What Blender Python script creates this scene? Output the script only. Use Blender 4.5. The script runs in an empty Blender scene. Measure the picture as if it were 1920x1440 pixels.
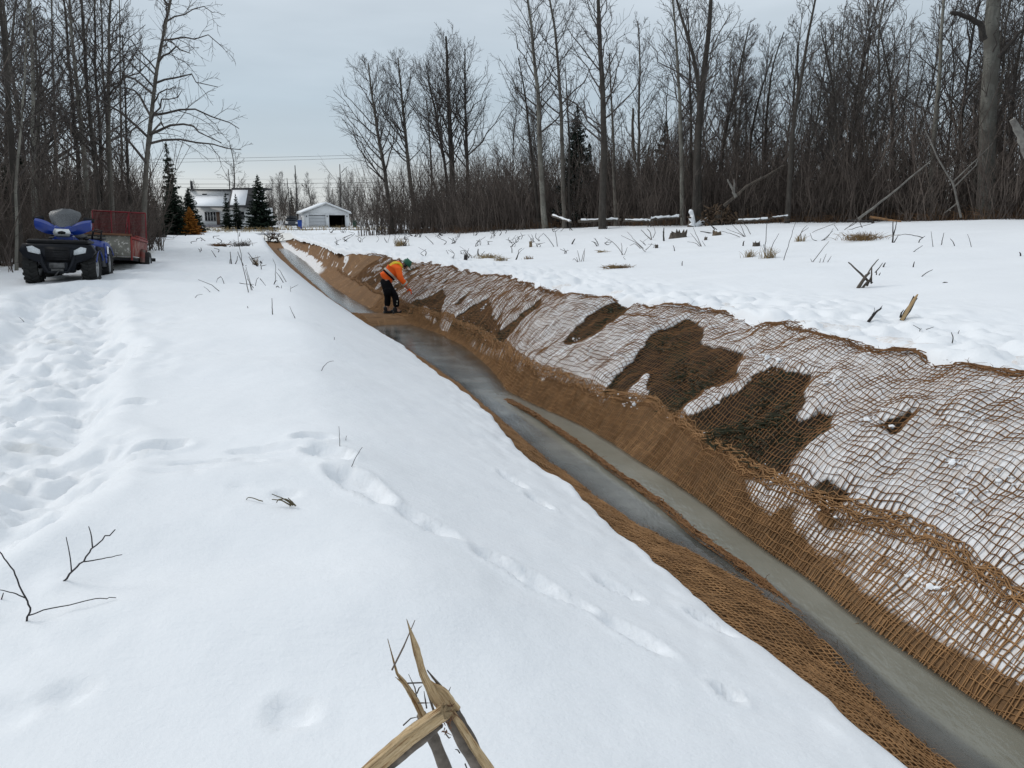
import bpy, math, random
import numpy as np
from mathutils import Vector, Matrix, Euler

sc = bpy.context.scene
R = math.radians
rng = np.random.default_rng(11)
random.seed(5)

# ------------------------------------------------------------------ camera, sky, light, exposure
F = 1400.0
PIT = math.atan(318 / 1400)
CP, SP = math.cos(PIT), math.sin(PIT)
cam = bpy.data.cameras.new('camera')
cam.sensor_width = 36.0
cam.lens = 36.0 * F / 1920
cam.clip_start = 0.05
cam.clip_end = 3000
camo = bpy.data.objects.new('camera', cam)
sc.collection.objects.link(camo)
camo.location = (0, 0, 0)
camo.rotation_euler = (R(90) - PIT, 0, 0)
sc.camera = camo

SUN_EL, SUN_AZ = 38.0, -70.0       # degrees above the horizon, degrees from +y towards +x
world = bpy.data.worlds.new('World')
sc.world = world
world.use_nodes = True
nt = world.node_tree
nt.nodes.clear()
def wn(t, **k):
    n = nt.nodes.new(t)
    for a, b in k.items(): setattr(n, a, b)
    return n
wout = wn('ShaderNodeOutputWorld')
sky = wn('ShaderNodeTexSky', sky_type='NISHITA', sun_disc=False, sun_elevation=R(SUN_EL), sun_rotation=R(SUN_AZ))
bg1 = wn('ShaderNodeBackground'); bg1.inputs['Strength'].default_value = 0.06
nt.links.new(sky.outputs[0], bg1.inputs['Color'])
tc = wn('ShaderNodeTexCoord')
sep = wn('ShaderNodeSeparateXYZ'); nt.links.new(tc.outputs['Generated'], sep.inputs[0])
ramp = wn('ShaderNodeValToRGB')
el = ramp.color_ramp.elements
el[0].position = 0.0; el[0].color = (0.76, 0.79, 0.79, 1)
el[1].position = 1.0; el[1].color = (0.72, 0.78, 0.84, 1)
for p, c in ((0.035, (0.72, 0.765, 0.785)), (0.075, (0.56, 0.65, 0.725)), (0.15, (0.515, 0.61, 0.69)), (0.30, (0.685, 0.755, 0.82))):
    e = el.new(p); e.color = (*c, 1)
mp = wn('ShaderNodeMapping'); mp.inputs['Scale'].default_value = (1.3, 1.3, 6.5); mp.inputs['Location'].default_value = (.3, .1, 0)
nt.links.new(tc.outputs['Generated'], mp.inputs[0])
nz = wn('ShaderNodeTexNoise'); nz.inputs['Scale'].default_value = 1.6; nz.inputs['Detail'].default_value = 5; nz.inputs['Roughness'].default_value = .5
nt.links.new(mp.outputs[0], nz.inputs['Vector'])
off = wn('ShaderNodeMath', operation='MULTIPLY_ADD'); off.inputs[1].default_value = 0.14; off.inputs[2].default_value = -0.07
nt.links.new(nz.outputs[0], off.inputs[0])
ab = wn('ShaderNodeMath', operation='ABSOLUTE'); nt.links.new(sep.outputs[2], ab.inputs[0])
ad = wn('ShaderNodeMath', operation='ADD'); nt.links.new(ab.outputs[0], ad.inputs[0])
mul = wn('ShaderNodeMath', operation='MULTIPLY'); nt.links.new(off.outputs[0], mul.inputs[0])
mm = wn('ShaderNodeMapRange'); mm.inputs[1].default_value = 0.0; mm.inputs[2].default_value = 0.12; nt.links.new(ab.outputs[0], mm.inputs[0])
nt.links.new(mm.outputs[0], mul.inputs[1]); nt.links.new(mul.outputs[0], ad.inputs[1])
nt.links.new(ad.outputs[0], ramp.inputs[0])
mr = wn('ShaderNodeMapRange'); mr.inputs[1].default_value = .3; mr.inputs[2].default_value = .7; mr.inputs[3].default_value = .90; mr.inputs[4].default_value = 1.10
nt.links.new(nz.outputs[0], mr.inputs[0])
vm = wn('ShaderNodeVectorMath', operation='SCALE'); nt.links.new(ramp.outputs[0], vm.inputs[0]); nt.links.new(mr.outputs[0], vm.inputs[3])
bg2 = wn('ShaderNodeBackground'); nt.links.new(vm.outputs[0], bg2.inputs['Color']); bg2.inputs['Strength'].default_value = 0.95
mx = wn('ShaderNodeMixShader'); mx.inputs[0].default_value = 0.86
nt.links.new(bg1.outputs[0], mx.inputs[1]); nt.links.new(bg2.outputs[0], mx.inputs[2])
nt.links.new(mx.outputs[0], wout.inputs['Surface'])

sl = bpy.data.lights.new('sun', 'SUN'); sl.energy = 1.3; sl.angle = R(24); sl.color = (1, .965, .92)
so = bpy.data.objects.new('sun', sl); sc.collection.objects.link(so)
sdir = Vector((math.sin(R(SUN_AZ)) * math.cos(R(SUN_EL)), math.cos(R(SUN_AZ)) * math.cos(R(SUN_EL)), math.sin(R(SUN_EL))))
so.rotation_euler = sdir.to_track_quat('Z', 'Y').to_euler()
so.location = sdir * 60

sc.view_settings.view_transform = 'Standard'
sc.view_settings.look = 'None'
sc.view_settings.exposure = 0.10
sc.view_settings.gamma = 1.0
sc.view_settings.use_curve_mapping = False
sc.cycles.max_bounces = 6
sc.cycles.transparent_max_bounces = 8

# ------------------------------------------------------------------ helpers
def ray(px, py):
    xd = (px - 960) / F; yd = (py - 720) / F
    return np.array([xd, CP - yd * SP, -(SP + yd * CP)])
def at(px, py, Y):
    r = ray(px, py); return r * (Y / r[1])
AX = np.array([-.316, .949]); AN = np.array([.949, .316])        # along the ditch, across it
def su(x, y): return x * AX[0] + y * AX[1], x * AN[0] + y * AN[1]
def xy(s, u): return s * AX[0] + u * AN[0], s * AX[1] + u * AN[1]
def bp(px, py, zf):
    r = ray(px, py); t = 10.
    for _ in range(160):
        s, u = su(t * r[0], t * r[1])
        t = min(max(.5 * t + .5 * float(zf(s, u)) / r[2], .1), 400)
    return su(t * r[0], t * r[1])

def hsh(i, j, k):
    n = (i * 374761393 + j * 668265263 + k * 1274126177) & 0x7fffffff
    n = ((n ^ (n >> 13)) * 1274126177) & 0x7fffffff
    n = (n ^ (n >> 16)) & 0xffffff
    return n / float(0xffffff) * 2 - 1
def vnoise(x, y, seed=0):
    x = np.asarray(x, float); y = np.asarray(y, float)
    xi = np.floor(x).astype(np.int64); yi = np.floor(y).astype(np.int64)
    fx = x - xi; fy = y - yi
    fx = fx * fx * fx * (fx * (fx * 6 - 15) + 10); fy = fy * fy * fy * (fy * (fy * 6 - 15) + 10)
    a = hsh(xi, yi, seed); b = hsh(xi + 1, yi, seed); c = hsh(xi, yi + 1, seed); d = hsh(xi + 1, yi + 1, seed)
    return (a + (b - a) * fx) * (1 - fy) + (c + (d - c) * fx) * fy
def fbm(x, y, seed=0, oct=4, gain=.5):
    v = 0; a = 1.; t = 0
    for o in range(oct):
        v = v + a * vnoise(np.asarray(x) * 2 ** o + 17.3 * o, np.asarray(y) * 2 ** o - 9.1 * o, seed + o); t += a; a *= gain
    return v / t
def sst(a, b, x):
    t = np.clip((np.asarray(x, float) - a) / (b - a), 0, 1); return t * t * (3 - 2 * t)

col = sc.collection
def mk_mesh(name, V, Q=None, T=None, smooth=True):
    me = bpy.data.meshes.new(name)
    V = np.asarray(V, np.float32)
    me.vertices.add(len(V)); me.vertices.foreach_set('co', V.ravel())
    li = []; st = []; n = 0
    if Q is not None and len(Q):
        Q = np.asarray(Q, np.int32); li.append(Q.ravel()); st.append(np.arange(len(Q)) * 4); n += Q.size
    if T is not None and len(T):
        T = np.asarray(T, np.int32); li.append(T.ravel()); st.append(n + np.arange(len(T)) * 3); n += T.size
    li = np.concatenate(li); st = np.concatenate(st).astype(np.int32)
    me.loops.add(len(li)); me.loops.foreach_set('vertex_index', li.astype(np.int32))
    me.polygons.add(len(st)); me.polygons.foreach_set('loop_start', st)
    me.update(calc_edges=True)
    me.validate()
    if smooth: me.polygons.foreach_set('use_smooth', np.ones(len(me.polygons), bool))
    return me
def link(name, me, mat=None, parent=None, loc=None):
    o = bpy.data.objects.new(name, me); col.objects.link(o)
    if mat is not None:
        if len(me.materials) == 0: me.materials.append(mat)
    if parent is not None: o.parent = parent
    if loc is not None: o.location = loc
    return o
def tag(o, label=None, cat=None, group=None, kind=None):
    if label: o['label'] = label
    if cat: o['category'] = cat
    if group: o['group'] = group
    if kind: o['kind'] = kind
    return o
def empty(name, loc=(0, 0, 0), rz=0., label=None, cat=None, group=None):
    o = bpy.data.objects.new(name, None); col.objects.link(o)
    o.location = loc; o.rotation_euler = (0, 0, rz); o.empty_display_size = .2
    return tag(o, label, cat, group)
def attr(me, name, vals):
    a = me.attributes.new(name, 'FLOAT', 'POINT'); a.data.foreach_set('value', np.asarray(vals, np.float32))

def tubes(P, Rd, n=3, close=False):
    """P (m,k,3) poly-lines, Rd (m,k) radii -> verts, quads of n-sided tubes"""
    P = np.asarray(P, float); Rd = np.asarray(Rd, float)
    m, k, _ = P.shape
    T = np.empty_like(P)
    T[:, 1:-1] = P[:, 2:] - P[:, :-2]; T[:, 0] = P[:, 1] - P[:, 0]; T[:, -1] = P[:, -1] - P[:, -2]
    T /= np.linalg.norm(T, axis=2, keepdims=True) + 1e-9
    D = P[:, -1] - P[:, 0]
    ref = np.where((np.abs(D[:, 2:3]) > .75 * np.linalg.norm(D, axis=1, keepdims=True)), np.array([[1., 0.13, 0]]), np.array([[0, 0.07, 1.]]))
    A = np.cross(T, ref[:, None, :]); A /= np.linalg.norm(A, axis=2, keepdims=True) + 1e-9
    B = np.cross(T, A)
    ang = np.arange(n) * 2 * math.pi / n
    V = P[:, :, None, :] + Rd[:, :, None, None] * (np.cos(ang)[None, None, :, None] * A[:, :, None, :] + np.sin(ang)[None, None, :, None] * B[:, :, None, :])
    idx = np.arange(m * k * n).reshape(m, k, n)
    a = idx[:, :-1, :]; b = np.roll(idx, -1, axis=2)[:, :-1, :]
    c = np.roll(idx, -1, axis=2)[:, 1:, :]; d = idx[:, 1:, :]
    Q = np.stack([a, b, c, d], axis=-1).reshape(-1, 4)
    return V.reshape(-1, 3), Q
class MB:
    """collects shapes, builds one mesh object"""
    def __init__(s): s.V = []; s.Q = []; s.T = []; s.n = 0
    def add(s, V, Q=None, T=None):
        V = np.asarray(V, float)
        if Q is not None and len(Q): s.Q.append(np.asarray(Q) + s.n)
        if T is not None and len(T): s.T.append(np.asarray(T) + s.n)
        s.V.append(V); s.n += len(V); return s
    def tube(s, pts, r, n=8, cap=True):
        pts = np.asarray(pts, float); r = np.full(len(pts), r) if np.isscalar(r) else np.asarray(r, float)
        V, Q = tubes(pts[None], r[None], n)
        T = []
        if cap:
            V = np.vstack([V, pts[0], pts[-1]]); a = len(V) - 2; b = len(V) - 1; e = (len(pts) - 1) * n
            T = [(a, (i + 1) % n, i) for i in range(n)] + [(b, e + i, e + (i + 1) % n) for i in range(n)]
        return s.add(V, Q, T)
    def box(s, c, d, rot=None, taper=1.0, bev=0.0):
        x, y, z = [v / 2 for v in d]
        if bev > 0:
            b = min(bev, x * .9, y * .9, z * .9)
            V = []
            rings = [(-z, b), (-z + b, 0), (z - b, 0), (z, b)]
            for zz, ins in rings:
                k = taper if zz > 0 else 1
                X = (x - ins) * k; Y = (y - ins) * k; e = b if ins == 0 else b * .5
                V += [(-X + e, -Y, zz), (X - e, -Y, zz), (X, -Y + e, zz), (X, Y - e, zz), (X - e, Y, zz), (-X + e, Y, zz), (-X, Y - e, zz), (-X, -Y + e, zz)]
            Q = []
            for r_ in range(3):
                for i in range(8): Q.append((r_ * 8 + i, r_ * 8 + (i + 1) % 8, r_ * 8 + 8 + (i + 1) % 8, r_ * 8 + 8 + i))
            V = np.array(V + [(0, 0, -z), (0, 0, z)]); T = [(32, (i + 1) % 8, i) for i in range(8)] + [(33, 24 + i, 24 + (i + 1) % 8) for i in range(8)]
        else:
            V = np.array([(-x, -y, -z), (x, -y, -z), (x, y, -z), (-x, y, -z), (-x * taper, -y * taper, z), (x * taper, -y * taper, z), (x * taper, y * taper, z), (-x * taper, y * taper, z)])
            Q = [(0, 3, 2, 1), (4, 5, 6, 7), (0, 1, 5, 4), (1, 2, 6, 5), (2, 3, 7, 6), (3, 0, 4, 7)]; T = []
        if rot is not None: V = V @ np.array(Euler(rot).to_matrix()).T
        return s.add(V + np.asarray(c, float), Q, T)
    def prism(s, poly, axis, a, b):
        """closed 2-D outline extruded from a to b along axis"""
        n = len(poly); o = [i for i in range(3) if i != axis]
        V = np.zeros((2 * n + 2, 3))
        P = np.asarray(poly, float)
        for h, v in ((0, a), (1, b)):
            V[h * n:(h + 1) * n, o[0]] = P[:, 0]; V[h * n:(h + 1) * n, o[1]] = P[:, 1]; V[h * n:(h + 1) * n, axis] = v
        V[2 * n, o[0]], V[2 * n, o[1]] = P.mean(0); V[2 * n, axis] = a
        V[2 * n + 1, o[0]], V[2 * n + 1, o[1]] = P.mean(0); V[2 * n + 1, axis] = b
        Q = [(i, (i + 1) % n, n + (i + 1) % n, n + i) for i in range(n)]
        T = [(2 * n, (i + 1) % n, i) for i in range(n)] + [(2 * n + 1, n + i, n + (i + 1) % n) for i in range(n)]
        return s.add(V, Q, T)
    def lathe(s, prof, n=20, axis=2, c=(0, 0, 0), rot=None):
        prof = np.asarray(prof, float); k = len(prof)
        a = np.arange(n) * 2 * math.pi / n
        V = np.zeros((k, n, 3)); o = [i for i in range(3) if i != axis]
        V[:, :, o[0]] = prof[:, 0:1] * np.cos(a); V[:, :, o[1]] = prof[:, 0:1] * np.sin(a); V[:, :, axis] = prof[:, 1:2]
        idx = np.arange(k * n).reshape(k, n)
        Q = np.stack([idx[:-1], np.roll(idx, -1, 1)[:-1], np.roll(idx, -1, 1)[1:], idx[1:]], -1).reshape(-1, 4)
        V = V.reshape(-1, 3)
        if rot is not None: V = V @ np.array(Euler(rot).to_matrix()).T
        return s.add(V + np.asarray(c, float), Q)
    def mesh(s, name, smooth=False):
        return mk_mesh(name, np.vstack(s.V), np.vstack(s.Q) if s.Q else None, np.vstack(s.T) if s.T else None, smooth)
    def build(s, name, mat, parent=None, smooth=False, loc=None):
        me = s.mesh(name, smooth)
        import bmesh as _b
        bm = _b.new(); bm.from_mesh(me); _b.ops.recalc_face_normals(bm, faces=bm.faces); bm.to_mesh(me); bm.free()
        if smooth: me.polygons.foreach_set('use_smooth', np.ones(len(me.polygons), bool)); me.set_sharp_from_angle(angle=R(40))
        return link(name, me, mat, parent, loc)

# ------------------------------------------------------------------ materials
class NT:
    def __init__(s, name):
        s.m = bpy.data.materials.new(name); s.m.use_nodes = True; s.t = s.m.node_tree
        s.b = s.t.nodes['Principled BSDF']; s.co = None
    def n(s, t, **k):
        x = s.t.nodes.new(t)
        for a, b in k.items(): setattr(x, a, b)
        return x
    def l(s, a, b): s.t.links.new(a, b)
    def coord(s, scale=(1, 1, 1)):
        if s.co is None: s.co = s.n('ShaderNodeTexCoord')
        m = s.n('ShaderNodeMapping'); m.inputs['Scale'].default_value = scale; s.l(s.co.outputs['Object'], m.inputs[0]); return m.outputs[0]
    def noise(s, sc_, det=4, rough=.55, vec=None, scale=(1, 1, 1)):
        x = s.n('ShaderNodeTexNoise'); x.inputs['Scale'].default_value = sc_; x.inputs['Detail'].default_value = det; x.inputs['Roughness'].default_value = rough
        s.l(vec if vec is not None else s.coord(scale), x.inputs['Vector']); return x.outputs[0]
    def rng(s, v, a, b, c=0., d=1.):
        x = s.n('ShaderNodeMapRange'); x.inputs[1].default_value = a; x.inputs[2].default_value = b; x.inputs[3].default_value = c; x.inputs[4].default_value = d
        s.l(v, x.inputs[0]); return x.outputs[0]
    def math(s, op, a, b=None):
        x = s.n('ShaderNodeMath', operation=op)
        for i, v in enumerate((a, b)):
            if v is None: continue
            if hasattr(v, 'links'): s.l(v, x.inputs[i])
            else: x.inputs[i].default_value = v
        return x.outputs[0]
    def mix(s, f, a, b):
        x = s.n('ShaderNodeMix', data_type='RGBA')
        for i, v in ((0, f), (6, a), (7, b)):
            if hasattr(v, 'links'): s.l(v, x.inputs[i])
            elif i == 0: x.inputs[0].default_value = v
            else: x.inputs[i].default_value = (*v, 1) if len(v) == 3 else v
        return x.outputs[2]
    def attr(s, name):
        x = s.n('ShaderNodeAttribute'); x.attribute_name = name; return x.outputs['Fac']
    def base(s, v):
        if hasattr(v, 'links'): s.l(v, s.b.inputs['Base Color'])
        else: s.b.inputs['Base Color'].default_value = (*v, 1)
    def rough(s, v):
        if hasattr(v, 'links'): s.l(v, s.b.inputs['Roughness'])
        else: s.b.inputs['Roughness'].default_value = v
    def spec(s, v): s.b.inputs['Specular IOR Level'].default_value = v
    def bump(s, h, st=.3, dist=.02, prev=None):
        x = s.n('ShaderNodeBump'); x.inputs['Strength'].default_value = st; x.inputs['Distance'].default_value = dist
        s.l(h, x.inputs['Height'])
        if prev is not None: s.l(prev, x.inputs['Normal'])
        s.l(x.outputs[0], s.b.inputs['Normal']); return x.outputs[0]
def simple(name, a, b=None, sc_=6, rough=.6, bump=.15, scale=(1, 1, 1), metal=0., spec=.4, bdist=.01, lo=.35, hi=.65):
    m = NT(name); b = b or tuple(x * .75 for x in a)
    v = m.noise(sc_, 5, .6, scale=scale)
    m.base(m.mix(m.rng(v, lo, hi), a, b)); m.rough(rough); m.spec(spec); m.b.inputs['Metallic'].default_value = metal
    if bump: m.bump(v, bump, bdist)
    return m.m
# ------------------------------------------------------------------ terrain: a straight drainage ditch between two snow fields
def zw(s, u=0): return np.interp(s, [0, 22, 30, 75], [-2.25, -2.93, -2.93, -2.9])
def zrt(s, u=0): return np.interp(s, [2, 4, 10, 18, 24, 45, 62, 75], [-1.08, -1.12, -1.28, -1.48, -1.6, -1.75, -1.9, -1.95])
def zls(s, u=0): return zw(s) + .28
def zsm(s, u=0): return zw(s) + .3 * (zrt(s) - zw(s))
def zlby(y): return np.interp(y, [-8, 0, 2, 5, 9, 14.4, 20, 30, 40, 60, 85, 115, 220], [-1.5, -1.5, -1.475, -1.41, -1.31, -1.235, -1.245, -1.32, -1.42, -1.61, -1.80, -1.93, -1.95])
def zlb(s, u=0):
    x, y = xy(s, u)
    return zlby(y)
PIX = {
 'LS': (zls, [(480,457),(520,487),(560,520),(640,580),(700,620),(760,655),(830,710),(900,760),(950,810),(1000,880),(1070,915),(1150,985),(1230,1060),(1260,1085),(1340,1150),(1420,1215),(1500,1265),(1560,1310),(1640,1385),(1700,1440)]),
 'LW': (zw, [(510,460),(527,472),(545,493),(568,514),(593,535),(624,564),(645,576),(800,680),(860,720),(900,755),(940,790),(1000,840),(1065,890),(1180,975),(1240,1005),(1310,1040),(1370,1070),(1440,1110),(1500,1165),(1570,1215),(1600,1270),(1680,1340),(1740,1400),(1790,1440)]),
 'RW': (zw, [(530,462),(547,472),(578,493),(597,514),(620,535),(664,562),(700,580),(830,625),(880,650),(930,690),(960,735),(1010,760),(1100,800),(1180,850),(1260,900),(1340,955),(1420,1020),(1500,1075),(1600,1160),(1700,1230),(1800,1300),(1920,1370)]),
 'SM': (zsm, [(560,465),(620,500),(700,545),(860,605),(935,650),(1000,690),(1120,735),(1230,770),(1280,800),(1440,900),(1570,960),(1680,1000),(1770,1040),(1850,1095),(1920,1150)]),
 'RT': (zrt, [(560,448),(600,457),(630,470),(720,480),(760,490),(800,495),(870,510),(950,520),(1000,540),(1050,555),(1150,565),(1220,572),(1300,582),(1370,592),(1440,610),(1500,625),(1560,640),(1620,655),(1700,670),(1760,690),(1830,697),(1860,710),(1920,715)]),
 'LC': (zlb, [(500,460),(540,520),(563,600),(583,680),(610,747),(640,820),(690,900),(740,1000)])}
CUR = {}
for k_, (zf_, pts_) in PIX.items():
    q = np.array(sorted(bp(px, py, zf_) for px, py in pts_))
    sg = np.arange(-5, 90, .1); ug = np.interp(sg, q[:, 0], q[:, 1])
    ker = np.exp(-.5 * (np.arange(-6, 7) / 2.) ** 2); ker /= ker.sum()
    ug = np.convolve(np.pad(ug, 6, mode='edge'), ker, 'valid')
    CUR[k_] = (sg, ug)
def cu(k, s): return np.interp(s, *CUR[k])
S_END = 74.0
def u_ls(s):   # ragged lower edge of the snow on the near bank
    s = np.asarray(s, float)
    e = cu('LS', s) + .05 * fbm(s * 1.9, 3.1, 40, 4, .6)
    return np.where(s > S_END, cu('LS', S_END) + (2.0 - cu('LS', S_END)) * sst(S_END, S_END + 2, s), e)
def u_rt(s):
    s = np.asarray(s, float)
    e = cu('RT', s) + .06 * fbm(s * 1.7, 9.4, 50, 4, .6)
    return np.where(s > S_END, cu('RT', S_END) + (2.0 - cu('RT', S_END)) * sst(S_END, S_END + 2, s), e)

def pl(u, knots):
    """piecewise linear through per-row knots [(u_k, z_k), ...] (arrays), vectorised"""
    z = np.broadcast_to(knots[0][1], np.broadcast(u, knots[0][0]).shape).astype(float).copy()
    for (u0, z0), (u1, z1) in zip(knots[:-1], knots[1:]):
        t = np.clip((u - u0) / np.maximum(u1 - u0, 1e-3), 0, 1)
        z = np.where(u > u0, z0 + (z1 - z0) * t, z)
    return z
def bed_base(s, u):
    s = np.asarray(s, float); u = np.asarray(u, float)
    w = zw(s); lw = cu('LW', s); rw = cu('RW', s); sm = np.maximum(cu('SM', s), rw + .15); rt = np.maximum(cu('RT', s), sm + .5); ls = cu('LS', s)
    ls = np.minimum(ls, lw - .15)
    mid = .5 * (lw + rw); zt = zrt(s); zs = w + .3 * (zt - w)
    kn = [(ls - 1.2, zls(s) + .1), (ls, w + .26), (lw - .05 * sst(9, 5, s), w), (lw + .12 * (rw - lw), w - .03 - .03 * sst(3.6, 5., s)), (lw + .42 * (rw - lw), w - .048 - .06 * sst(3.6, 5., s)), (lw + .6 * (rw - lw), w - .17 + .11 * sst(8.5, 11, s)), (lw + .8 * (rw - lw), w - .16 + .125 * sst(8.5, 11, s)), (rw, w), (sm, zs),
          (sm + .5 * (rt - sm), zs + .56 * (zt - zs)), (rt, zt - .05), (rt + 2, zt + .02)]
    z = 0
    for o, g in ((-.09, .25), (0, .5), (.09, .25)): z = z + g * pl(u + o, kn)
    # the raised crossing the worker stands on
    x, y = xy(s, u)
    return z
HUMP_S = None
def bed_z(s, u):
    s = np.asarray(s, float); u = np.asarray(u, float)
    z = bed_base(s, u)
    rw = cu('RW', s); rt = cu('RT', s)
    k = sst(rw - .1, rw + .5, u)
    z = z + k * (.075 * fbm(s * 1.1, u * 1.3, 3, 3) + .03 * fbm(s * 4, u * 4, 4, 2))
    z = z + (1 - k) * .02 * fbm(s * 2.2, u * 3, 5, 3)
    # cross folds: gullies running down the bank
    g = fbm(s * .75 + .4 * u, 4.2, 8, 3)
    z = z + .07 * g * sst(rw, rw + .6, u) * sst(rt + .2, rt - .5, u)
    h = np.exp(-((s - HS) / 1.25) ** 4) * sst(cu('LW', s) - .5, cu('LW', s), u) * sst(rw + 1.0, rw + .2, u)
    z = np.maximum(z, (zw(s) + .16 + .05 * fbm(s * 1.5, u * 1.5, 12, 3)) * h + z * (1 - h))
    z = np.where(s > 66, z + (zrt(s) - .3 - z) * .6 * sst(68, 76, s), z)
    return z
HS = bp(735, 590, lambda s, u: zw(s) + .14)[0]

# --- snow surface of the near (photographer's) bank
PRINT = []          # x, y, length, width, heading, depth
def add_print(px, py, L, Wd, ang, dep):
    s, u = bp(px, py, snow_l0); x, y = xy(s, u); PRINT.append((float(x), float(y), L, Wd, ang, dep))
def snow_l0(s, u):
    s = np.asarray(s, float); u = np.asarray(u, float)
    lc = np.where(s > S_END, u + 5, cu('LC', s)); ls = u_ls(s)
    t = (u - lc) / np.maximum(ls - lc, .3)
    e = .018
    f = .5 * (t + np.sqrt(t * t + e)) / (.5 * (1 + math.sqrt(1 + e)))
    zb = zlb(s, u)
    drop = np.minimum(zls(s) + .05 - zb, 0)
    return zb + drop * f * sst(S_END + 3, S_END - 8, s)
def rut(x, y):
    """distance field of the churned quad-bike track"""
    pts = RUT
    d = np.full(np.shape(x), 99.); tt = np.zeros(np.shape(x))
    for (x0, y0), (x1, y1) in zip(pts[:-1], pts[1:]):
        vx, vy = x1 - x0, y1 - y0; L2 = vx * vx + vy * vy
        t = np.clip(((x - x0) * vx + (y - y0) * vy) / L2, 0, 1)
        dd = np.hypot(x - x0 - t * vx, y - y0 - t * vy)
        m = dd < d; d = np.where(m, dd, d)
    return d
def road_dirt(x, y): return sst(62, 84, y + .08 * x)
def snow_l(s, u):
    s = np.asarray(s, float); u = np.asarray(u, float)
    x, y = xy(s, u)
    z = snow_l0(s, u)
    amp = .05 * sst(0, 3, -u + u_ls(s))
    z = z + amp * fbm(x * .45, y * .45, 20, 4) + .035 * sst(.2, 3, u_ls(s) - u) * vnoise(x * .55 + 9, y * 1.3, 24)
    for (mx_, my_, ra, rb, an_, hh) in MOUND:
        c, sn_ = math.cos(an_), math.sin(an_); dx = x - mx_; dy = y - my_
        z = z + hh * np.exp(-((dx * c + dy * sn_) / ra) ** 2 - ((-dx * sn_ + dy * c) / rb) ** 2)
    # wind drifts
    z = z + .022 * vnoise(x * .35 + .3 * y, y * 1.9 - .5 * x, 22) * sst(-2, .5, -u)
    z = z + .006 * fbm(x * 5, y * 5, 23, 3)
    ed = u_ls(s) - u
    z = z - .05 * np.exp(-(ed / .05) ** 2) + .02 * fbm(s * 2.5, u * 5, 26, 3) * sst(.9, .1, ed)
    # churned track
    d = rut(x, y)
    w = .62 + .18 * vnoise(x * 1.3, y * 1.3, 31)
    k = sst(w + .25, w - .15, d)
    z = z - k * .10 + .04 * np.exp(-((d - w - .1) / .16) ** 2)
    z = z + k * (.062 * fbm(x * 3.4, y * 1.9, 32, 5, .62) - .075 * np.exp(-((d - .40) / .17) ** 2) + .05 * np.abs(vnoise(x * 1.8 + .6 * y, y * 6, 33)) - .06 * np.abs(vnoise(x * 5, y * 7, 36)) + .055 * fbm(x * 8.5, y * 8.5, 39, 2))
    k2 = sst(w + 1.6, w, d) * (1 - k) * sst(-.1, .4, fbm(x * .9, y * .9, 37, 2)); z = z + k2 * .05 * fbm(x * 4, y * 4, 38, 4, .6)
    tr = sst(12.5, 15.5, y) * sst(60, 30, y) * sst(-3.6, -5.5, x + .3 * (y - 14))
    z = z + tr * .05 * fbm(x * 2.6, y * 2.2, 34, 4, .6)
    for (px, py, L, Wd, a, dep) in PRINT:
        c, sn = math.cos(a), math.sin(a)
        m = (np.abs(x - px) < L * 2) & (np.abs(y - py) < L * 2)
        if not m.any(): continue
        dx = x[m] - px if np.ndim(x) else x - px; dy = y[m] - py if np.ndim(y) else y - py
        p = (dx * c + dy * sn) / (L * .5); q = (-dx * sn + dy * c) / (Wd * .5)
        r = np.sqrt(p * p + q * q) + .12 * vnoise(dx * 22 + px, dy * 22 + py, 35)
        v = -dep * .66 * sst(1.2, .6, r) + .16 * dep * np.exp(-((r - 1.3) / .25) ** 2)
        if np.ndim(z): z[m] += v
        else: z = z + v
    return z

# --- snow surface of the field beyond the ditch
def snow_r(s, u):
    s = np.asarray(s, float); u = np.asarray(u, float)
    x, y = xy(s, u)
    zf = np.interp(s, [-5, 10, 20, 30, 40, 50, 60, 75, 90, 110, 220], [-.25, -.22, -.18, -.36, -.6, -.82, -1.02, -1.6, -1.82, -1.93, -1.95])
    ur = u_rt(s)
    d = u - ur
    k = sst(-1, 14, d) * .55 + .45 * sst(0, 26, d)
    k = np.where(s > 70, k + (1 - k) * sst(70, 80, s), k)
    z = zrt(s) * (1 - k) + zf * k + .055
    z = z + .09 * fbm(x * .3, y * .3, 60, 4) * sst(0, 4, d)
    z = z + .025 * vnoise(x * .4 + 5, y * 1.6, 61)
    lump = sst(3.2, .3, d)
    z = z + lump * (.12 * fbm(x * 1.6, y * 1.6, 62, 5, .6) + .08 * np.abs(vnoise(x * 3.3, y * 3.3, 63)) - .05 * np.abs(vnoise(x * 6, y * 6, 64)))
    z = z - .07 * np.exp(-(d / .07) ** 2) * (s < S_END)
    return z

hit_l = lambda px, py: bp(px, py, snow_l0)
MOUND = []
for px, py, ra, rb, an_, hh in ((560, 1150, .75, .28, .1, .075), (330, 1000, .9, .30, .25, .05), (480, 905, .7, .22, .15, .06), (620, 850, .5, .25, -.5, .05), (200, 960, .8, .3, .3, .05), (60, 1060, .7, .3, .3, .06),
                               (120, 1180, .7, .3, .2, .04), (480, 700, 1.6, .5, .1, .05), (330, 640, 1.5, .5, 0, .05), (540, 620, 1.4, .6, -.2, .06), (760, 1050, .5, .3, -.7, .03), (300, 1290, .5, .25, .2, .025)):
    MOUND.append((*[float(v) for v in xy(*hit_l(px, py))], ra, rb, an_, hh))
RUT = [tuple(float(v) for v in xy(*hit_l(px, py))) for px, py in ((-160, 1010), (-60, 880), (40, 760), (95, 650), (120, 590), (135, 550))]
RUT.append((RUT[-1][0] - .3, RUT[-1][1] + 1.2))
def x_edge(y): return np.where(np.asarray(y) < 24, -11.7, -.487 * np.asarray(y))
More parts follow.
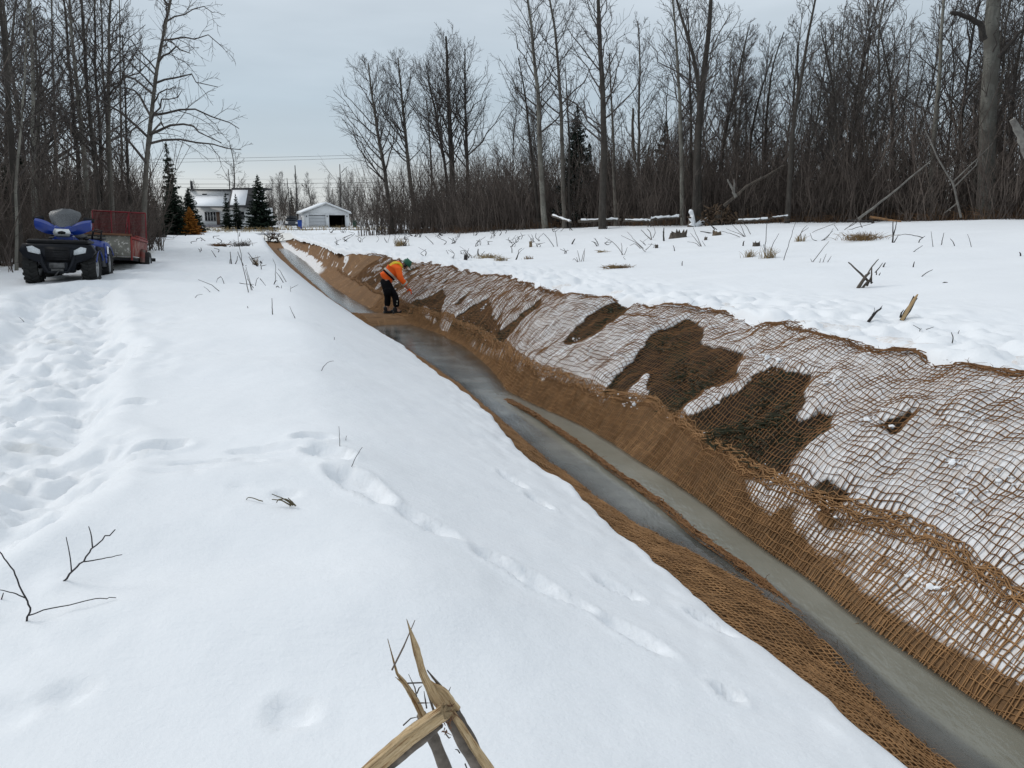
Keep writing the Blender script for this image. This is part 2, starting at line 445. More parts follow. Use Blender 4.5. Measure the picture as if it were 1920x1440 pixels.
# footprints read off the snow
for px, py, L, Wd, an, dp in (
    (298, 845, .34, .20, .5, .10), (400, 882, .52, .15, .1, .07), (345, 905, .4, .12, .2, .03), (505, 850, .5, .14, .2, .05), (590, 830, .26, .16, .4, .07),
    (615, 860, .34, .2, -.6, .09), (665, 915, .46, .2, -.8, .10), (705, 940, .3, .15, -.8, .06), (790, 985, .36, .13, -.7, .05), (830, 1000, .22, .10, -.7, .04),
    (930, 1055, .26, .12, -.7, .05), (1000, 1092, .34, .15, -.7, .06), (1075, 1130, .2, .10, -.6, .04), (1160, 1105, .24, .1, -.5, .05), (1185, 1190, .36, .12, -.7, .05), (1365, 1300, .12, .09, -.6, .06),
    (960, 900, .30, .1, -.9, .04), (1010, 940, .26, .09, -.9, .05), (1330, 1170, .28, .08, -.8, .05),
    (132, 1310, .15, .11, .5, .035), (545, 1338, .17, .12, -.2, .04), (5, 1350, .2, .15, .3, .03), (370, 915, .08, .08, 0, .02), (50, 1030, .3, .1, .4, .02),
    (150, 752, .2, .13, .1, .05), (138, 778, .28, .15, .3, .05), (168, 775, .2, .14, .3, .045), (240, 756, .22, .14, .2, .045), (262, 755, .22, .14, .1, .045),
    (205, 660, .26, .12, -.5, .04), (222, 648, .24, .12, -.4, .04), (255, 640, .26, .14, 0, .04), (190, 640, .2, .12, 0, .04), (180, 555, .3, .15, 0, .03),
    (538, 945, .15, .11, .1, .035), (450, 935, .12, .07, 0, .015), (130, 850, .5, .2, .3, .05), (60, 905, .6, .25, .4, .06), (20, 910, .3, .2, .3, .05), (190, 905, .3, .2, .2, .04), (120, 880, .3, .18, .1, .05), (255, 870, .26, .16, .2, .05)):
    add_print(px, py, L, Wd, an, dp)

def grid_sheet(name, Sg, Uf, zf, mat, attrs=None):
    """rows along s, Uf(s)->(cols) across; zf(s,u)"""
    S = Sg[:, None]; U = Uf(S)
    S = np.broadcast_to(S, U.shape)
    Z = zf(S, U); X, Y = xy(S, U)
    V = np.stack([X, Y, Z], -1).reshape(-1, 3)
    r, c = U.shape; idx = np.arange(r * c).reshape(r, c)
    Q = np.stack([idx[:-1, :-1], idx[:-1, 1:], idx[1:, 1:], idx[1:, :-1]], -1).reshape(-1, 4)
    me = mk_mesh(name, V, Q)
    if attrs:
        for k, f in attrs.items(): attr(me, k, f(S, U).ravel())
    return link(name, me, mat)
def steps(a, b, st0, g, ref=0.):
    v = [a]
    while v[-1] < b: v.append(v[-1] + max(st0, g * (v[-1] - ref)))
    v[-1] = b
    return np.array(v)

def mat_snow(name, tint):
    m = NT(name)
    d = m.attr('dirt')
    n1 = m.noise(3, 6, .6); n2 = m.noise(60, 4, .6); n4 = m.noise(.9, 4, .5)
    c = m.mix(m.rng(n4, .3, .7), tint, tuple(x * .965 for x in tint))
    dn = m.math('MULTIPLY', d, m.rng(m.noise(1.4, 7, .72, scale=(1, .35, 1)), .42, .62))
    c = m.mix(dn, c, m.mix(m.rng(d, 1., 1.6), (.30, .27, .19), (.075, .050, .032)))
    m.base(c); m.rough(.62); m.spec(.25)
    b = m.bump(n1, .25, .05)
    b = m.bump(n2, .35, .006, b)
    # fine wind lines
    b = m.bump(m.noise(9, 3, .5, scale=(.7, 3.2, 1)), .26, .016, b)
    m.bump(m.noise(220, 2, .6), .25, .002, b)
    return m.m
MS = mat_snow('snow', (.84, .862, .885))
Sg = np.concatenate([steps(-4, 8, .035, 0)[:-1], steps(8, 240, .05, .0075, 2)])
wl = np.concatenate([np.linspace(-.03, .0, 3)[:2], steps(0, 6.5, .022, .009, -1), steps(6.6, 90, .06, .03, 4)])[::-1]
def zsheet_l(S, U):
    z = snow_l(S, U)
    e = u_ls(S) - U
    lip = sst(.06, -.03, e)
    return z - lip * .16
def dirt_l(S, U):
    x, y = xy(S, U); return np.clip(road_dirt(x, y) * .9 + 2.6 * sst(.2, -1.2, x - x_edge(y) + .5 * np.sin(y * .9)) * sst(8, 13, y) * sst(64, 58, y) + .55 * sst(.5, .2, rut(x, y)) * sst(.15, .6, fbm(x * 1.6, y * 1.6, 71, 3)), 0, 3)
near_snow = grid_sheet('snow_bank', Sg, lambda S: u_ls(S) - wl[None, :], zsheet_l, MS, {'dirt': dirt_l})
tag(near_snow, kind='structure')
Sg2 = np.concatenate([steps(-4, 9, .06, 0)[:-1], steps(9, 240, .06, .0085, 2)])
wr = np.concatenate([np.linspace(-.03, 0, 3)[:2], steps(0, 5, .03, .008, -1), steps(5.1, 120, .07, .028, 3)])
def zsheet_r(S, U):
    z = snow_r(S, U)
    return z - .14 * sst(.05, -.03, U - u_rt(S)) * (S < S_END)
def dirt_r(S, U):
    x, y = xy(S, U)
    ex, ey = -9.5, 60.5; dx, dy = 31., -34.; L = math.hypot(dx, dy)
    back = (x - ex) * (-dy / L) + (y - ey) * (dx / L); t = ((x - ex) * dx + (y - ey) * dy) / L ** 2
    b2 = back - .9 * np.sin(t * 17) - .5 * np.sin(t * 41)
    return np.clip(road_dirt(x, y) * .9 * sst(3, 0, b2) + 2.4 * sst(-.1, 1.2, b2) * sst(-.06, 0., t), 0, 3)
far_snow = grid_sheet('snow_field', Sg2, lambda S: u_rt(S) + wr[None, :], zsheet_r, MS, {'dirt': dirt_r})
tag(far_snow, kind='structure')

# --- patches where the snow has gone from the bank (outlines as the place shows them)
BARE = [
 [(1135,738),(1190,680),(1240,625),(1290,605),(1308,620),(1310,652),(1340,660),(1382,676),(1375,712),(1330,735),(1280,770),(1250,795),(1215,775),(1228,712),(1215,703),(1160,745)],
 [(1262,802),(1330,770),(1390,742),(1420,706),(1450,700),(1510,714),(1497,762),(1478,795),(1492,812),(1535,785),(1552,790),(1545,812),(1490,852),(1468,890),(1466,906),(1400,890),(1300,830)],
 [(1060,642),(1085,612),(1120,590),(1165,570),(1190,572),(1150,606),(1112,632),(1075,645)],
 [(752,585),(790,565),(830,545),(833,560),(822,588),(800,596),(765,594)],
 [(845,608),(880,580),(912,563),(922,600),(925,618),(950,632),(935,650),(890,640)],
 [(925,640),(960,610),(1010,568),(1008,585),(975,610),(945,648)],
 [(1666,800),(1692,795),(1696,820),(1675,828)],
 [(1530,925),(1572,935),(1565,945),(1530,938)]]
def inpoly(x, y, P):
    P = np.asarray(P); c = np.zeros(np.shape(x), bool); d = np.full(np.shape(x), 9e9)
    n = len(P)
    for i in range(n):
        x0, y0 = P[i]; x1, y1 = P[(i + 1) % n]
        cond = ((y0 > y) != (y1 > y)) & (x < (x1 - x0) * (y - y0) / (y1 - y0 + 1e-12) + x0)
        c ^= cond
        vx, vy = x1 - x0, y1 - y0
        t = np.clip(((x - x0) * vx + (y - y0) * vy) / (vx * vx + vy * vy + 1e-12), 0, 1)
        d = np.minimum(d, np.hypot(x - x0 - t * vx, y - y0 - t * vy))
    return np.where(c, d, -d)
BP = [[tuple(map(float, bp(px, py, bed_z))) for px, py in P] for P in BARE]
def bare_mask(s, u):
    m = np.full(np.shape(s), -9.)
    for P in BP:
        A = np.array(P); k = (s > A[:, 0].min() - .6) & (s < A[:, 0].max() + .6)
        if k.any(): m[k] = np.maximum(m[k], inpoly(s[k], u[k], P))
    m = m + .075 * fbm(s * 5, u * 5, 81, 4, .6)
    return m           # >0 bare
def snow_cover(s, u):
    """0 bare .. 1 snow on the far bank"""
    s = np.asarray(s, float); u = np.asarray(u, float)
    b = bare_mask(s, u)
    sm = cu('SM', s); rw = cu('RW', s)
    up = sst(sm - .06, sm + .06, u)
    n = fbm(s * 1.3, u * 1.9, 83, 4, .6); n2 = fbm(s * .8, u * .5, 85, 3)
    b = b + .03
    top = sst(.05, -.08, b)
    top = top * np.where(s > 26, sst(.02, .4, n + .2 * n2 - .012 * (s - 26)) * .8, 1.) * np.where((s > 12) & (s <= 26), sst(-.55, -.1, n), 1)
    top = np.where(s > 16, top * (1 - .22 * sst(16, 26, s)), top)
    dash = sst(.28, .5, fbm(s * .55 + u * 1.2, u * 3.4 - s * .5, 90, 4, .6)) * sst(18, 30, s) * .85
    top = np.maximum(top, dash * sst(.0, -.04, b))
    lowp = sst(-.2, .4, fbm(s * 1.5, u * 2.6, 87, 4) + .38 * sst(5.2, 3.2, s)) * sst(rw + .06, rw + .2, u) * .8 * sst(20, 12, s)
    lowp = np.maximum(lowp, sst(34, 44, s) * sst(.75, .1, u - rw + .3 * n) * (u > rw - .15))
    return np.clip(up * top + (1 - up) * lowp, 0, 1)
def bed_sheet_z(S, U):
    z = bed_z(S, U)
    sm = cu('SM', S)
    c = snow_cover(S, U)
    return z + (.065 + .025 * fbm(S * 3, U * 3, 88, 3)) * c * sst(sm - .1, sm + .1, U) + .015 * c * vnoise(S * 11, U * 11, 89)

m = NT('ditch bank')
sn = m.attr('snow'); lo = m.attr('low')
n1 = m.noise(9, 6, .65); n2 = m.noise(34, 5, .7); n3 = m.noise(2.2, 4, .6)
soil = m.mix(m.rng(n1, .35, .65), (.013, .010, .007), (.034, .023, .013))
soil = m.mix(m.rng(n3, .52, .66), soil, (.012, .022, .012))
soil = m.mix(m.rng(n2, .6, .75), soil, (.055, .036, .018))
fib = m.mix(m.rng(n2, .3, .7), (.30, .165, .075), (.17, .092, .040))
fib = m.mix(m.rng(n3, .4, .7), fib, (.20, .112, .052))
cs = m.n('ShaderNodeCombineXYZ'); m.l(m.attr('sc'), cs.inputs[0]); m.l(m.attr('uc'), cs.inputs[1])
def sun(a, b, det=4):
    mp_ = m.n('ShaderNodeMapping'); mp_.inputs['Scale'].default_value = (a, b, 1); m.l(cs.outputs[0], mp_.inputs[0]); return m.noise(1, det, .65, vec=mp_.outputs[0])
st = sun(9, 1.6); st2 = sun(1.1, 12); st3 = sun(.9, .5, 3)
nearf = m.mix(m.rng(n2, .3, .7), (.21, .125, .062), (.11, .066, .034))
fib = m.mix(m.rng(m.attr('sc'), 10, 24), nearf, fib)
fib = m.mix(m.rng(st, .5, .68), fib, (.12, .064, .030)); fib = m.mix(m.rng(st2, .55, .68), fib, (.30, .17, .08)); fib = m.mix(m.rng(st3, .45, .7, 0, .55), fib, (.145, .078, .036))
c = m.mix(lo, soil, fib)
edge = m.math('ADD', sn, m.math('MULTIPLY', m.math('SUBTRACT', n2, .5), .6))
sf = m.rng(edge, .38, .60)
snowc = m.mix(m.rng(n1, .3, .7), (.84, .86, .885), (.76, .755, .75))
snowc = m.mix(m.rng(m.noise(14, 5, .7), .46, .70, 0, .6), snowc, (.50, .385, .29))
m.base(m.mix(sf, c, snowc)); m.rough(.85); m.spec(.2)
b_ = m.bump(n1, .5, .03); m.bump(n2, .6, .012, b_)
MBED = m.m
Sb = np.concatenate([steps(-4, 9, .04, 0)[:-1], steps(9, 77, .045, .0065, 3)])
cb = np.linspace(0, 1, 120)
def bedU(S):
    a = np.minimum(cu('LS', S), cu('LW', S) - .15) - .5; b = np.maximum(cu('RT', S), cu('SM', S) + .5) + .6
    return a + (b - a) * cb[None, :]
def low_attr(S, U):
    sm = cu('SM', S)
    l = sst(sm + .10, sm - .02, U)
    far = sst(24, 34, S)
    # between panels in the distance the matting is thick enough to hide the soil
    return np.clip(np.maximum(l, far), 0, 1)
bed = grid_sheet('ditch_bank', Sb, bedU, bed_sheet_z, MBED, {'snow': snow_cover, 'low': low_attr, 'sc': lambda S, U: S + 0 * U, 'uc': lambda S, U: U})
tag(bed, kind='structure')

# --- water
m = NT('ditch water')
dp = m.attr('depth')
wv = m.n('ShaderNodeTexNoise'); wv.inputs['Scale'].default_value = 26; wv.inputs['Detail'].default_value = 3
mpn = m.coord((1.2, .5, 1)); m.l(mpn, wv.inputs['Vector'])
wbig = m.noise(2.5, 3, .5)
bb = m.bump(wv.outputs[0], .38, .008); bb = m.bump(wbig, .12, .02, bb)
mu = m.mix(m.rng(m.noise(1.2, 4, .6), .35, .65), (.185, .182, .148), (.245, .243, .205))
mu = m.mix(m.attr('still'), mu, m.mix(m.rng(m.noise(1.6, 5, .65), .4, .62), (.085, .088, .084), (.165, .166, .155)))
m.base(mu); m.rough(.07); m.spec(.5); m.b.inputs['IOR'].default_value = 1.333
tr = m.n('ShaderNodeBsdfTransparent'); tr.inputs[0].default_value = (.85, .80, .68, 1)
gl = m.n('ShaderNodeBsdfGlossy'); gl.inputs['Roughness'].default_value = .05
fr = m.n('ShaderNodeFresnel'); fr.inputs['IOR'].default_value = 1.333
thin = m.n('ShaderNodeMixShader'); m.l(fr.outputs[0], thin.inputs[0]); m.l(tr.outputs[0], thin.inputs[1]); m.l(gl.outputs[0], thin.inputs[2])
m.l(bb, gl.inputs['Normal']); m.l(bb, fr.inputs['Normal'])
ms = m.n('ShaderNodeMixShader'); m.l(m.rng(dp, .01, .075, .2, 1.), ms.inputs[0]); m.l(thin.outputs[0], ms.inputs[1]); m.l(m.b.outputs[0], ms.inputs[2])
m.l(ms.outputs[0], m.t.nodes['Material Output'].inputs['Surface'])
MWAT = m.m
umid0 = lambda s: cu('LW', s) + .40 * (cu('RW', s) - cu('LW', s))
cw = np.linspace(0, 1, 40)
def watU(S):
    a = cu('LW', S) - .3; b = cu('RW', S) + .25
    return a + (b - a) * cw[None, :]
Sw = np.concatenate([steps(-4, 9, .08, 0)[:-1], steps(9, 72, .08, .01, 3)])
wat = grid_sheet('ditch_water', Sw, watU, lambda S, U: zw(S) + 0 * U, MWAT, {'depth': lambda S, U: zw(S) - bed_z(S, U), 'still': lambda S, U: np.clip(sst(7, 12, S) + .75 * sst(.0, -.06, U - umid0(S)), 0, 1)})
tag(wat, kind='structure')
# ------------------------------------------------------------------ coir erosion nets: every strand is a rope of its own in the mesh
m = NT('coir')
n1 = m.noise(5, 4, .6); n2 = m.noise(90, 3, .6)
c = m.mix(m.rng(n1, .35, .65), (.175, .088, .040), (.105, .054, .026))
m.base(m.mix(m.rng(n2, .4, .7), c, (.26, .142, .066))); m.rough(.9); m.spec(.15)
MCOIR = m.m
m = NT('wet coir')
n1 = m.noise(7, 4, .6)
m.base(m.mix(m.rng(n1, .35, .65), (.36, .20, .088), (.22, .12, .052))); m.rough(.75); m.spec(.25)
MCOIRW = m.m
def net(name, s0, s1, ulo, uhi, cell, rad, zf, seed, warp=.05, lift=.012, amp=.012, mat=None, parent=None, seg=1.0, drop=0.0):
    na = int((s1 - s0) / cell); 
    width = float(np.percentile(uhi(np.linspace(s0, s1, 50)) - ulo(np.linspace(s0, s1, 50)), 75)) * 1.12
    nb = max(3, int(width / cell))
    A, B = np.meshgrid(np.linspace(s0, s1, na), np.linspace(0, 1, nb), indexing='ij')
    lo, hi = ulo(A), uhi(A)
    U = lo + (hi - lo) * B
    wx = warp * fbm(A * 1.1, U * 1.3, seed, 3) + .16 * warp * vnoise(A * 4.3, U * 4.3, seed + 5)
    wy = warp * fbm(A * 1.2, U * 1.1, seed + 9, 3) + .16 * warp * vnoise(A * 4.1, U * 4.7, seed + 6)
    e = np.minimum(1, np.minimum(B, 1 - B) * 6)
    r_ = np.random.default_rng(seed)
    A2 = A + wx + r_.normal(0, cell * .07, A.shape); U2 = U + wy * (.3 + .7 * e) + r_.normal(0, cell * .07, A.shape)
    Z = zf(A2, U2) + lift + amp * np.abs(vnoise(A2 * 5, U2 * 5, seed + 3)) + r_.normal(0, .0018, A.shape)
    X, Y = xy(A2, U2)
    P = np.stack([X, Y, Z], -1)
    rr = rad * (.92 + .45 * vnoise(A * 13, U * 13, seed + 2) + .3 * r_.random(A.shape))
    V1, Q1 = tubes(P, rr, 3)                              # across the bank
    V2, Q2 = tubes(P.transpose(1, 0, 2), rr.T * .95, 3)   # along the bank
    if drop > 0:
        k = r_.random(len(Q1)) > drop; Q1 = Q1[k]
    V = np.vstack([V1, V2 + [0, 0, rad * .5]]); Q = np.vstack([Q1, Q2 + len(V1)])
    # loose fibre ends along the net
    nf = int(na * nb * .16)
    i = r_.integers(0, na, nf); j = r_.integers(0, nb, nf)
    p0 = P[i, j]; d = r_.normal(0, 1, (nf, 3)) * [1, 1, .35]; d /= np.linalg.norm(d, axis=1, keepdims=True)
    L = r_.uniform(.02, .06, nf)[:, None]
    pm = p0 + d * L * .5 + [0, 0, .012]; p1 = p0 + d * L + r_.normal(0, .01, (nf, 3))
    V3, Q3 = tubes(np.stack([p0, pm, p1], 1), np.tile([rad * .6, rad * .5, rad * .2], (nf, 1)), 3)
    Q = np.vstack([Q, Q3 + len(V)]); V = np.vstack([V, V3])
    o = link(name, mk_mesh(name, V, Q), mat or MCOIR, parent)
    o['kind'] = 'stuff'
    return o
def edge_roll(name, s0, s1, uf, zf, rad, seed, parent, mat, step=.05, strands=7, spread=.035, broken=False, fuzz=26):
    """frayed, folded edge of a mat: a bundle of ropes that wander round one line"""
    S = np.arange(s0, s1, step); r_ = np.random.default_rng(seed)
    Ps = []; Rs = []
    env = sst(-.15, .25, fbm(S * .9, 1.7, seed + 4, 3)) if broken else np.ones(len(S))
    for k in range(strands):
        ph = k * 2.1
        du = spread * (np.sin(S * 3.1 + ph) * .6 + .9 * fbm(S * 3, k * 7.1, seed, 3)) + r_.normal(0, spread * .22, len(S))
        U = uf(S) + du
        Z = zf(S, U) + (.012 + .05 * (env - 1)) + env * spread * .8 * np.abs(fbm(S * 4, k * 3.3, seed + 1, 3)) + .006 * (k % 3)
        X, Y = xy(S + r_.normal(0, .01, len(S)), U)
        Ps.append(np.stack([X, Y, Z], -1)); Rs.append(rad * r_.uniform(.7, 1.3, len(S)))
    V, Q = tubes(np.array(Ps), np.array(Rs), 4)
    nf = int((s1 - s0) * fuzz); i = r_.integers(0, len(S), nf); k = r_.integers(0, strands, nf)
    p0 = np.array(Ps)[k, i]; d = r_.normal(0, 1, (nf, 3)); d[:, 2] = np.abs(d[:, 2]) * .6; d /= np.linalg.norm(d, axis=1, keepdims=True)
    L = r_.uniform(.03, .09, nf)[:, None]
    V3, Q3 = tubes(np.stack([p0, p0 + d * L * .5, p0 + d * L + r_.normal(0, .012, (nf, 3)) - [0, 0, .01]], 1), np.tile([rad * .5, rad * .4, rad * .2], (nf, 1)), 3)
    Q = np.vstack([Q, Q3 + len(V)]); V = np.vstack([V, V3])
    return link(name, mk_mesh(name, V, Q), mat, parent)
usm = lambda s: np.maximum(cu('SM', s), cu('RW', s) + .15)
urt = lambda s: np.maximum(cu('RT', s), usm(s) + .5)
x0, y0 = xy(5, 4.2)
upper = empty('coir_mat', (0, 0, 0), 0, 'wide open-weave brown coir net draped over the snowy upper slope of the far ditch bank', 'erosion mat')
net('netting', 1.2, 13.3, lambda s: usm(s) - .05, lambda s: urt(s) + .11, .048, .0039, bed_sheet_z, 101, warp=.045, mat=MCOIR, parent=upper)
net('netting', 13.2, 31, lambda s: usm(s) - .05, lambda s: urt(s) + .11, .066, .0058, bed_sheet_z, 102, warp=.055, mat=MCOIR, parent=upper)
edge_roll('top_edge', 1.2, 42, lambda s: urt(s) + .02, lambda s, u: bed_sheet_z(s, u) + .035, .0045, 111, upper, MCOIR, .05, 8, .045, True)
edge_roll('bottom_edge', 1.2, 36, lambda s: usm(s), bed_sheet_z, .0045, 113, upper, MCOIRW, .05, 9, .04)
lower = empty('coir_mat', (0, 0, 0), 0, 'dense brown coir net along the waterline at the foot of the far ditch bank', 'erosion mat')
net('netting', 1.2, 24, lambda s: cu('RW', s) - .10, lambda s: usm(s) + .04, .036, .0039, bed_sheet_z, 121, warp=.03, lift=.008, amp=.008, mat=MCOIRW, parent=lower)
net('netting', 1.2, 13, lambda s: cu('RW', s) - .06, lambda s: usm(s) - .02, .045, .0032, bed_sheet_z, 131, warp=.09, lift=.003, amp=.006, mat=MCOIRW, parent=lower)
left = empty('coir_mat', (0, 0, 0), 0, 'narrow wet brown coir net between the smooth snow bank and the ditch water', 'erosion mat')
lsb = lambda s: np.minimum(cu('LS', s), cu('LW', s) - .15)
net('netting', 1.2, 24, lambda s: lsb(s) - .10, lambda s: cu('LW', s) - .01, .035, .0042, bed_sheet_z, 141, warp=.05, lift=.008, amp=.01, mat=MCOIRW, parent=left)
net('netting', 1.2, 14, lambda s: lsb(s) - .08, lambda s: cu('LW', s) - .02, .04, .0032, bed_sheet_z, 151, warp=.08, lift=.003, amp=.008, mat=MCOIRW, parent=left)
net('netting', 1.2, 5.2, lambda s: cu('LW', s) - .05, lambda s: cu('LW', s) + .48 * (cu('RW', s) - cu('LW', s)), .026, .003, lambda s, u: np.minimum(bed_sheet_z(s, u), zw(s) - .022), 155, warp=.05, lift=.004, amp=.008, mat=MCOIRW, parent=left)
# the folded edge that stands out of the water in mid stream
MID = np.array(sorted(bp(px, py, lambda s, u: zw(s) + .02) for px, py in ((958,752),(1000,776),(1050,810),(1100,845),(1150,883),(1200,918),(1250,955),(1310,1008),(1350,1035),(1400,1068),(1440,1098),(1500,1140),(1560,1190),(1640,1245),(1760,1335),(1920,1440))))
umid = lambda s: np.interp(s, MID[:, 0], MID[:, 1])
zmid = lambda s, u: zw(s) + np.interp(s, [3.2, 4.2, 8, 9.3, 9.8], [-.045, .012, .016, .0, -.03])
strip = empty('coir_strip', (0, 0, 0), 0, 'thin folded coir net edge running down the middle of the ditch water', 'erosion mat')
edge_roll('fold', 2.9, 9.8, umid, zmid, .005, 161, strip, MCOIR, .035, 13, .034, False, 4)
net('netting', 2.9, 9.6, lambda s: umid(s) - .042, lambda s: umid(s) + .045, .022, .0034, lambda s, u: zmid(s, u) + .02 - .35 * np.abs(u - umid(s)), 163, warp=.012, lift=.0, amp=.006, mat=MCOIR, parent=strip)

# crumbs of snow caught on the nets
rg = np.random.default_rng(171); mb = MB(); k = 0
ico = np.array([(0, 0, 1), (.89, 0, .45), (.28, .85, .45), (-.72, .53, .45), (-.72, -.53, .45), (.28, -.85, .45), (.72, .53, -.45), (-.28, .85, -.45), (-.89, 0, -.45), (-.28, -.85, -.45), (.72, -.53, -.45), (0, 0, -1)])
icf = [(0,1,2),(0,2,3),(0,3,4),(0,4,5),(0,5,1),(1,6,2),(2,7,3),(3,8,4),(4,9,5),(5,10,1),(2,6,7),(3,7,8),(4,8,9),(5,9,10),(1,10,6),(6,11,7),(7,11,8),(8,11,9),(9,11,10),(10,11,6)]
spots = [bp(px, py, bed_sheet_z) for px, py in ((1425,668),(1440,678),(1455,690),(1570,720),(1830,760),(1800,870),(1880,910),(1180,760),(1330,745),(1080,640),(1105,655),(1160,665),(1470,905),(1560,950),(1750,1110),(1790,940),(1640,790),(905,580),(880,575))]
for i in range(520):
    if i < 300:
        s0, u0 = spots[rg.integers(len(spots))]; s = s0 + rg.normal(0, .07); u = u0 + rg.normal(0, .035); r = rg.uniform(.003, .007) * (1 + 2.2 * rg.random() ** 4) * (1 + .06 * s0)
    elif i < 420:
        s = rg.uniform(2, 26); u = float(usm(s)) + rg.normal(.02, .05); r = rg.uniform(.004, .011)
    else:
        s = rg.uniform(2, 26); u = float(urt(s)) + rg.normal(-.05, .08); r = rg.uniform(.005, .015)
    x, y = xy(s, u); z = float(bed_sheet_z(np.array([s]), np.array([u]))[0]) + r * .5 + .008
    V = ico * rg.uniform(.7, 1.25, (12, 1)) * r * np.array([1.2, 1.2, .8]); mb.add(V + [x, y, z], None, icf)
o = mb.build('snow_crumbs', MS, None, True); tag(o, 'crumbs of snow caught on the coir nets', None, None, 'stuff')

# wet dark green grass and moss showing through the net where the snow has gone
rg = np.random.default_rng(181); P = []
for pi, n in ((0, 900), (1, 1000), (2, 260), (3, 220), (4, 220), (5, 160), (6, 60), (7, 60)):
    A = np.array(BP[pi]); got = 0; tries = 0
    while got < n and tries < 40:
        tries += 1
        S = rg.uniform(A[:, 0].min(), A[:, 0].max(), 400); U = rg.uniform(A[:, 1].min(), A[:, 1].max(), 400)
        k = (inpoly(S, U, A) > .03) & (fbm(S * 3.2, U * 3.2, 91, 3) + .25 * rg.normal(0, 1, 400) > .2)
        S, U = S[k], U[k]; Z = bed_sheet_z(S, U); X, Y = xy(S, U)
        for x, y, z in zip(X, Y, Z):
            a = rg.normal(0, .035, 2); h = rg.uniform(.006, .026)
            P.append([(x, y, z - .01), (x + a[0] * .5, y + a[1] * .5, z + h * .7), (x + a[0] * 1.4, y + a[1] * 1.4, z + h * rg.uniform(.4, 1.))]); got += 1
V, Q = tubes(np.array(P), np.tile([.007, .008, .003], (len(P), 1)), 3)
tag(link('ground_cover', mk_mesh('ground_cover', V, Q), simple('wet green ground cover', (.026, .034, .014), (.040, .030, .014), 4, .7, 0)), 'dark wet grass and moss showing through the coir net', None, None, 'stuff')
# ------------------------------------------------------------------ trees
def gz(x, y):
    s, u = su(x, y)
    if s < S_END and u > float(u_rt(s)): return float(snow_r(np.array([s]), np.array([u]))[0])
    if s < S_END and u > float(u_ls(s)): return float(bed_z(np.array([s]), np.array([u]))[0])
    return float(snow_l(np.array([s]), np.array([u]))[0]) if u < 2 else float(snow_r(np.array([s]), np.array([u]))[0])
def mat_bark(name, pale, dark, low):
    m = NT(name)
    n1 = m.noise(9, 5, .6, scale=(1, 1, .25)); n2 = m.noise(5, 4, .6, scale=(1, 1, 5)); n3 = m.noise(1.1, 3, .6)
    c = m.mix(m.rng(n1, .38, .62), pale, tuple(.62 * x for x in pale))
    c = m.mix(m.rng(n2, .60, .70), c, dark)
    c = m.mix(m.rng(n3, .45, .62), c, low)
    m.base(c); m.rough(.85); m.spec(.15); m.bump(n1, .3, .015)
    return m.m
BARK = {'pale': mat_bark('poplar bark', (.27, .26, .225), (.035, .032, .028), (.145, .134, .115)),
        'mid': mat_bark('aspen bark', (.17, .157, .135), (.03, .027, .024), (.095, .085, .073)),
        'dark': mat_bark('old bark', (.080, .071, .062), (.022, .02, .018), (.05, .044, .038)),
        'scar': mat_bark('scarred poplar bark', (.17, .165, .145), (.012, .011, .010), (.10, .094, .082)),
        'white': mat_bark('birch bark', (.36, .34, .31), (.05, .045, .04), (.24, .22, .20))}
TWIG = simple('twig bark', (.090, .076, .068), (.045, .037, .033), 4, .8, 0)
TWIGG = simple('grey twig bark', (.15, .132, .118), (.085, .072, .064), 4, .8, 0)
BRUSHM = simple('brush stems', (.125, .100, .084), (.058, .045, .038), 1.3, .85, 0, lo=.4, hi=.6)
def spawn(P, Rd, n, rg, t0, t1, lenf, ang, up, k, rr, wob=.08, rmin=.004, lenp=None, curl=.0):
    """n children on each parent poly-line"""
    m_, K, _ = P.shape
    t = t0 + (t1 - t0) * (np.arange(n)[None, :] + rg.random((m_, n))) / n
    f = t * (K - 1); i = np.minimum(f.astype(int), K - 2); w = (f - i)[..., None]
    mi = np.arange(m_)[:, None]
    p0 = P[mi, i] * (1 - w) + P[mi, i + 1] * w
    T = P[mi, i + 1] - P[mi, i]; T /= np.linalg.norm(T, axis=2, keepdims=True) + 1e-9
    r0 = Rd[mi, i] * (1 - w[..., 0]) + Rd[mi, i + 1] * w[..., 0]
    L = np.linalg.norm(np.diff(P, axis=1), axis=2).sum(1)[:, None]
    if lenp is not None: Lc = lenp(t) * (.75 + .5 * rg.random(t.shape))
    else: Lc = L * lenf * (1.05 - .6 * t) * (.6 + .8 * rg.random(t.shape))
    a = rg.normal(0, 1, (m_, n, 3)); a -= (a * T).sum(2, keepdims=True) * T; a /= np.linalg.norm(a, axis=2, keepdims=True) + 1e-9
    th = np.radians(ang[0] + (ang[1] - ang[0]) * rg.random((m_, n)))[..., None]
    d = T * np.cos(th) + a * np.sin(th)
    d = d.reshape(-1, 3); p0 = p0.reshape(-1, 3); Lc = Lc.reshape(-1); r0 = r0.reshape(-1)
    tt = np.linspace(0, 1, k)
    C = p0[:, None, :] + d[:, None, :] * (Lc[:, None] * tt[None])[:, :, None]
    C[:, :, 2] += up * Lc[:, None] * (tt ** 2)[None] - curl * Lc[:, None] * np.sin(tt * math.pi)[None]
    nz_ = rg.normal(0, 1, C.shape) * (wob * Lc)[:, None, None]; nz_[:, 0] = 0
    C += nz_ * tt[None, :, None]
    rc = np.maximum(np.minimum(r0 * .8, rr * Lc), rmin)
    Rc = rc[:, None] * (1 - .72 * tt[None]); Rc = np.maximum(Rc, rmin * .75)
    return C, Rc
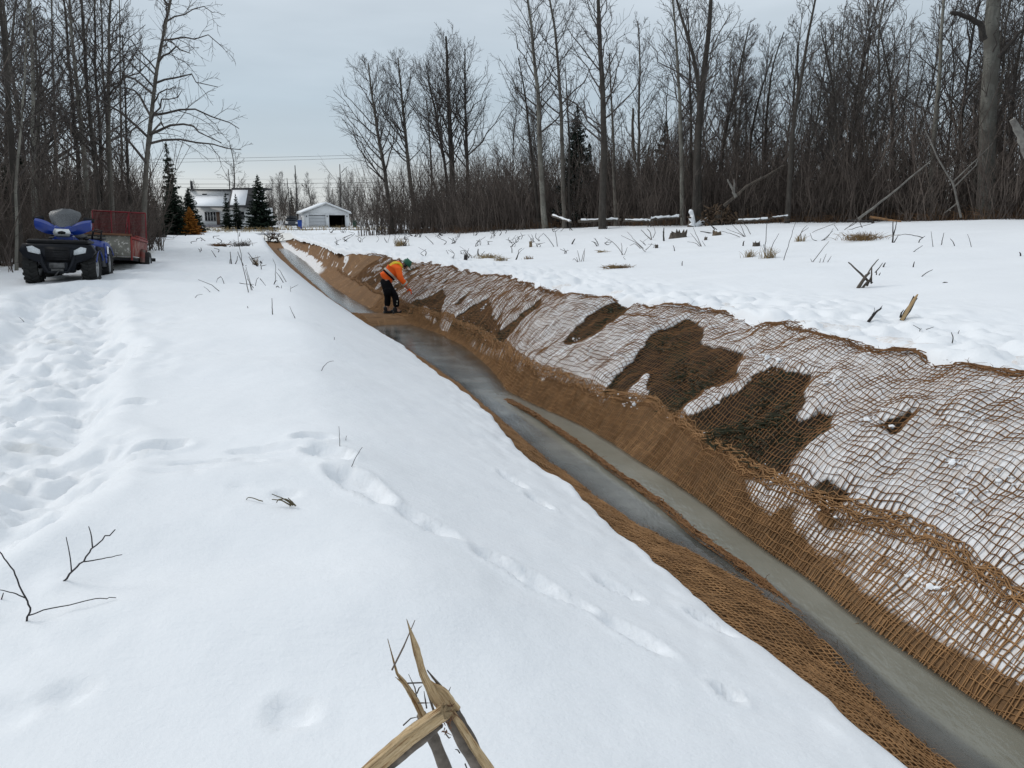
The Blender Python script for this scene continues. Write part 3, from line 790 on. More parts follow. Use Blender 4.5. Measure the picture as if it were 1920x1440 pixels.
def make_tree(path, rad, seed, crown=.35, nb=26, blen=.22, ang=(35, 60), up=.25, n2=5, n3=5, n4=0, rmin=.006, wob=.05, ctop=.99, curl=0., bprof=None, lean_r=1.):
    """path: (K,3) trunk, rad: (K,) radii. returns trunk (V,Q) and crown (V,Q)"""
    rg = np.random.default_rng(seed)
    K = 14; path = np.asarray(path, float); rad = np.asarray(rad, float)
    d = np.r_[0, np.cumsum(np.linalg.norm(np.diff(path, axis=0), axis=1))]; H = d[-1]
    q = np.linspace(0, H, K)
    P = np.stack([np.interp(q, d, path[:, j]) for j in range(3)], 1)
    P[1:-1] = .25 * P[:-2] + .5 * P[1:-1] + .25 * P[2:]
    w = np.cumsum(rg.normal(0, .012 * H / K * 2.2, (K, 3)), axis=0); w[:, 2] = 0; w -= np.linspace(0, 1, K)[:, None] * w[-1]
    P += w
    Rt = np.interp(q, d, rad)
    Rt[0] *= 1.18
    tv = tubes(P[None], Rt[None], 9)
    prof = bprof or (lambda t: H * blen * (1.12 - ((t - crown) / (1.0 - crown + 1e-6))) ** .75)
    B1, R1 = spawn(P[None], Rt[None], nb, rg, crown, ctop, 0, ang, up, 7, .016, wob, .012, prof, curl)
    out = [(B1, R1, 5)]
    B2, R2 = spawn(B1, R1, n2, rg, .22, .98, .48, (28, 58), up * .5, 5, .012, wob, rmin * 1.3, None, curl * .5)
    out.append((B2, R2, 3))
    B3, R3 = spawn(B2, R2, n3, rg, .15, 1., .5, (25, 60), .12, 3, .009, .06, rmin)
    out.append((B3, R3, 3))
    if n4:
        B4, R4 = spawn(B3, R3, n4, rg, .25, 1., .55, (25, 60), .10, 3, .008, .05, rmin * .8); out.append((B4, R4, 3))
    V = []; Q = []; n = 0
    for b, r, s in out:
        v, f = tubes(b, r, s); V.append(v); Q.append(f + n); n += len(v)
    return tv, (np.vstack(V), np.vstack(Q))
def tree_thing(base, tv, cv, label, cat='tree', bark='mid', twig=None, group=None, name='bare_tree', meshes=None):
    e = empty(name, base, 0, label, cat, group)
    if meshes is None:
        meshes = (mk_mesh('trunk', tv[0], tv[1]), mk_mesh('crown', cv[0], cv[1]))
    link('trunk', meshes[0], BARK[bark], e); link('crown', meshes[1], twig or TWIG, e)
    return e, meshes
def key_tree(Y, pts, wpx, label, seed, bark='mid', dy=None, rt=.25, twig=None, ext=1.0, **kw):
    """pts: picture points from base up, standing at distance Y; wpx trunk width there"""
    x, y = at(pts[0][0], pts[0][1], Y)[:2]
    z0 = gz(x, y) - .15
    P = [np.array([x, y, z0])]
    n = len(pts)
    rg = np.random.default_rng(seed)
    lean = dy if dy is not None else rg.uniform(-.05, .05)
    for px, py in pts[1:]:
        yy = Y
        q = at(px, py, yy)
        for _ in range(3):
            yy = Y + lean * (q[2] - z0); q = at(px, py, yy)
        P.append(q)
    if ext > 0:
        v = P[-1] - P[-2]; P.append(P[-1] + v / np.linalg.norm(v) * ext)
    P = np.array(P)
    d = np.r_[0, np.cumsum(np.linalg.norm(np.diff(P, axis=0), axis=1))]
    r0 = wpx * Y / F / 2
    rad = r0 * (1 - (1 - rt) * (d / d[-1]) ** 1.1)
    P0 = P[0].copy()
    tv, cv = make_tree(P - P0, rad, seed, **kw)
    return tree_thing(P0, tv, cv, label, bark=bark, twig=twig)

# the woods behind the quad bike
LT = [
 (15, [(36,470),(30,330),(16,150),(3,20)], 15, 'thick dark old trunk at the outer edge of the woods beside the quad bike', 'dark', dict(crown=.3, nb=26, blen=.2, up=.2)),
 (14.5, [(26,480),(32,330),(45,190),(50,60)], 6, 'thin pale trunk crossing in front of the thick dark old trunk', 'pale', dict(crown=.5, nb=16, blen=.14)),
 (18, [(60,460),(62,280),(61,120),(54,0)], 12, 'grey poplar with pale upper trunk standing over the quad bike handlebars', 'pale', dict(crown=.3, nb=26, blen=.22, up=.3)),
 (18.4, [(76,460),(75,280),(73,180),(68,100)], 9, 'dark second stem close beside the grey poplar over the quad bike', 'mid', dict(crown=.35, nb=20, blen=.22, up=.3)),
 (21, [(152,440),(143,260),(129,110),(121,0)], 9, 'dark half of a leaning pair of trunks behind the quad bike windshield', 'dark', dict(crown=.3, nb=26, blen=.2)),
 (20.5, [(166,440),(157,290),(143,140),(129,0)], 11, 'pale half of a leaning pair of trunks behind the quad bike windshield', 'pale', dict(crown=.4, nb=22, blen=.2)),
 (22, [(191,440),(188,240),(178,120),(176,0)], 8, 'straight dark trunk behind the gap between quad bike and trailer', 'dark', dict(crown=.3, nb=24, blen=.18)),
 (23, [(206,440),(200,240),(190,110),(186,0)], 6.5, 'thin straight trunk just to the side of the trunk with the long arched limb', 'mid', dict(crown=.35, nb=22, blen=.16)),
 (20, [(207,440),(202,250),(203,120),(208,0)], 10, 'tall grey trunk with long arched limbs behind the red trailer', 'mid', dict(crown=.3, nb=26, blen=.24, up=.12)),
 (22, [(251,440),(242,290),(234,180),(229,65)], 6.5, 'slim dark trunk with a dead broken top behind the red trailer', 'dark', dict(crown=.35, nb=20, blen=.17, ext=0.)),
 (19, [(262,440),(270,320),(284,200),(300,85),(318,0)], 10.5, 'leaning grey aspen with drooping limbs over open sky behind the trailer', 'mid', dict(crown=.32, nb=30, blen=.27, ang=(55, 85), up=-.05, curl=-.10, n2=6, n3=6, ext=1.5)),
 (26, [(100,440),(104,260),(98,100),(96,0)], 7, 'plain grey trunk between the poplar pair and the leaning pair', 'mid', dict(crown=.3, nb=24, blen=.2)),
 (27, [(4,440),(10,250),(30,0)], 9, 'grey trunk deep in the woods past the thick dark old trunk', 'mid', dict(crown=.3, nb=24, blen=.2)),
 (30, [(228,440),(226,250),(222,90),(224,0)], 5, 'thin far trunk behind the middle of the red trailer mesh', 'mid', dict(crown=.3, nb=20, blen=.16)),
]
for i, (Y, pts, w, lab, bk, kw) in enumerate(LT):
    kw = dict(kw); kw.setdefault('n2', 5); kw.setdefault('n3', 5); kw.setdefault('rmin', .005)
    kw.setdefault('ang', (38, 68))
    key_tree(Y * 1.2, pts, w, lab, 300 + i, bk, **kw)
# the woods beyond the snow field, from the garage end to the near end
RT_ = [
 (60, [(737,425),(722,330),(703,215),(690,118)], 9, 'pale leaning poplar nearest the white garage with a wide forked crown', 'mid', dict(crown=.3, nb=32, blen=0.312, up=.35, ext=0, n2=6, n3=6)),
 (60, [(784,425),(768,330),(754,200),(746,108)], 9, 'second leaning poplar from the white garage', 'mid', dict(crown=.4, nb=32, blen=0.260, up=.4, ext=0, n2=6, n3=6)),
 (57, [(853,424),(848,320),(841,200),(836,68)], 13, 'stout dark poplar at the centre of a clump of three by the field edge', 'dark', dict(crown=.32, nb=36, blen=0.260, up=.45, ext=0, n2=6, n3=6)),
 (57.5, [(846,424),(835,310),(815,210),(798,120)], 7, 'slim dark stem spreading out of the clump of three on the garage side', 'dark', dict(crown=.4, nb=26, blen=0.286, up=.5, ext=0, n2=6, n3=6)),
 (57, [(876,424),(876,300),(872,200),(872,92)], 8, 'upright dark stem of the clump of three on the spruce side', 'dark', dict(crown=.35, nb=30, blen=0.260, up=.4, ext=0, n2=6, n3=6)),
 (62, [(812,424),(808,330),(802,240),(800,180)], 5, 'thin short trunk between the second leaning poplar and the clump of three', 'mid', dict(crown=.35, nb=18, blen=.2, up=.4, ext=0)),
 (46, [(1022,414),(1012,300),(1003,140),(988,0)], 11, 'tall pale poplar on the garage side of the dark spruce', 'pale', dict(crown=.35, nb=30, blen=.2, up=.35, ext=2)),
 (47, [(1014,414),(995,280),(985,180),(972,110)], 7, 'slanting dark stem fanning away from the tall pale poplar', 'dark', dict(crown=.4, nb=18, blen=.2, up=.3, ext=0)),
 (45, [(1060,414),(1055,280),(1045,110),(1030,0)], 9, 'tall dark poplar just in front of the dark spruce', 'mid', dict(crown=.4, nb=28, blen=.17, up=.35, ext=2)),
 (45, [(1068,414),(1068,250),(1060,130)], 6, 'thin dark stem against the dark spruce', 'dark', dict(crown=.5, nb=14, blen=.15, ext=0)),
 (39, [(1131,413),(1133,260),(1131,110),(1126,0)], 14, 'big straight dark poplar between the two dark spruces', 'dark', dict(crown=.3, nb=34, blen=.2, up=.2, n2=6, ext=3)),
 (42, [(1156,413),(1150,250),(1142,100)], 7, 'slim stem close behind the big straight dark poplar', 'mid', dict(crown=.4, nb=18, blen=.16, ext=0)),
 (44, [(1198,413),(1198,200),(1200,130),(1196,40)], 7, 'slender tree with a fine airy crown past the big straight dark poplar', 'mid', dict(crown=.3, nb=28, blen=.17, up=.4, ext=0)),
 (38, [(1281,413),(1278,260),(1273,130),(1262,0)], 9, 'thin pale stem beside the large forked poplar', 'pale', dict(crown=.35, nb=22, blen=.18, up=.4, ext=1)),
 (40, [(1296,413),(1297,260),(1295,120),(1290,20)], 7, 'straight dark stem tight beside the large forked poplar', 'dark', dict(crown=.5, nb=18, blen=.16, up=.4, ext=0)),
 (37, [(1308,413),(1310,270),(1314,185),(1327,90),(1333,0)], 17, 'large forked dark poplar, its main stem', 'dark', dict(crown=.42, nb=24, blen=.17, up=.35, ext=2)),
 (37, [(1309,300),(1311,200),(1303,120),(1285,60),(1268,0)], 12, 'curving arm of the large forked dark poplar', 'dark', dict(crown=.3, nb=20, blen=.26, up=.4, ext=1)),
 (41, [(1345,413),(1362,230),(1382,160),(1402,60)], 9, 'slanting bare tree with a rounded twiggy crown past the forked poplar', 'dark', dict(crown=.35, nb=30, blen=.2, up=.35, n3=6, ext=0)),
 (43, [(1376,413),(1378,280),(1378,200),(1374,120)], 7, 'straight grey stem rising out of the brush past the forked poplar', 'mid', dict(crown=.5, nb=20, blen=.2, up=.35, ext=0)),
 (42, [(1402,413),(1408,260),(1425,180),(1450,100)], 7, 'thin tree slanting towards the broken snag', 'dark', dict(crown=.3, nb=24, blen=.18, up=.3, ext=0)),
 (42, [(1432,413),(1436,230),(1446,130),(1470,60)], 7, 'upright twiggy tree just before the broken snag', 'dark', dict(crown=.3, nb=26, blen=.18, up=.35, ext=0)),
 (34, [(1476,400),(1484,235),(1500,140),(1515,60),(1527,0)], 10, 'slanting dark snag with a splintered side stub against the sky', 'dark', dict(crown=.35, nb=14, blen=.2, up=.2, n2=4, n3=3, ext=1)),
 (33, [(1744,409),(1752,250),(1763,110),(1769,0)], 11, 'straight pale poplar standing free near the thick grey trunk', 'pale', dict(crown=.35, nb=26, blen=.17, up=.2, n3=5, ext=2)),
 (30.5, [(1848,408),(1851,250),(1856,120),(1864,0)], 31, 'thickest grey poplar trunk with a bent dead limb by the field edge', 'scar', dict(crown=.5, nb=16, blen=.16, up=.25, ext=3)),
 (33, [(1900,409),(1896,220),(1905,120),(1920,40)], 10, 'dark tree at the edge of view behind the thickest trunk', 'dark', dict(crown=.3, nb=26, blen=.22, up=.3, ext=1)),
 (36, [(1570,413),(1566,260),(1560,160),(1540,60)], 8, 'dark twiggy tree in the middle of the far brush', 'dark', dict(crown=.25, nb=30, blen=.22, up=.3, n3=6, ext=0)),
 (35, [(1676,412),(1676,250),(1668,140),(1650,60)], 8, 'crooked dark tree between the far brush and the straight pale poplar', 'dark', dict(crown=.25, nb=30, blen=.22, up=.25, n3=6, ext=0)),
]
for i, (Y, pts, w, lab, bk, kw) in enumerate(RT_):
    kw = dict(kw); kw.setdefault('n2', 5); kw.setdefault('n3', 5); kw.setdefault('rmin', .0075)
    key_tree(Y, pts, w, lab, 400 + i, bk, rt=.62 if w > 30 else .25, **kw)

# slender trees of the same kind, copied
PROT = []
for i in range(6):
    rg = np.random.default_rng(600 + i); H = 9.5
    n = 8; px_ = np.cumsum(rg.normal(0, .16, n)); py_ = np.cumsum(rg.normal(0, .16, n))
    path = np.stack([px_ - px_[0], py_ - py_[0], np.linspace(0, H, n)], 1)
    tv, cv = make_tree(path, np.linspace(.07, .015, n), 620 + i, crown=.22, nb=30, blen=.2, ang=(28, 52), up=.35, n2=5, n3=5, rmin=.007)
    PROT.append((mk_mesh('trunk', *tv), mk_mesh('crown', *cv)))
    PROT[-1][0].materials.append(BARK['mid' if i % 3 else 'dark']); PROT[-1][1].materials.append(TWIG if i % 2 else TWIGG)
def proto_tree(x, y, h, i, lab, group):
    e = empty('bare_tree', (x, y, gz(x, y) - .1), random.uniform(0, 6.28), lab, 'tree', group)
    k = h / 9.5; e.scale = (k * random.uniform(.8, 1.2), k * random.uniform(.8, 1.2), k)
    for nm, me in zip(('trunk', 'crown'), PROT[i]):
        link(nm, me, None, e)
r_ = random.Random(3)
def edge_pt(t, back):
    """along the edge of the woods beyond the field (t 0..1 from the garage end), back = metres into the woods"""
    x0, y0, x1, y1 = -9.5, 60.5, 21.5, 26.5
    dx, dy = x1 - x0, y1 - y0; L = math.hypot(dx, dy)
    wv = .9 * math.sin(t * 17) + .5 * math.sin(t * 41)
    return x0 + dx * t + (-dy / L) * (back + wv), y0 + dy * t + (dx / L) * (back + wv)
for k in range(84):
    t = r_.uniform(.0, 1.12) if k < 36 else r_.uniform(.52, 1.15); b = r_.uniform(1, 17)
    x, y = edge_pt(t, b)
    h = r_.uniform(6, 9.5) if t < .5 else r_.uniform(7.5, 12.5)
    proto_tree(x, y, h, r_.randrange(6), 'slender grey bare tree among many in the woods beyond the snow field', 'slender trees beyond the snow field')
for k in range(30):
    y = r_.uniform(16, 60); x = float(x_edge(y)) - r_.uniform(.8, 15)
    proto_tree(x, y, r_.uniform(6.5, 12), r_.randrange(6), 'slender grey bare tree among many in the woods behind the quad bike', 'slender trees behind the quad bike')
for k in range(40):
    px = r_.uniform(505, 735); Y = r_.uniform(122, 165); q = at(px, 420, Y)
    proto_tree(q[0], Y, r_.uniform(5.5, 9.5), r_.randrange(6), 'thin bare tree in the low woods behind the white garage', 'thin trees behind the garage')
for k in range(22):
    px = r_.uniform(250, 510); Y = r_.uniform(135, 170); q = at(px, 420, Y)
    proto_tree(q[0], Y, r_.uniform(6, 9.), r_.randrange(6), 'thin bare tree showing over the roof of the white house', 'thin trees behind the house')
# two birches near the garage and the lone tree behind the house
for (Y, pts, w, lab, bk, kw) in [
 (128, [(439,420),(439,340),(438,300),(430,266)], 3.5, 'lone open-crowned bare tree rising behind the white house roof', 'dark', dict(crown=.38, nb=20, blen=.18, ang=(45, 75))),
 (118, [(590,422),(583,370),(566,345)], 2.6, 'thin white birch behind the parked dark car', 'white', dict(crown=.5, nb=12, blen=.16)),
 (118, [(681,424),(676,380),(670,352)], 2.6, 'thin white birch past the garage bins', 'white', dict(crown=.5, nb=12, blen=.18)),
 (118, [(640,405),(643,370),(637,340)], 2.4, 'thin white birch rising behind the garage ridge', 'white', dict(crown=.4, nb=14, blen=.2))]:
    key_tree(Y, pts, w, lab, 900 + int(pts[0][0]), bk, n2=4, n3=4, rmin=.016, ext=0, **kw)

# dense brush at the foot of both woods: nobody could count it
def brush_mesh(name, n, wid, dep, hfun, seed, rmin, nt=4, pw=1.35, f0=-1.4):
    """a strip of stems wid metres along the edge, dep metres deep, standing on z = 0"""
    rg = np.random.default_rng(seed)
    B = np.stack([rg.uniform(-.5, wid + .5, n), f0 + dep * rg.random(n) ** pw], 1)
    B[:, 1] += .5 * np.sin(B[:, 0] * 2.1 + seed) * np.exp(-np.maximum(B[:, 1], 0))
    h = hfun(rg, n); k = 5; tt = np.linspace(0, 1, k)
    P = np.zeros((n, k, 3)); P[:, :, 0] = B[:, 0:1]; P[:, :, 1] = B[:, 1:2]
    P[:, :, 2] = -.25 + h[:, None] * tt
    ln = rg.normal(0, .22, (n, 2)) * h[:, None]
    P[:, :, :2] += ln[:, None, :] * (tt ** 1.4)[None, :, None] + rg.normal(0, .03, (n, k, 2)) * h[:, None, None]
    Rd = (h * .0042)[:, None] * (1.1 - .75 * tt)[None] + rmin * .6
    V, Q = tubes(P, Rd, 3)
    C, Rc = spawn(P, Rd, nt, rg, .25, 1., .36, (22, 60), .12, 3, .006, .07, rmin)
    V2, Q2 = tubes(C, Rc, 3); Q = np.vstack([Q, Q2 + len(V)]); V = np.vstack([V, V2])
    C3, Rc3 = spawn(C, Rc, 3, rg, .2, 1., .5, (22, 60), .05, 2, .006, .05, rmin * .8)
    V2, Q2 = tubes(C3, Rc3, 3); Q = np.vstack([Q, Q2 + len(V)]); V = np.vstack([V, V2])
    me = mk_mesh(name, V, Q); me.materials.append(BRUSHM); return me
def gz_fast(x, y):
    s, u = su(x, y)
    return float(snow_r(np.array([s]), np.array([u]))[0]) if u > 2 else float(snow_l0(np.array([s]), np.array([u]))[0])
def lay(meshes, pts, wid, into, label, seed):
    """strips end to end along the line of points; into = side of the line the woods lie on (+1 left of travel)"""
    rg = random.Random(seed); k = 0
    pts = np.array(pts, float); d = np.r_[0, np.cumsum(np.linalg.norm(np.diff(pts, axis=0), axis=1))]
    q = np.arange(0, d[-1], wid)
    for a in q:
        p0 = np.array([np.interp(a, d, pts[:, j]) for j in (0, 1)]); p1 = np.array([np.interp(min(a + wid, d[-1] + 0), d, pts[:, j]) for j in (0, 1)])
        if np.linalg.norm(p1 - p0) < .3 * wid: continue
        if rg.random() < .5: p0, p1, sg = p1, p0, -into
        else: sg = into
        z0, z1 = gz_fast(*p0), gz_fast(*p1)
        ex = Vector((p1[0] - p0[0], p1[1] - p0[1], z1 - z0)) / wid
        ey = Vector((-ex.y, ex.x, 0)).normalized() * sg
        yy = p0 + np.array([ey.x, ey.y]) * 8; ey.z = .7 * (gz_fast(*yy) - z0) / 8
        hz = rg.uniform(.85, 1.15)
        o = link('undergrowth', meshes[k % len(meshes)]); k += 1
        o.matrix_world = Matrix(((ex.x, ey.x, 0, p0[0]), (ex.y, ey.y, 0, p0[1]), (ex.z, ey.z, hz, z0), (0, 0, 0, 1)))
        tag(o, label, None, None, 'stuff')
BR_ = [brush_mesh('undergrowth', 1350, 8, 17, lambda rg, n: rg.uniform(1.4, 4.7, n) * rg.choice([.6, 1, 1, 1.3], n), 71 + i, .0065) for i in range(2)]
BL_ = [brush_mesh('undergrowth', 1050, 8, 13, lambda rg, n: rg.uniform(1.0, 3.9, n) * rg.choice([.5, .8, 1.2], n), 81 + i, .0055, 4, 1.4, -.2) for i in range(2)]
BG_ = [brush_mesh('undergrowth', 700, 24, 24, lambda rg, n: rg.uniform(2.2, 4.8, n), 91, .014, 3, 1., 0)]
lay(BR_, [edge_pt(t, 0)[:2] for t in np.linspace(-.03, 1.25, 40)], 8, 1, 'dense dark brush filling the foot of the woods beyond the field', 1)
lay(BL_, [(float(x_edge(y)), y) for y in np.linspace(11, 64, 60)], 8, 1, 'dense grey brown brush behind the quad bike', 2)
lay(BG_, [(-85, 124), (5, 124)], 24, 1, 'reddish brown brush behind the house and garage', 3)

# conifers
def needle_mat(name, a, b, sn=0.):
    m = NT(name); n1 = m.noise(3.5, 4, .6); n2 = m.noise(9, 3, .6)
    c = m.mix(m.rng(n1, .35, .65), a, b)
    if sn:
        g = m.n('ShaderNodeNewGeometry'); sp = m.n('ShaderNodeSeparateXYZ'); m.l(g.outputs['Normal'], sp.inputs[0])
        c = m.mix(m.math('MULTIPLY', m.rng(m.math('ABSOLUTE', sp.outputs[2]), .5, .9), m.rng(n2, 1 - sn, 1.02 - sn)), c, (.75, .78, .8))
    m.base(c); m.rough(.8); m.spec(.2); return m.m
NEED = needle_mat('spruce needles', (.020, .034, .020), (.009, .017, .011))
NEEDS = needle_mat('dusted spruce needles', (.020, .032, .021), (.009, .016, .011), .44)
NEEDO = needle_mat('rusty needles', (.46, .20, .035), (.28, .115, .022))
def conifer(seed, h=8., w=2.4, low=.06, dens=1.0, droop=.25, ragged=.2, tuft=.34):
    rg = np.random.default_rng(seed)
    tv = tubes(np.array([[(0, 0, 0), (.03, 0, h * .35), (0, .03, h * .7), (0, 0, h)]]), np.array([[.017 * h, .012 * h, .006 * h, .004]]), 7)
    nw = int(h * 4.6 * dens); BP_ = []; BR = []; NV = []
    for i in range(nw):
        f = f0 = low + (1 - low) * (i + rg.random() * .6) / nw
        L = w / 2 * (1 - f) ** .85 * rg.uniform(1 - ragged, 1 + ragged) + .05
        nbr = max(4, int(9 * dens * (1 - .45 * f)))
        a0 = rg.random() * 6.28
        for j in range(nbr):
            a = a0 + j * 6.283 / nbr + rg.normal(0, .18); l = L * rg.uniform(.7, 1.12)
            t = np.linspace(0, 1, 4); f = min(.985, max(.01, f0 + rg.normal(0, .55 / nw))); l *= rg.choice([1, 1, 1, .7])
            rise = (.28 * f) * l
            P = np.stack([np.cos(a) * l * t, np.sin(a) * l * t, f * h + rise * t - droop * l * t ** 1.6 + .10 * l * t ** 4], 1)
            BP_.append(P); BR.append(np.linspace(.011, .004, 4) * (.6 + l * .5))
            m_ = max(3, int(l / .085))
            for q in np.linspace(.12, 1., m_):
                p = P[0] + (P[-1] - P[0]) * q; p[2] = np.interp(q, t, P[:, 2])
                for sg in (-1, 1):
                    tl = tuft * l * (1.05 - q * .6) * rg.uniform(.6, 1.15) + .05
                    aa = a + sg * rg.uniform(.5, 1.0)
                    tip = p + np.array([math.cos(aa) * tl, math.sin(aa) * tl, -.22 * tl + rg.normal(0, .10)])
                    sd = np.array([-math.sin(aa), math.cos(aa), rg.normal(0, 1.1)]) * (.04 + .07 * tl)
                    NV += [p + sd * .35, p - sd * .35, .45 * p + .55 * tip - sd - [0, 0, .03], tip, .45 * p + .55 * tip + sd - [0, 0, .03]]
    # leader
    for j in range(8):
        p = np.array([0, 0, h * (1 - .005 * j)]); aa = rg.random() * 6.28
        tip = p + np.array([math.cos(aa) * .12, math.sin(aa) * .12, .16]); sd = np.array([-math.sin(aa), math.cos(aa), 0]) * .03
        NV += [p + sd * .3, p - sd * .3, .5 * (p + tip) - sd, tip, .5 * (p + tip) + sd]
    NV = np.array(NV); n = len(NV) // 5; b = np.arange(n)[:, None] * 5
    T = np.vstack([b + [0, 1, 2], b + [0, 2, 4], b + [2, 3, 4]])
    bv = tubes(np.array(BP_), np.array(BR), 3)
    tm = mk_mesh('trunk', np.vstack([tv[0], bv[0]]), np.vstack([tv[1], bv[1] + len(tv[0])]))
    cm = mk_mesh('crown', NV, None, T, smooth=False)
    tm.materials.append(BARK['dark'])
    return tm, cm
CON = [conifer(801, 8, 3.2), conifer(802, 8, 2.5, .03, 1., .2, .25), conifer(803, 8, 3.9, .03, 1.15, .12)]
CONM = {}
def place_conifer(px, ytop, Y, wpx, i, lab, mat=None, name='spruce_tree', group=None, base_z=None, dz=0.):
    q = at(px, ytop, Y); z0 = gz(q[0], Y) - .1 if base_z is None else base_z
    e = empty(name, (q[0], Y, z0), random.uniform(0, 6.28), lab, 'tree', group)
    h = q[2] - z0; k = h / 8.; w0 = (3.2, 2.5, 3.9)[i]; kw = (wpx * Y / F) / w0
    e.scale = (kw, kw, k)
    key = (i, mat.name if mat else '')
    if key not in CONM:
        c = CON[i][1].copy(); c.materials.append(mat or NEED); CONM[key] = c
    link('trunk', CON[i][0], None, e); link('crown', CONM[key], None, e)
    return e
place_conifer(311, 268, 70, 52, 0, 'tall dark spruce with a ragged open top past the woods behind the trailer')
place_conifer(320, 345, 62, 62, 2, 'broad dark low fir under the tall ragged spruce')
place_conifer(352, 352, 72, 52, 2, 'dark green pine between the orange larch and the white house')
place_conifer(354, 388, 62, 42, 2, 'small rust orange conifer in front of the dark pine', NEEDO, 'larch_tree')
place_conifer(422, 362, 97, 24, 1, 'narrow dark spruce before the house windows, thinner of a close pair')
place_conifer(441, 364, 98, 24, 1, 'narrow dark spruce tucked beside the biggest yard spruce')
place_conifer(482, 328, 96, 58, 2, 'biggest dense dark spruce in the yard of the white house')
place_conifer(1083, 196, 47, 88, 2, 'snow dusted dark spruce standing in the bare woods beyond the field', NEEDS)
place_conifer(1249, 226, 52, 70, 0, 'dark spruce half hidden by thin trunks beyond the field')
place_conifer(545, 352, 140, 14, 1, 'small far spruce in the low woods before the garage')
FARC = [(1105 + 37 * k, 268 + (k * 53) % 38, 50 + (k * 29) % 14, 52) for k in range(23)]
for px, yt, Y, w in FARC + list(((1215, 292, 60, 60), (1300, 285, 56, 60), (1340, 300, 60, 55), (1385, 275, 62, 60), (1418, 290, 58, 50), (1462, 278, 60, 60), (1510, 285, 56, 60), (1560, 290, 54, 60), (1610, 282, 52, 60), (1180, 305, 62, 50), (1140, 310, 62, 50))):
    place_conifer(px, yt, Y, w, r_.randrange(3), 'dark spruce hidden deep among the bare trunks beyond the field', None, 'spruce_tree', 'spruces deep in the far woods')
for px, yt, Y, w in ((25, 270, 30, 90), (62, 300, 34, 80), (118, 315, 38, 70), (140, 330, 40, 60), (175, 325, 42, 60), (225, 340, 45, 60), (282, 350, 52, 40), (-20, 250, 28, 90)):
    place_conifer(px, yt, Y, w, r_.randrange(3), 'dark spruce hidden deep in the woods behind the quad bike', None, 'spruce_tree', 'spruces deep behind the quad bike')
# ------------------------------------------------------------------ road, house, garage, poles
ASPH = simple('wet asphalt', (.050, .052, .055), (.085, .085, .085), 2, .45, .2)
xs = np.linspace(-75, 40, 140); rd = []
for x in xs:
    yc = 89 - .06 * (x + 30)
    for dy in np.linspace(-2.7, 2.7, 5): rd.append((x, yc + dy, max(gz_fast(x, yc + dy), gz_fast(x, yc)) + .05 - .012 * abs(dy)))
idx = np.arange(140 * 5).reshape(140, 5)
tag(link('road', mk_mesh('road', rd, np.stack([idx[:-1, :-1], idx[1:, :-1], idx[1:, 1:], idx[:-1, 1:]], -1).reshape(-1, 4)), ASPH), kind='structure')

WHITE = simple('white siding', (.74, .75, .75), (.66, .67, .68), 1.2, .55, .1)
WHITEB = simple('white trim', (.80, .80, .79), (.74, .74, .73), 3, .5, 0)
BLACKR = simple('black roofing', (.022, .022, .025), (.04, .04, .042), 4, .7, .2)
SNOWR = simple('roof snow', (.84, .862, .885), (.80, .82, .85), 1.5, .65, .2)
GLASSD = simple('dark window glass', (.012, .014, .017), (.02, .022, .026), 2, .08, 0, spec=.6)
GREYW = simple('grey porch boards', (.28, .27, .30), (.20, .19, .21), 3, .7, .1)
STEELG = simple('galvanised steel', (.42, .43, .44), (.32, .33, .34), 8, .4, .05, metal=.7)
BLACKP = simple('black plastic', (.007, .007, .008), (.013, .013, .015), 14, .55, .1, spec=.25)
DARKIN = simple('dark garage interior', (.018, .017, .016), (.03, .028, .026), 2, .9, 0)
POLEM = simple('weathered pole', (.055, .05, .046), (.028, .026, .024), 5, .85, .2)

Y = 118.
X = lambda px, y=Y: float(at(px, 400, y)[0])
zb = -2.0
hc = (X(430), Y, zb)
house = empty('house', hc, 0, 'white two storey house with black flat roofs behind the dark yard spruces', 'house')
def hb(mb, x0, x1, y0, y1, z0, z1, bev=0): return mb.box(((x0 + x1) / 2 - hc[0], (y0 + y1) / 2 - hc[1], (z0 + z1) / 2 - hc[2]), (x1 - x0, y1 - y0, z1 - z0), bev=bev)
w = MB(); hb(w, X(371), X(504), 116.2, 120, zb - .3, 1.0)
hb(w, X(360), X(442), 118, 121.5, .98, 3.55)
for z in np.arange(-1.7, .9, .22): hb(w, X(371) - .005, X(504) + .005, 116.17, 116.3, z, z + .012)
for z in np.arange(1.15, 3.4, .22): hb(w, X(360) - .005, X(442) + .005, 117.97, 118.1, z, z + .012)
w.build('wall', WHITE, house)
rf = MB(); hb(rf, X(358), X(443), 117.6, 122, 3.55, 3.78, .05); top = rf.build('roof', BLACKR, house)
t_ = MB(); hb(t_, X(356.5), X(358.6), 119, 119.5, 3.7, 5.0); t_.build('chimney', BLACKR, top)
def slope(x0, x1, y0, z0, y1, z1, th):
    V = []
    for x in (x0, x1):
        for (y, z) in ((y0, z0), (y1, z1), (y1, z1 + th), (y0, z0 + th)): V.append((x - hc[0], y - hc[1], z - hc[2]))
    return np.array(V), [(0, 1, 2, 3), (7, 6, 5, 4), (0, 4, 5, 1), (1, 5, 6, 2), (2, 6, 7, 3), (3, 7, 4, 0)]
p = MB(); p.add(*slope(X(373), X(441), 114.2, 1.02, 118.0, 2.75, .16)); pr_ = p.build('roof', BLACKR, house)
p = MB(); p.add(*slope(X(375), X(441) - .05, 114.15, 1.17, 117.6, 2.74, .16)); p.build('snow_cover', SNOWR, pr_)
p = MB(); p.add(*slope(X(444), X(506), 114.6, 1.0, 116.6, 3.7, .14)); hb(p, X(444), X(506), 116.55, 120, 3.66, 3.9)
ms_ = p.build('roof', BLACKR, house)
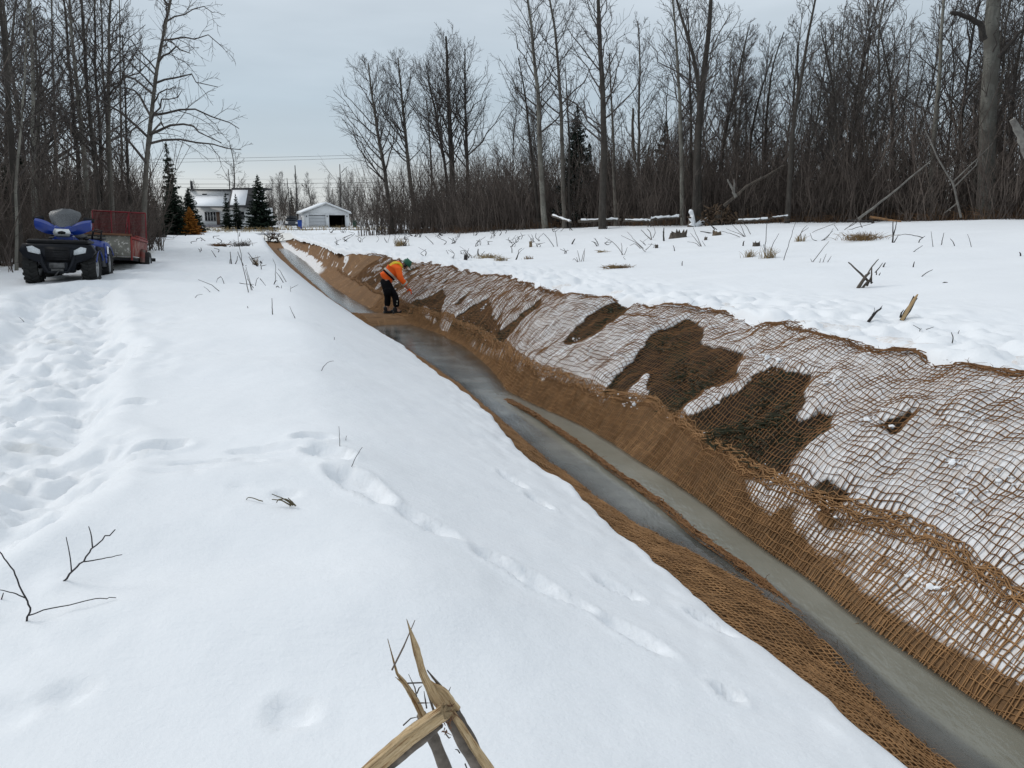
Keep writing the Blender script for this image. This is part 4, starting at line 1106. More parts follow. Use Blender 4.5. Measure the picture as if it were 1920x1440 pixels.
p = MB(); p.add(*slope(X(447), X(475), 114.75, 1.3, 116.4, 3.45, .15)); p.build('snow_cover', SNOWR, ms_); p = MB(); p.add(*slope(X(489), X(503), 114.75, 1.3, 116.35, 3.4, .15)); p.build('snow_cover', SNOWR, ms_)
for x0, x1, z0, z1 in ((393, 397, -.95, .35), (398.3, 402.3, -.95, .35), (403.6, 407.6, -.95, .35), (409, 413, -.95, .35), (455, 466, -.8, .4)):
    f = MB(); hb(f, X(x0) - .06, X(x1) + .06, 116.08, 116.25, z0 - .08, z1 + .08); fo = f.build('window', WHITEB, house)
    f = MB(); hb(f, X(x0), X(x1), 116.05, 116.2, z0, z1); f.build('pane', GLASSD, fo)
for x0, x1 in ((382.5, 391), (424, 431.5)):
    f = MB(); hb(f, X(x0), X(x1), 117.95, 118.1, 2.9, 3.08); f.build('vent', GLASSD, house)
f = MB(); hb(f, X(414), X(420), 116.1, 116.25, zb + .4, .35); f.build('door', simple('brown door', (.16, .10, .07)), house)
pc = MB(); hb(pc, X(374), X(424), 113.6, 116.2, zb - .2, zb + .45)
for i in range(3): hb(pc, X(396), X(414), 113.0 - .25 * i, 113.6, zb - .2, zb + .33 - .15 * i)
porch = pc.build('porch', GREYW, house)
pc = MB(); hb(pc, X(374), X(396), 113.62, 113.7, zb + 1.2, zb + 1.28)
for k in range(14):
    xx = X(374) + (X(396) - X(374)) * k / 13; hb(pc, xx - .025, xx + .025, 113.63, 113.69, zb + .45, zb + 1.2)
pc.build('railing', WHITEB, porch)

# garage
gx, gy = X(612, 112), 112.
gz0 = -1.98
gar = empty('garage', (gx, gy, gz0), R(21), 'small white gabled double garage with one door open and dark inside', 'garage')
HW, EH, RH, DP = 3.25, 2.15, 3.42, 7.2
w = MB()
for x0, x1, z0, z1 in ((-HW, -2.55, -.3, EH), (-.18, .34, -.3, EH), (2.66, HW, -.3, EH), (-2.55, -.18, 1.88, EH), (.34, 2.66, 1.88, EH)):
    w.box(((x0 + x1) / 2, .08, (z0 + z1) / 2), (x1 - x0, .16, z1 - z0))
w.prism([(-HW, EH), (HW, EH), (0, RH)], 1, .0, .16); w.prism([(-HW, EH), (HW, EH), (0, RH)], 1, DP - .16, DP)
w.box((-HW + .07, DP / 2 + .08, (EH - .3) / 2), (.14, DP - .16, EH + .3)); w.box((HW - .07, DP / 2 + .08, (EH - .3) / 2), (.14, DP - .16, EH + .3)); w.box((0, DP - .07, (EH - .3) / 2), (2 * HW - .28, .14, EH + .3))
w.build('wall', WHITE, gar)
for sg in (-1, 1):
    r1 = MB(); a = math.atan2(RH - EH, HW); L = math.hypot(HW, RH - EH) + .42
    cx, cz = sg * (HW / 2 + .17), (EH + RH) / 2 + .06
    r1.box((cx, DP / 2, cz), (L, DP + .7, .09), (0, sg * a, 0)); ro = r1.build('roof', WHITEB, gar)
    r1 = MB(); r1.box((cx * .99 , DP / 2, cz + .13), (L - .1, DP + .6, .14), (0, sg * a, 0), bev=.05); r1.build('snow_cover', SNOWR, ro)
gd = MB()
for k in range(4): gd.box((-1.365, .10, .20 + .46 * k), (2.36, .06, .44), bev=.02)
gd.build('garage_door', simple('closed garage door', (.52, .53, .54), (.47, .48, .49), 2, .5, 0), gar)
i_ = MB(); i_.box((.1, DP / 2, -.02), (2 * HW - .5, DP - .4, .06)); i_.box((.1, DP - .4, 1), (2 * HW - .5, .05, 2)); i_.box((.12, DP / 2, 1), (.06, DP - .6, 2)); i_.box((HW - .18, DP / 2, 1), (.06, DP - .6, 2)); i_.box((.1, DP / 2, 2.05), (2 * HW - .5, DP - .4, .04))
i_.build('interior', DARKIN, gar)
for x in (-2.85, .08, 2.95):
    l = MB(); l.box((x, -.06, 1.72), (.12, .12, .22), bev=.03); l.build('lamp', BLACKP, gar)
f = MB(); f.box((-HW - .02, 2.4, 1.25), (.1, .9, .9)); fo = f.build('window', WHITEB, gar); f = MB(); f.box((-HW - .05, 2.4, 1.25), (.08, .75, .75)); f.build('pane', GLASSD, fo)
f = MB(); f.box((-HW - .03, 5.0, .9), (.08, .9, 1.9)); f.build('door', GREYW, gar)
f = MB(); f.tube([(.9, 2.2, 3.0), (.9, 2.2, 3.75)], .05, 8); f.build('vent_pipe', STEELG, gar)

# bins
def bin_(px, Yb, mat, h, lab):
    x = X(px, Yb); e = empty('wheeled_bin', (x, Yb, gz(x, Yb) - .03), R(15), lab, 'bin')
    b = MB(); b.box((0, 0, .08 + (h - .14) / 2), (.46, .5, h - .14), taper=1.18, bev=.04); b.build('body', mat, e)
    l = MB(); l.box((0, .0, h), (.60, .66, .08), bev=.03); l.box((0, .34, h - .04), (.5, .06, .05)); l.build('lid', mat, e)
    for sx in (-1, 1):
        q = MB(); q.lathe([(0, -.03), (.11, -.03), (.11, .03), (0, .03)], 12, 0, (sx * .23, .26, .11)); q.build('wheel', BLACKP, e)
bin_(561, 95, simple('blue bin plastic', (.012, .06, .30), (.010, .05, .25), 3, .45, 0), 1.1, 'blue wheeled bin standing at the roadside before the garage')
bin_(664, 110, simple('green bin plastic', (.010, .035, .022), (.012, .04, .026), 3, .5, 0), 1.05, 'dark green wheeled bin beside the garage corner')

# parked car by the garage
x = X(546, 108); car = empty('parked_car', (x, 108, gz(x, 108) - .02), R(196), 'dark blue grey car parked nose out in the drive beside the garage', 'car')
CARP = simple('dark car paint', (.020, .024, .034), (.016, .020, .028), 3, .25, 0, spec=.6)
b = MB(); b.prism([(-2.2, .35), (2.15, .35), (2.25, .6), (2.2, .85), (1.2, 1.0), (-2.15, 1.02), (-2.28, .6)], 0, -.88, .88); b.build('body', CARP, car)
b = MB(); b.prism([(1.15, .98), (.35, 1.62), (-1.7, 1.66), (-2.1, 1.0)], 0, -.74, .74); cab = b.build('cabin', CARP, car)
b = MB(); b.box((0, .78, 1.32), (1.34, .04, .86), (R(-39), 0, 0)); b.build('windshield', GLASSD, car)
for sx in (-1, 1):
    b = MB(); b.prism([(.85, 1.05), (.3, 1.52), (-1.5, 1.55), (-1.75, 1.05)], 0, sx * .75 - .015, sx * .75 + .015); b.build('side_window', GLASSD, car)
    b = MB(); b.box((sx * .66, 2.22, .72), (.36, .08, .16), bev=.03); b.build('headlight', WHITEB, car)
    for sy in (-1.35, 1.38):
        b = MB(); b.lathe([(0, -.11), (.30, -.11), (.34, -.07), (.34, .07), (.30, .11), (0, .11)], 18, 0, (sx * .80, sy, .33)); b.build('wheel', BLACKP, car)

# weathered poles and dead stems against the sky, wires
def pole(px, y0, y1, Yp, w, lab, px1=None, arm=None):
    a = at(px, y0, Yp); z0 = gz(a[0], Yp) - .2; t = at(px1 or px, y1, Yp)
    e = empty('dead_snag', (a[0], Yp, z0), 0, lab, 'snag')
    b = MB(); r = w * Yp / F / 2; b.tube([(0, 0, 0), ((t[0] - a[0]) * .5 + r, .02, (t[2] - z0) * .5), (t[0] - a[0], 0, t[2] - z0)], [r * 1.25, r, r * .6], 8); b.build('trunk', POLEM, e)
    if arm:
        p = at(arm[0], arm[1], Yp); q = at(arm[2], arm[3], Yp); b = MB(); o = np.array([a[0], Yp, z0])
        b.tube([p - o, .5 * (p + q) - o + [0, 0, .1], q - o], [r * .6, r * .5, r * .25], 6); b.build('branch', POLEM, e)
pole(428, 354, 317, 128, 2.2, 'bare dark snag pole rising over the house roof beside the lone tree')
pole(557, 420, 310, 124, 2.4, 'tall dead pole standing over the low woods between house and garage', 553)
pole(545, 420, 334, 126, 1.8, 'short leaning dead pole beside the tall one behind the parked car', 538)
pole(638, 410, 308, 124, 2.2, 'dead pole with one slanting branch behind the garage roof', 637, (640, 324, 652, 312))
WIRE = simple('black wire', (.02, .02, .022), None, 3, .6, 0)
for lab, Yw, y0, y1, r in (('uppermost of the power lines over the house', 128, 298.6, 292, .022), ('second power line down over the house', 128, 305, 297.7, .022),
                           ('faint thin power line, third down over the house', 140, 336, 336, .014), ('dark power line just above the house roof', 112, 345.8, 343.5, .026), ('lowest power line, level with the house roof', 112, 352, 352.5, .018)):
    a = at(326, y0, Yw); b = at(655, y1, Yw); d = b - a
    tt = np.linspace(-1.2, 1.6, 40); P = a + d * tt[:, None]; P[:, 2] += .25 * ((tt - .5) ** 2)
    m_ = MB(); m_.tube(P, r, 5); tag(m_.build('power_line', WIRE), lab, 'power line')
# marker post and culvert mouth at the head of the ditch
s_, u_ = 72.5, 1.0; x, y = xy(s_, u_)
q = at(502.5, 440, y); e = empty('marker_post', (q[0], y, gz(q[0], y) - .05), 0, 'thin grey marker post with a small white plate at the head of the ditch', 'post')
m_ = MB(); m_.tube([(0, 0, 0), (.01, 0, 1.5)], .035, 8); m_.build('pole', POLEM, e)
m_ = MB(); m_.box((.01, -.05, 1.15), (.26, .02, .2), bev=.004); m_.build('plate', WHITEB, e)
s_, u_ = 74.5, 1.35; x, y = xy(s_, u_)
e = empty('culvert', (x, y, -2.9), math.atan2(.949, -.316) - R(90), 'dark rusty culvert mouth half hidden by brown brush where the ditch meets the road', 'culvert')
m_ = MB(); m_.lathe([(.34, 0), (.42, -.02), (.42, 3), (.34, 3), (.34, 0)], 20, 1, (0, 0, .35)); m_.build('pipe', simple('rusty pipe', (.07, .045, .03), (.03, .025, .02), 5, .8, .2), e)
m_ = MB(); rg = np.random.default_rng(5)
for k in range(70):
    p = rg.normal(0, .42, 3) * [1, .5, .55] + [0, -.2, .75]; d = rg.normal(0, .28, 3); d[2] = abs(d[2])
    m_.tube([p, p + d * .5 + [0, 0, .05], p + d], [.03, .025, .01], 4, False)
m_.build('brush', simple('brown brush', (.10, .055, .030), (.045, .03, .02), 4, .9, 0), e)
# ------------------------------------------------------------------ quad bike
BLUE = simple('blue plastic bodywork', (.006, .036, .26), (.005, .028, .20), 2, .28, 0, spec=.55)
NAVY = simple('dark blue grey plastic', (.007, .009, .014), (.005, .006, .009), 6, .55, .05, spec=.25)
TYRE = simple('tyre rubber', (.012, .012, .012), (.02, .02, .019), 18, .85, .3)
RIM = simple('cast alloy', (.55, .56, .57), (.42, .43, .44), 6, .35, 0, metal=.6)
LENS = simple('headlight lens', (.62, .65, .67), (.45, .48, .50), 30, .15, .1, spec=.7, scale=(3, 1, 1))
CHROME = simple('mirror bright reflector', (.8, .82, .82), (.65, .67, .68), 20, .15, 0, metal=.5)
STICK = simple('white decal', (.78, .79, .80), (.7, .7, .72), 40, .4, 0)
m = NT('tinted windshield')
n_ = m.noise(5, 3, .5)
m.base((.21, .22, .23)); m.rough(.3); m.spec(.3)
tr = m.n('ShaderNodeBsdfTransparent'); tr.inputs[0].default_value = (.62, .64, .66, 1)
ms = m.n('ShaderNodeMixShader'); m.l(m.rng(n_, .3, .7, .40, .55), ms.inputs[0]); m.l(tr.outputs[0], ms.inputs[1]); m.l(m.b.outputs[0], ms.inputs[2]); m.l(ms.outputs[0], m.t.nodes['Material Output'].inputs['Surface'])
WSH = m.m
HEAD = math.atan2(-.316, -.949)     # so that local +y looks down the ditch towards the camera
def wheel(e, c, r, wd, nm='wheel', lug=True, n_l=18):
    t = MB(); h = wd / 2
    t.lathe([(r * .55, -h * .8), (r * .8, -h), (r * .95, -h * .92), (r, -h * .5), (r, h * .5), (r * .95, h * .92), (r * .8, h), (r * .55, h * .8)], 28, 0, c)
    if lug:
        for k in range(n_l):
            for sg in (-1, 1):
                a = 2 * math.pi * (k + (.5 if sg > 0 else 0)) / n_l
                V = []
                for (xx, rr, da) in ((sg * h * .02, r - .01, -.05), (sg * h * .02, r + .028, -.035), (sg * h * 1.02, r + .012, .13), (sg * h * 1.04, r * .90, .15)):
                    for dd in (-.055, .055):
                        aa = a + da + dd; V.append((c[0] + xx, c[1] + rr * math.cos(aa), c[2] + rr * math.sin(aa)))
                t.add(V, [(0, 1, 3, 2), (2, 3, 5, 4), (4, 5, 7, 6), (0, 2, 4, 6), (1, 7, 5, 3), (0, 6, 7, 1)])
    w = t.build(nm, TYRE, e, True)
    q = MB()
    q.lathe([(r * .56, -h * .7), (r * .60, -h * .82), (r * .52, -h * .7), (r * .50, 0), (r * .50, h * .0), (r * .52, h * .7), (r * .60, h * .82), (r * .56, h * .7)], 24, 0, c)
    for sg in (-1, 1):
        q.lathe([(0, sg * h * .62), (r * .14, sg * h * .62), (r * .16, sg * h * .45)], 12, 0, c)
        for k in range(6):
            a = k * math.pi / 3
            q.box((c[0] + sg * h * .5, c[1] + r * .33 * math.cos(a), c[2] + r * .33 * math.sin(a)), (.03, r * .42, r * .13), (a, 0, 0))
    q.build('rim', RIM, w, True)
    return w
ax_, ay_ = at(113, 470, 14.5)[:2]                      # mid of the front axle
ox, oy = ax_ + AX[0] * .64, ay_ + AX[1] * .64
zg = -1.29
atv = empty('quad_bike', (ox, oy, zg), HEAD + R(180) - R(90) + 0, 'blue quad bike with tinted windshield and black front rack parked in rutted snow', 'quad bike')
# local frame: +y forward, x across
fwd = Vector((-AX[0], -AX[1], 0)); up_ = Vector((0, 0, 1)); rt_v = fwd.cross(up_)
Mx = Matrix((rt_v, fwd, up_)).transposed().to_4x4()
roll = Matrix.Rotation(R(-2.6), 4, 'Y')
atv.matrix_world = Matrix.Translation((ox, oy, zg)) @ Mx @ roll
for sx in (-1, 1):
    wheel(atv, (sx * .485, .64, .30), .315, .25); wheel(atv, (sx * .47, -.64, .30), .315, .29)
b = MB()                                                 # lower chassis, skid, engine mass, footwells
b.box((0, .0, .36), (.42, 1.5, .26), bev=.05); b.box((0, .62, .30), (.55, .3, .10)); b.box((0, -.62, .30), (.5, .3, .10))
for sx in (-1, 1):
    b.tube([(sx * .18, .64, .30), (sx * .42, .64, .30)], .035, 8); b.tube([(sx * .18, -.64, .32), (sx * .42, -.64, .30)], .035, 8)
    b.tube([(sx * .22, .60, .62), (sx * .36, .62, .34)], .04, 8); b.box((sx * .36, 0, .27), (.30, .62, .05), bev=.015)
b.build('chassis', BLACKP, atv)
b = MB()                                                 # nose: dark bumper, grille shell
b.prism([(-.62, .62), (-.55, .50), (-.30, .40), (-.24, .22), (.24, .22), (.30, .40), (.55, .50), (.62, .62), (.56, .74), (-.56, .74)], 1, .78, 1.0)
b.box((0, .80, .70), (1.06, .42, .10), bev=.04)
nose = b.build('nose_cowl', NAVY, atv)
b = MB()
for k in range(5): b.box((0, 1.012, .47 + .045 * k), (.36, .02, .018))
b.box((0, 1.006, .56), (.40, .012, .28)); b.build('grille', BLACKP, nose)
b = MB(); b.tube([(-.30, .98, .62), (-.24, 1.05, .40), (-.16, 1.06, .24), (.16, 1.06, .24), (.24, 1.05, .40), (.30, .98, .62)], .028, 8); b.box((0, 1.05, .34), (.34, .05, .16), bev=.02); b.build('bumper', NAVY, atv)
b = MB(); b.lathe([(0, -.12), (.05, -.12), (.05, .12), (0, .12)], 12, 0, (0, 1.09, .36)); b.box((0, 1.10, .28), (.20, .03, .05)); b.tube([(-.04, 1.11, .28), (.02, 1.12, .20), (.05, 1.11, .17)], .012, 6); b.build('winch', simple('dirty winch steel', (.10, .10, .10), (.03, .03, .03), 12, .5, .1), atv)
for sx in (-1, 1):
    h_ = MB(); h_.prism([(sx * .27, .55), (sx * .47, .60), (sx * .49, .69), (sx * .40, .71), (sx * .28, .64)], 1, .985, 1.025); h_.build('headlight', LENS, atv)
b = MB()                                                 # front rack lid, black
b.box((0, .66, .775), (1.04, .56, .06), bev=.025); b.box((0, .92, .80), (1.0, .05, .06), bev=.02)
for k in range(9): b.box((-.44 + .11 * k, .62, .812), (.035, .46, .02))
b.box((0, .66, .735), (.9, .5, .04)); b.build('front_rack', BLACKP, atv)
def fender(sx, y0, y1, ztop, name):
    V = []; Q = []; n = 9
    for i in range(n):
        t = i / (n - 1); y = y0 + (y1 - y0) * t; z = ztop - .20 * abs(2 * t - 1) ** 2.2
        for (x, dz) in ((.26, .05), (.44, .03), (.58, -.02), (.62, -.10), (.60, -.11), (.56, -.05), (.43, .0), (.26, .02)): V.append((sx * x, y, z + dz))
    for i in range(n - 1):
        for j in range(8): Q.append((i * 8 + j, i * 8 + (j + 1) % 8, i * 8 + 8 + (j + 1) % 8, i * 8 + 8 + j))
    T = [(0, j, j + 1) for j in range(1, 7)] + [((n - 1) * 8, (n - 1) * 8 + j + 1, (n - 1) * 8 + j) for j in range(1, 7)]
    return MB().add(V, Q, T).build(name, BLUE, atv, True)
for sx in (-1, 1):
    f = fender(sx, .80, .14, .72, 'front_fender')
    g_ = MB()
    for k in range(4): g_.box((sx * .595, .62 - .07 * k, .665 - .004 * k * k), (.05, .022, .10), (R(25), 0, 0))
    g_.build('vent', NAVY, f)
    f = fender(sx, -.20, -1.02, .76, 'rear_fender')
    if sx < 0: g_ = MB(); g_.box((-.622, -.34, .60), (.012, .14, .15), (R(8), 0, 0), bev=.003); g_.build('decal', STICK, f)
    g_ = MB(); g_.prism([(.26, .58), (.20, .30), (-.30, .26), (-.28, .66), (0, .62)], 0, sx * .50, sx * .585); g_.build('footwell_panel', NAVY, atv)
    g_ = MB(); g_.prism([(-.22, .74), (-.24, .34), (-.42, .36), (-.36, .70)], 0, sx * .56, sx * .60); g_.build('side_panel', BLUE, atv)
b = MB()                                                 # tank and seat
b.box((0, .10, .74), (.36, .55, .24), bev=.08); b.box((0, .33, .84), (.32, .30, .16), bev=.05); b.build('tank_cover', BLUE, atv, True)
b = MB(); b.box((0, -.45, .84), (.36, .80, .14), bev=.06); b.build('seat', BLACKP, atv, True)
b = MB(); b.box((0, -.80, .80), (.98, .50, .05), bev=.02)
for x in (-.42, -.14, .14, .42): b.tube([(x, -1.02, .86), (x, -.56, .86)], .014, 6)
b.tube([(-.48, -1.02, .86), (.48, -1.02, .86)], .014, 6); b.tube([(-.46, -.56, .80), (-.50, -.56, .98), (-.36, -.60, 1.0), (-.30, -.6, .84)], .016, 6); b.build('rear_rack', BLACKP, atv)
b = MB(); b.tube([(-.50, -.36, .78), (-.52, -.38, .95), (-.36, -.40, .97), (-.34, -.38, .80)], .022, 8); b.build('grab_bar', BLACKP, atv)
b = MB()                                                 # blue headlight pod with wide hand guards
b.box((0, .40, .98), (.40, .24, .20), (R(-18), 0, 0), taper=.9, bev=.06)
pod = b.build('handlebar_pod', BLUE, atv, True)
b = MB(); b.prism([(-.12, .88), (.12, .88), (.15, .95), (.12, 1.02), (-.12, 1.02), (-.15, .95)], 1, .50, .545); b.build('headlight', CHROME, pod)
b = MB(); b.prism([(-.06, .925), (.06, .925), (.07, .965), (0, .985), (-.07, .965)], 1, .546, .556); b.build('lamp_bezel', BLACKP, pod)
for sx in (-1, 1):
    g_ = MB(); V = []; n = 7
    for i in range(n):
        t = i / (n - 1); x = sx * (.12 + .36 * t); zc = .985 + .12 * t; hh = .075 + .035 * math.sin(t * 3.14) + .02 * t; y = .46 - .10 * t * t
        V += [(x, y, zc - hh), (x, y + .05, zc - hh * .3), (x, y + .04, zc + hh * .6), (x, y - .05, zc + hh), (x, y - .10, zc)]
    Q = [(i * 5 + j, i * 5 + (j + 1) % 5, i * 5 + 5 + (j + 1) % 5, i * 5 + 5 + j) for i in range(n - 1) for j in range(5)]
    T = [(0, j, j + 1) for j in (1, 2, 3)] + [((n - 1) * 5, (n - 1) * 5 + j + 1, (n - 1) * 5 + j) for j in (1, 2, 3)]
    g_.add(V, Q, T); g_.build('hand_guard', BLUE, atv, True)
    g_ = MB(); g_.tube([(sx * .10, .28, 1.02), (sx * .28, .24, 1.07), (sx * .44, .18, 1.08)], .018, 8); g_.tube([(sx * .33, .22, 1.07), (sx * .46, .17, 1.08)], .024, 8); g_.build('handlebar', BLACKP, atv)
    g_ = MB(); g_.tube([(sx * .36, .26, 1.08), (sx * .40, .27, 1.17)], .012, 6); g_.box((sx * .43, .28, 1.20), (.19, .04, .085), (0, R(sx * 10), 0), bev=.02); g_.build('mirror', BLACKP, atv)
ws = MB(); V = []; n = 11; rows = 7                      # the screen: bowed, rounded top
for i in range(rows):
    t = i / (rows - 1)
    hw = (.16 + .125 * math.sin(min(t * 1.9, 1.57))) * (1 if t < .7 else math.sqrt(max(0.08, 1 - ((t - .7) / .305) ** 2)))
    for j in range(n):
        a = (j / (n - 1) * 2 - 1); V.append((hw * a, .50 - .30 * t - .14 * a * a, 1.05 + .35 * t))
V2 = [(x, y - .012, z) for x, y, z in V]
Q = [(i * n + j, i * n + j + 1, i * n + n + j + 1, i * n + n + j) for i in range(rows - 1) for j in range(n - 1)]
N_ = len(V)
ws.add(np.array(V + V2), Q + [(a + N_, d + N_, c + N_, b_ + N_) for a, b_, c, d in Q])
ws.build('windshield', WSH, atv, True)

# ------------------------------------------------------------------ trailer
RED = simple('worn red paint', (.25, .022, .018), (.17, .045, .032), 5, .6, .1, lo=.4, hi=.7)
REDM = simple('red steel tube', (.20, .012, .018), (.13, .010, .014), 8, .5, 0)
m = NT('scuffed red panel'); n1 = m.noise(5, 6, .65); c = m.mix(m.rng(n1, .45, .6), (.20, .035, .025), (.26, .15, .12)); c = m.mix(m.rng(m.noise(11, 5, .6), .60, .7), c, (.05, .03, .025)); m.base(c); m.rough(.7); REDP = m.m
m = NT('grey weathered plywood'); n1 = m.noise(6, 6, .6); n2 = m.noise(16, 5, .7)
m.base(m.mix(m.rng(n2, .56, .62), m.mix(m.rng(n1, .35, .65), (.21, .205, .17), (.14, .135, .115)), (.50, .48, .44))); m.rough(.8); PLY = m.m
fc = at(243, 470, 17.3); TW, TL = 1.22, 2.5
cx = fc[0] - .5 * TW * .949 + .5 * TL * AX[0]; cy = fc[1] - .5 * TW * .316 + .5 * TL * AX[1]
trl = empty('utility_trailer', (cx, cy, -1.36), 0, 'worn red trailer with grey plywood front and tall red mesh gate behind the quad bike', 'trailer')
trl.matrix_world = Matrix.Translation((cx, cy, -1.36)) @ Mx @ Matrix.Rotation(R(4.2), 4, 'X') @ Matrix.Rotation(R(-3.2), 4, 'Y')
# local: +y forward (towards the quad), -x is the side we see
hx, hy = TW / 2, TL / 2
b = MB()
for sx in (-1, 1): b.box((sx * (hx - .02), 0, .30), (.05, TL, .06)); b.tube([(sx * .4, hy, .30), (0, hy + .62, .32)], .025, 6)
for y in (-hy + .03, 0, hy - .03): b.box((0, y, .30), (TW - .1, .05, .06))
b.tube([(0, hy + .55, .32), (0, hy + 1.05, .34)], .03, 8); b.tube([(-hx - .12, -.18, .24), (hx + .12, -.18, .24)], .03, 8)
b.box((0, -hy - .14, .33), (TW + .36, .10, .10)); b.build('frame', BLACKP, trl)
b = MB(); b.box((0, 0, .345), (TW - .02, TL - .02, .025)); b.build('floor', PLY, trl)
b = MB(); b.box((0, hy + .005, .60), (TW - .02, .025, .46)); b.build('front_panel', PLY, trl)
for sx in (-1, 1):
    b = MB(); b.box((sx * (hx + .005), 0, .56), (.025, TL - .06, .38)); b.build('side_panel', REDP, trl)
    b = MB(); b.box((sx * (hx + .01), 0, .79), (.05, TL, .05)); b.box((sx * (hx + .01), -.3, .85), (.03, TL - .7, .03))
    for y in (-hy + .1, -.4, .1): b.box((sx * (hx + .012), y, .82), (.03, .03, .10))
    b.build('side_rail', RED, trl)
    w = wheel(trl, (sx * (hx + .15), -.18, .24), .27, .14, 'wheel', False)
    f = MB(); V = []
    for i in range(9):
        a = math.pi * i / 8
        for (xx, rr) in ((hx + .02, .33), (hx + .13, .33), (hx + .13, .31), (hx + .02, .31)): V.append((sx * xx, -.18 + rr * math.cos(a), .25 + rr * math.sin(a)))
    f.add(V, [(i * 4 + j, i * 4 + (j + 1) % 4, i * 4 + 4 + (j + 1) % 4, i * 4 + 4 + j) for i in range(8) for j in range(4)])
    f.prism([(-.18 + .31 * math.cos(math.pi * i / 8), .25 + .31 * math.sin(math.pi * i / 8)) for i in range(9)], 0, sx * (hx + .04), sx * (hx + .055))
    f.build('fender', simple('grey fender', (.12, .105, .09), (.20, .05, .04), 6, .7, .1), trl)
    b = MB(); b.tube([(sx * (hx + .01), hy, .28), (sx * (hx + .01), hy, .86)], .022, 6); b.build('corner_post', RED, trl)
b = MB(); b.box((0, hy + .02, .845), (TW + .04, .07, .045)); b.build('top_board', simple('brown board', (.17, .075, .035), (.11, .05, .025), 6, .7, .1), trl)
# tall mesh gate at the back
b = MB(); z0, z1 = .42, 1.52; yg = -hy + .02
for x in (-hx, -hx * .36, hx * .30, hx): b.tube([(x, yg, z0), (x, yg, z1)], .02, 6)
for z in (z0, z1): b.tube([(-hx, yg, z), (hx, yg, z)], .02, 6)
b.tube([(-.05, yg + .02, z0), (.30 - .5, yg + .02, z1 - .1)], .015, 6)
gate = b.build('mesh_gate', REDM, trl)
b = MB()
P = []; nx = 46; 
for k in range(nx):
    x = -hx + TW * (k + .5) / nx; P.append([(x, yg, z0), (x, yg, z1)])
v, q = tubes(np.array(P), np.full((nx, 2), .0042), 3); b.add(v, q)
P = []
for k in range(30):
    z = z0 + (z1 - z0) * (k + .5) / 30; P.append([(-hx, yg + .006, z), (hx, yg + .006, z)])
v, q = tubes(np.array(P), np.full((30, 2), .0042), 3); b.add(v, q)
b.build('wire_mesh', REDM, gate)['kind'] = 'stuff'
# ------------------------------------------------------------------ the worker
SKIN = simple('skin', (.42, .25, .17), (.36, .20, .14), 10, .5, 0)
ORANGE = simple('orange hi-vis cloth', (1.0, .15, .010), (.92, .12, .008), 5, .75, .3, bdist=.03)
YELLOW = simple('yellow hi-vis webbing', (.85, .72, .05), (.72, .6, .04), 9, .7, 0)
SILVER = simple('silver reflective tape', (.50, .50, .42), (.40, .40, .33), 9, .4, 0)
BLKC = simple('black work cloth', (.004, .004, .005), (.007, .007, .009), 5, .9, .3, bdist=.03, spec=.15)
BOOT = simple('black rubber boot', (.010, .010, .011), (.016, .016, .017), 8, .5, .1)
HELM = simple('green helmet plastic', (.010, .105, .052), (.008, .085, .044), 3, .35, 0)
BLKH = simple('dark helmet strap', (.01, .01, .012), None, 5, .6, 0)
GLOVE = simple('orange work glove', (.80, .10, .015), (.5, .06, .01), 20, .8, .1)
def skin_mesh(name, joints, edges, mat, parent, levels=2, root=0):
    me = bpy.data.meshes.new(name)
    me.from_pydata([j[0] for j in joints], edges, [])
    o = bpy.data.objects.new(name, me); col.objects.link(o)
    md = o.modifiers.new('s', 'SKIN'); md.use_smooth_shade = True
    for i, j in enumerate(joints):
        r = j[1]; me.skin_vertices[0].data[i].radius = (r, r) if np.isscalar(r) else r
        me.skin_vertices[0].data[i].use_root = (i == root)
    ss = o.modifiers.new('d', 'SUBSURF'); ss.levels = levels; ss.render_levels = levels
    dg = bpy.context.evaluated_depsgraph_get()
    m2 = bpy.data.meshes.new_from_object(o.evaluated_get(dg)); m2.name = name
    o.modifiers.clear(); o.data = m2; bpy.data.meshes.remove(me)
    m2.materials.clear(); m2.materials.append(mat)
    m2.polygons.foreach_set('use_smooth', np.ones(len(m2.polygons), bool))
    if parent is not None: o.parent = parent
    return o
s_, u_ = bp(736, 588, bed_sheet_z); x, y = xy(s_, u_)
pz = float(bed_sheet_z(np.array([s_]), np.array([u_]))[0]) + .005
worker = empty('person', (x, y, pz), R(14), 'person in orange hi-vis jacket and green hard hat bent over in the ditch', 'person')
K_ = 1.06
def J(x, y, z, r): return ((x * K_, y * K_, z * K_), r * K_ if np.isscalar(r) else (r[0] * K_, r[1] * K_))
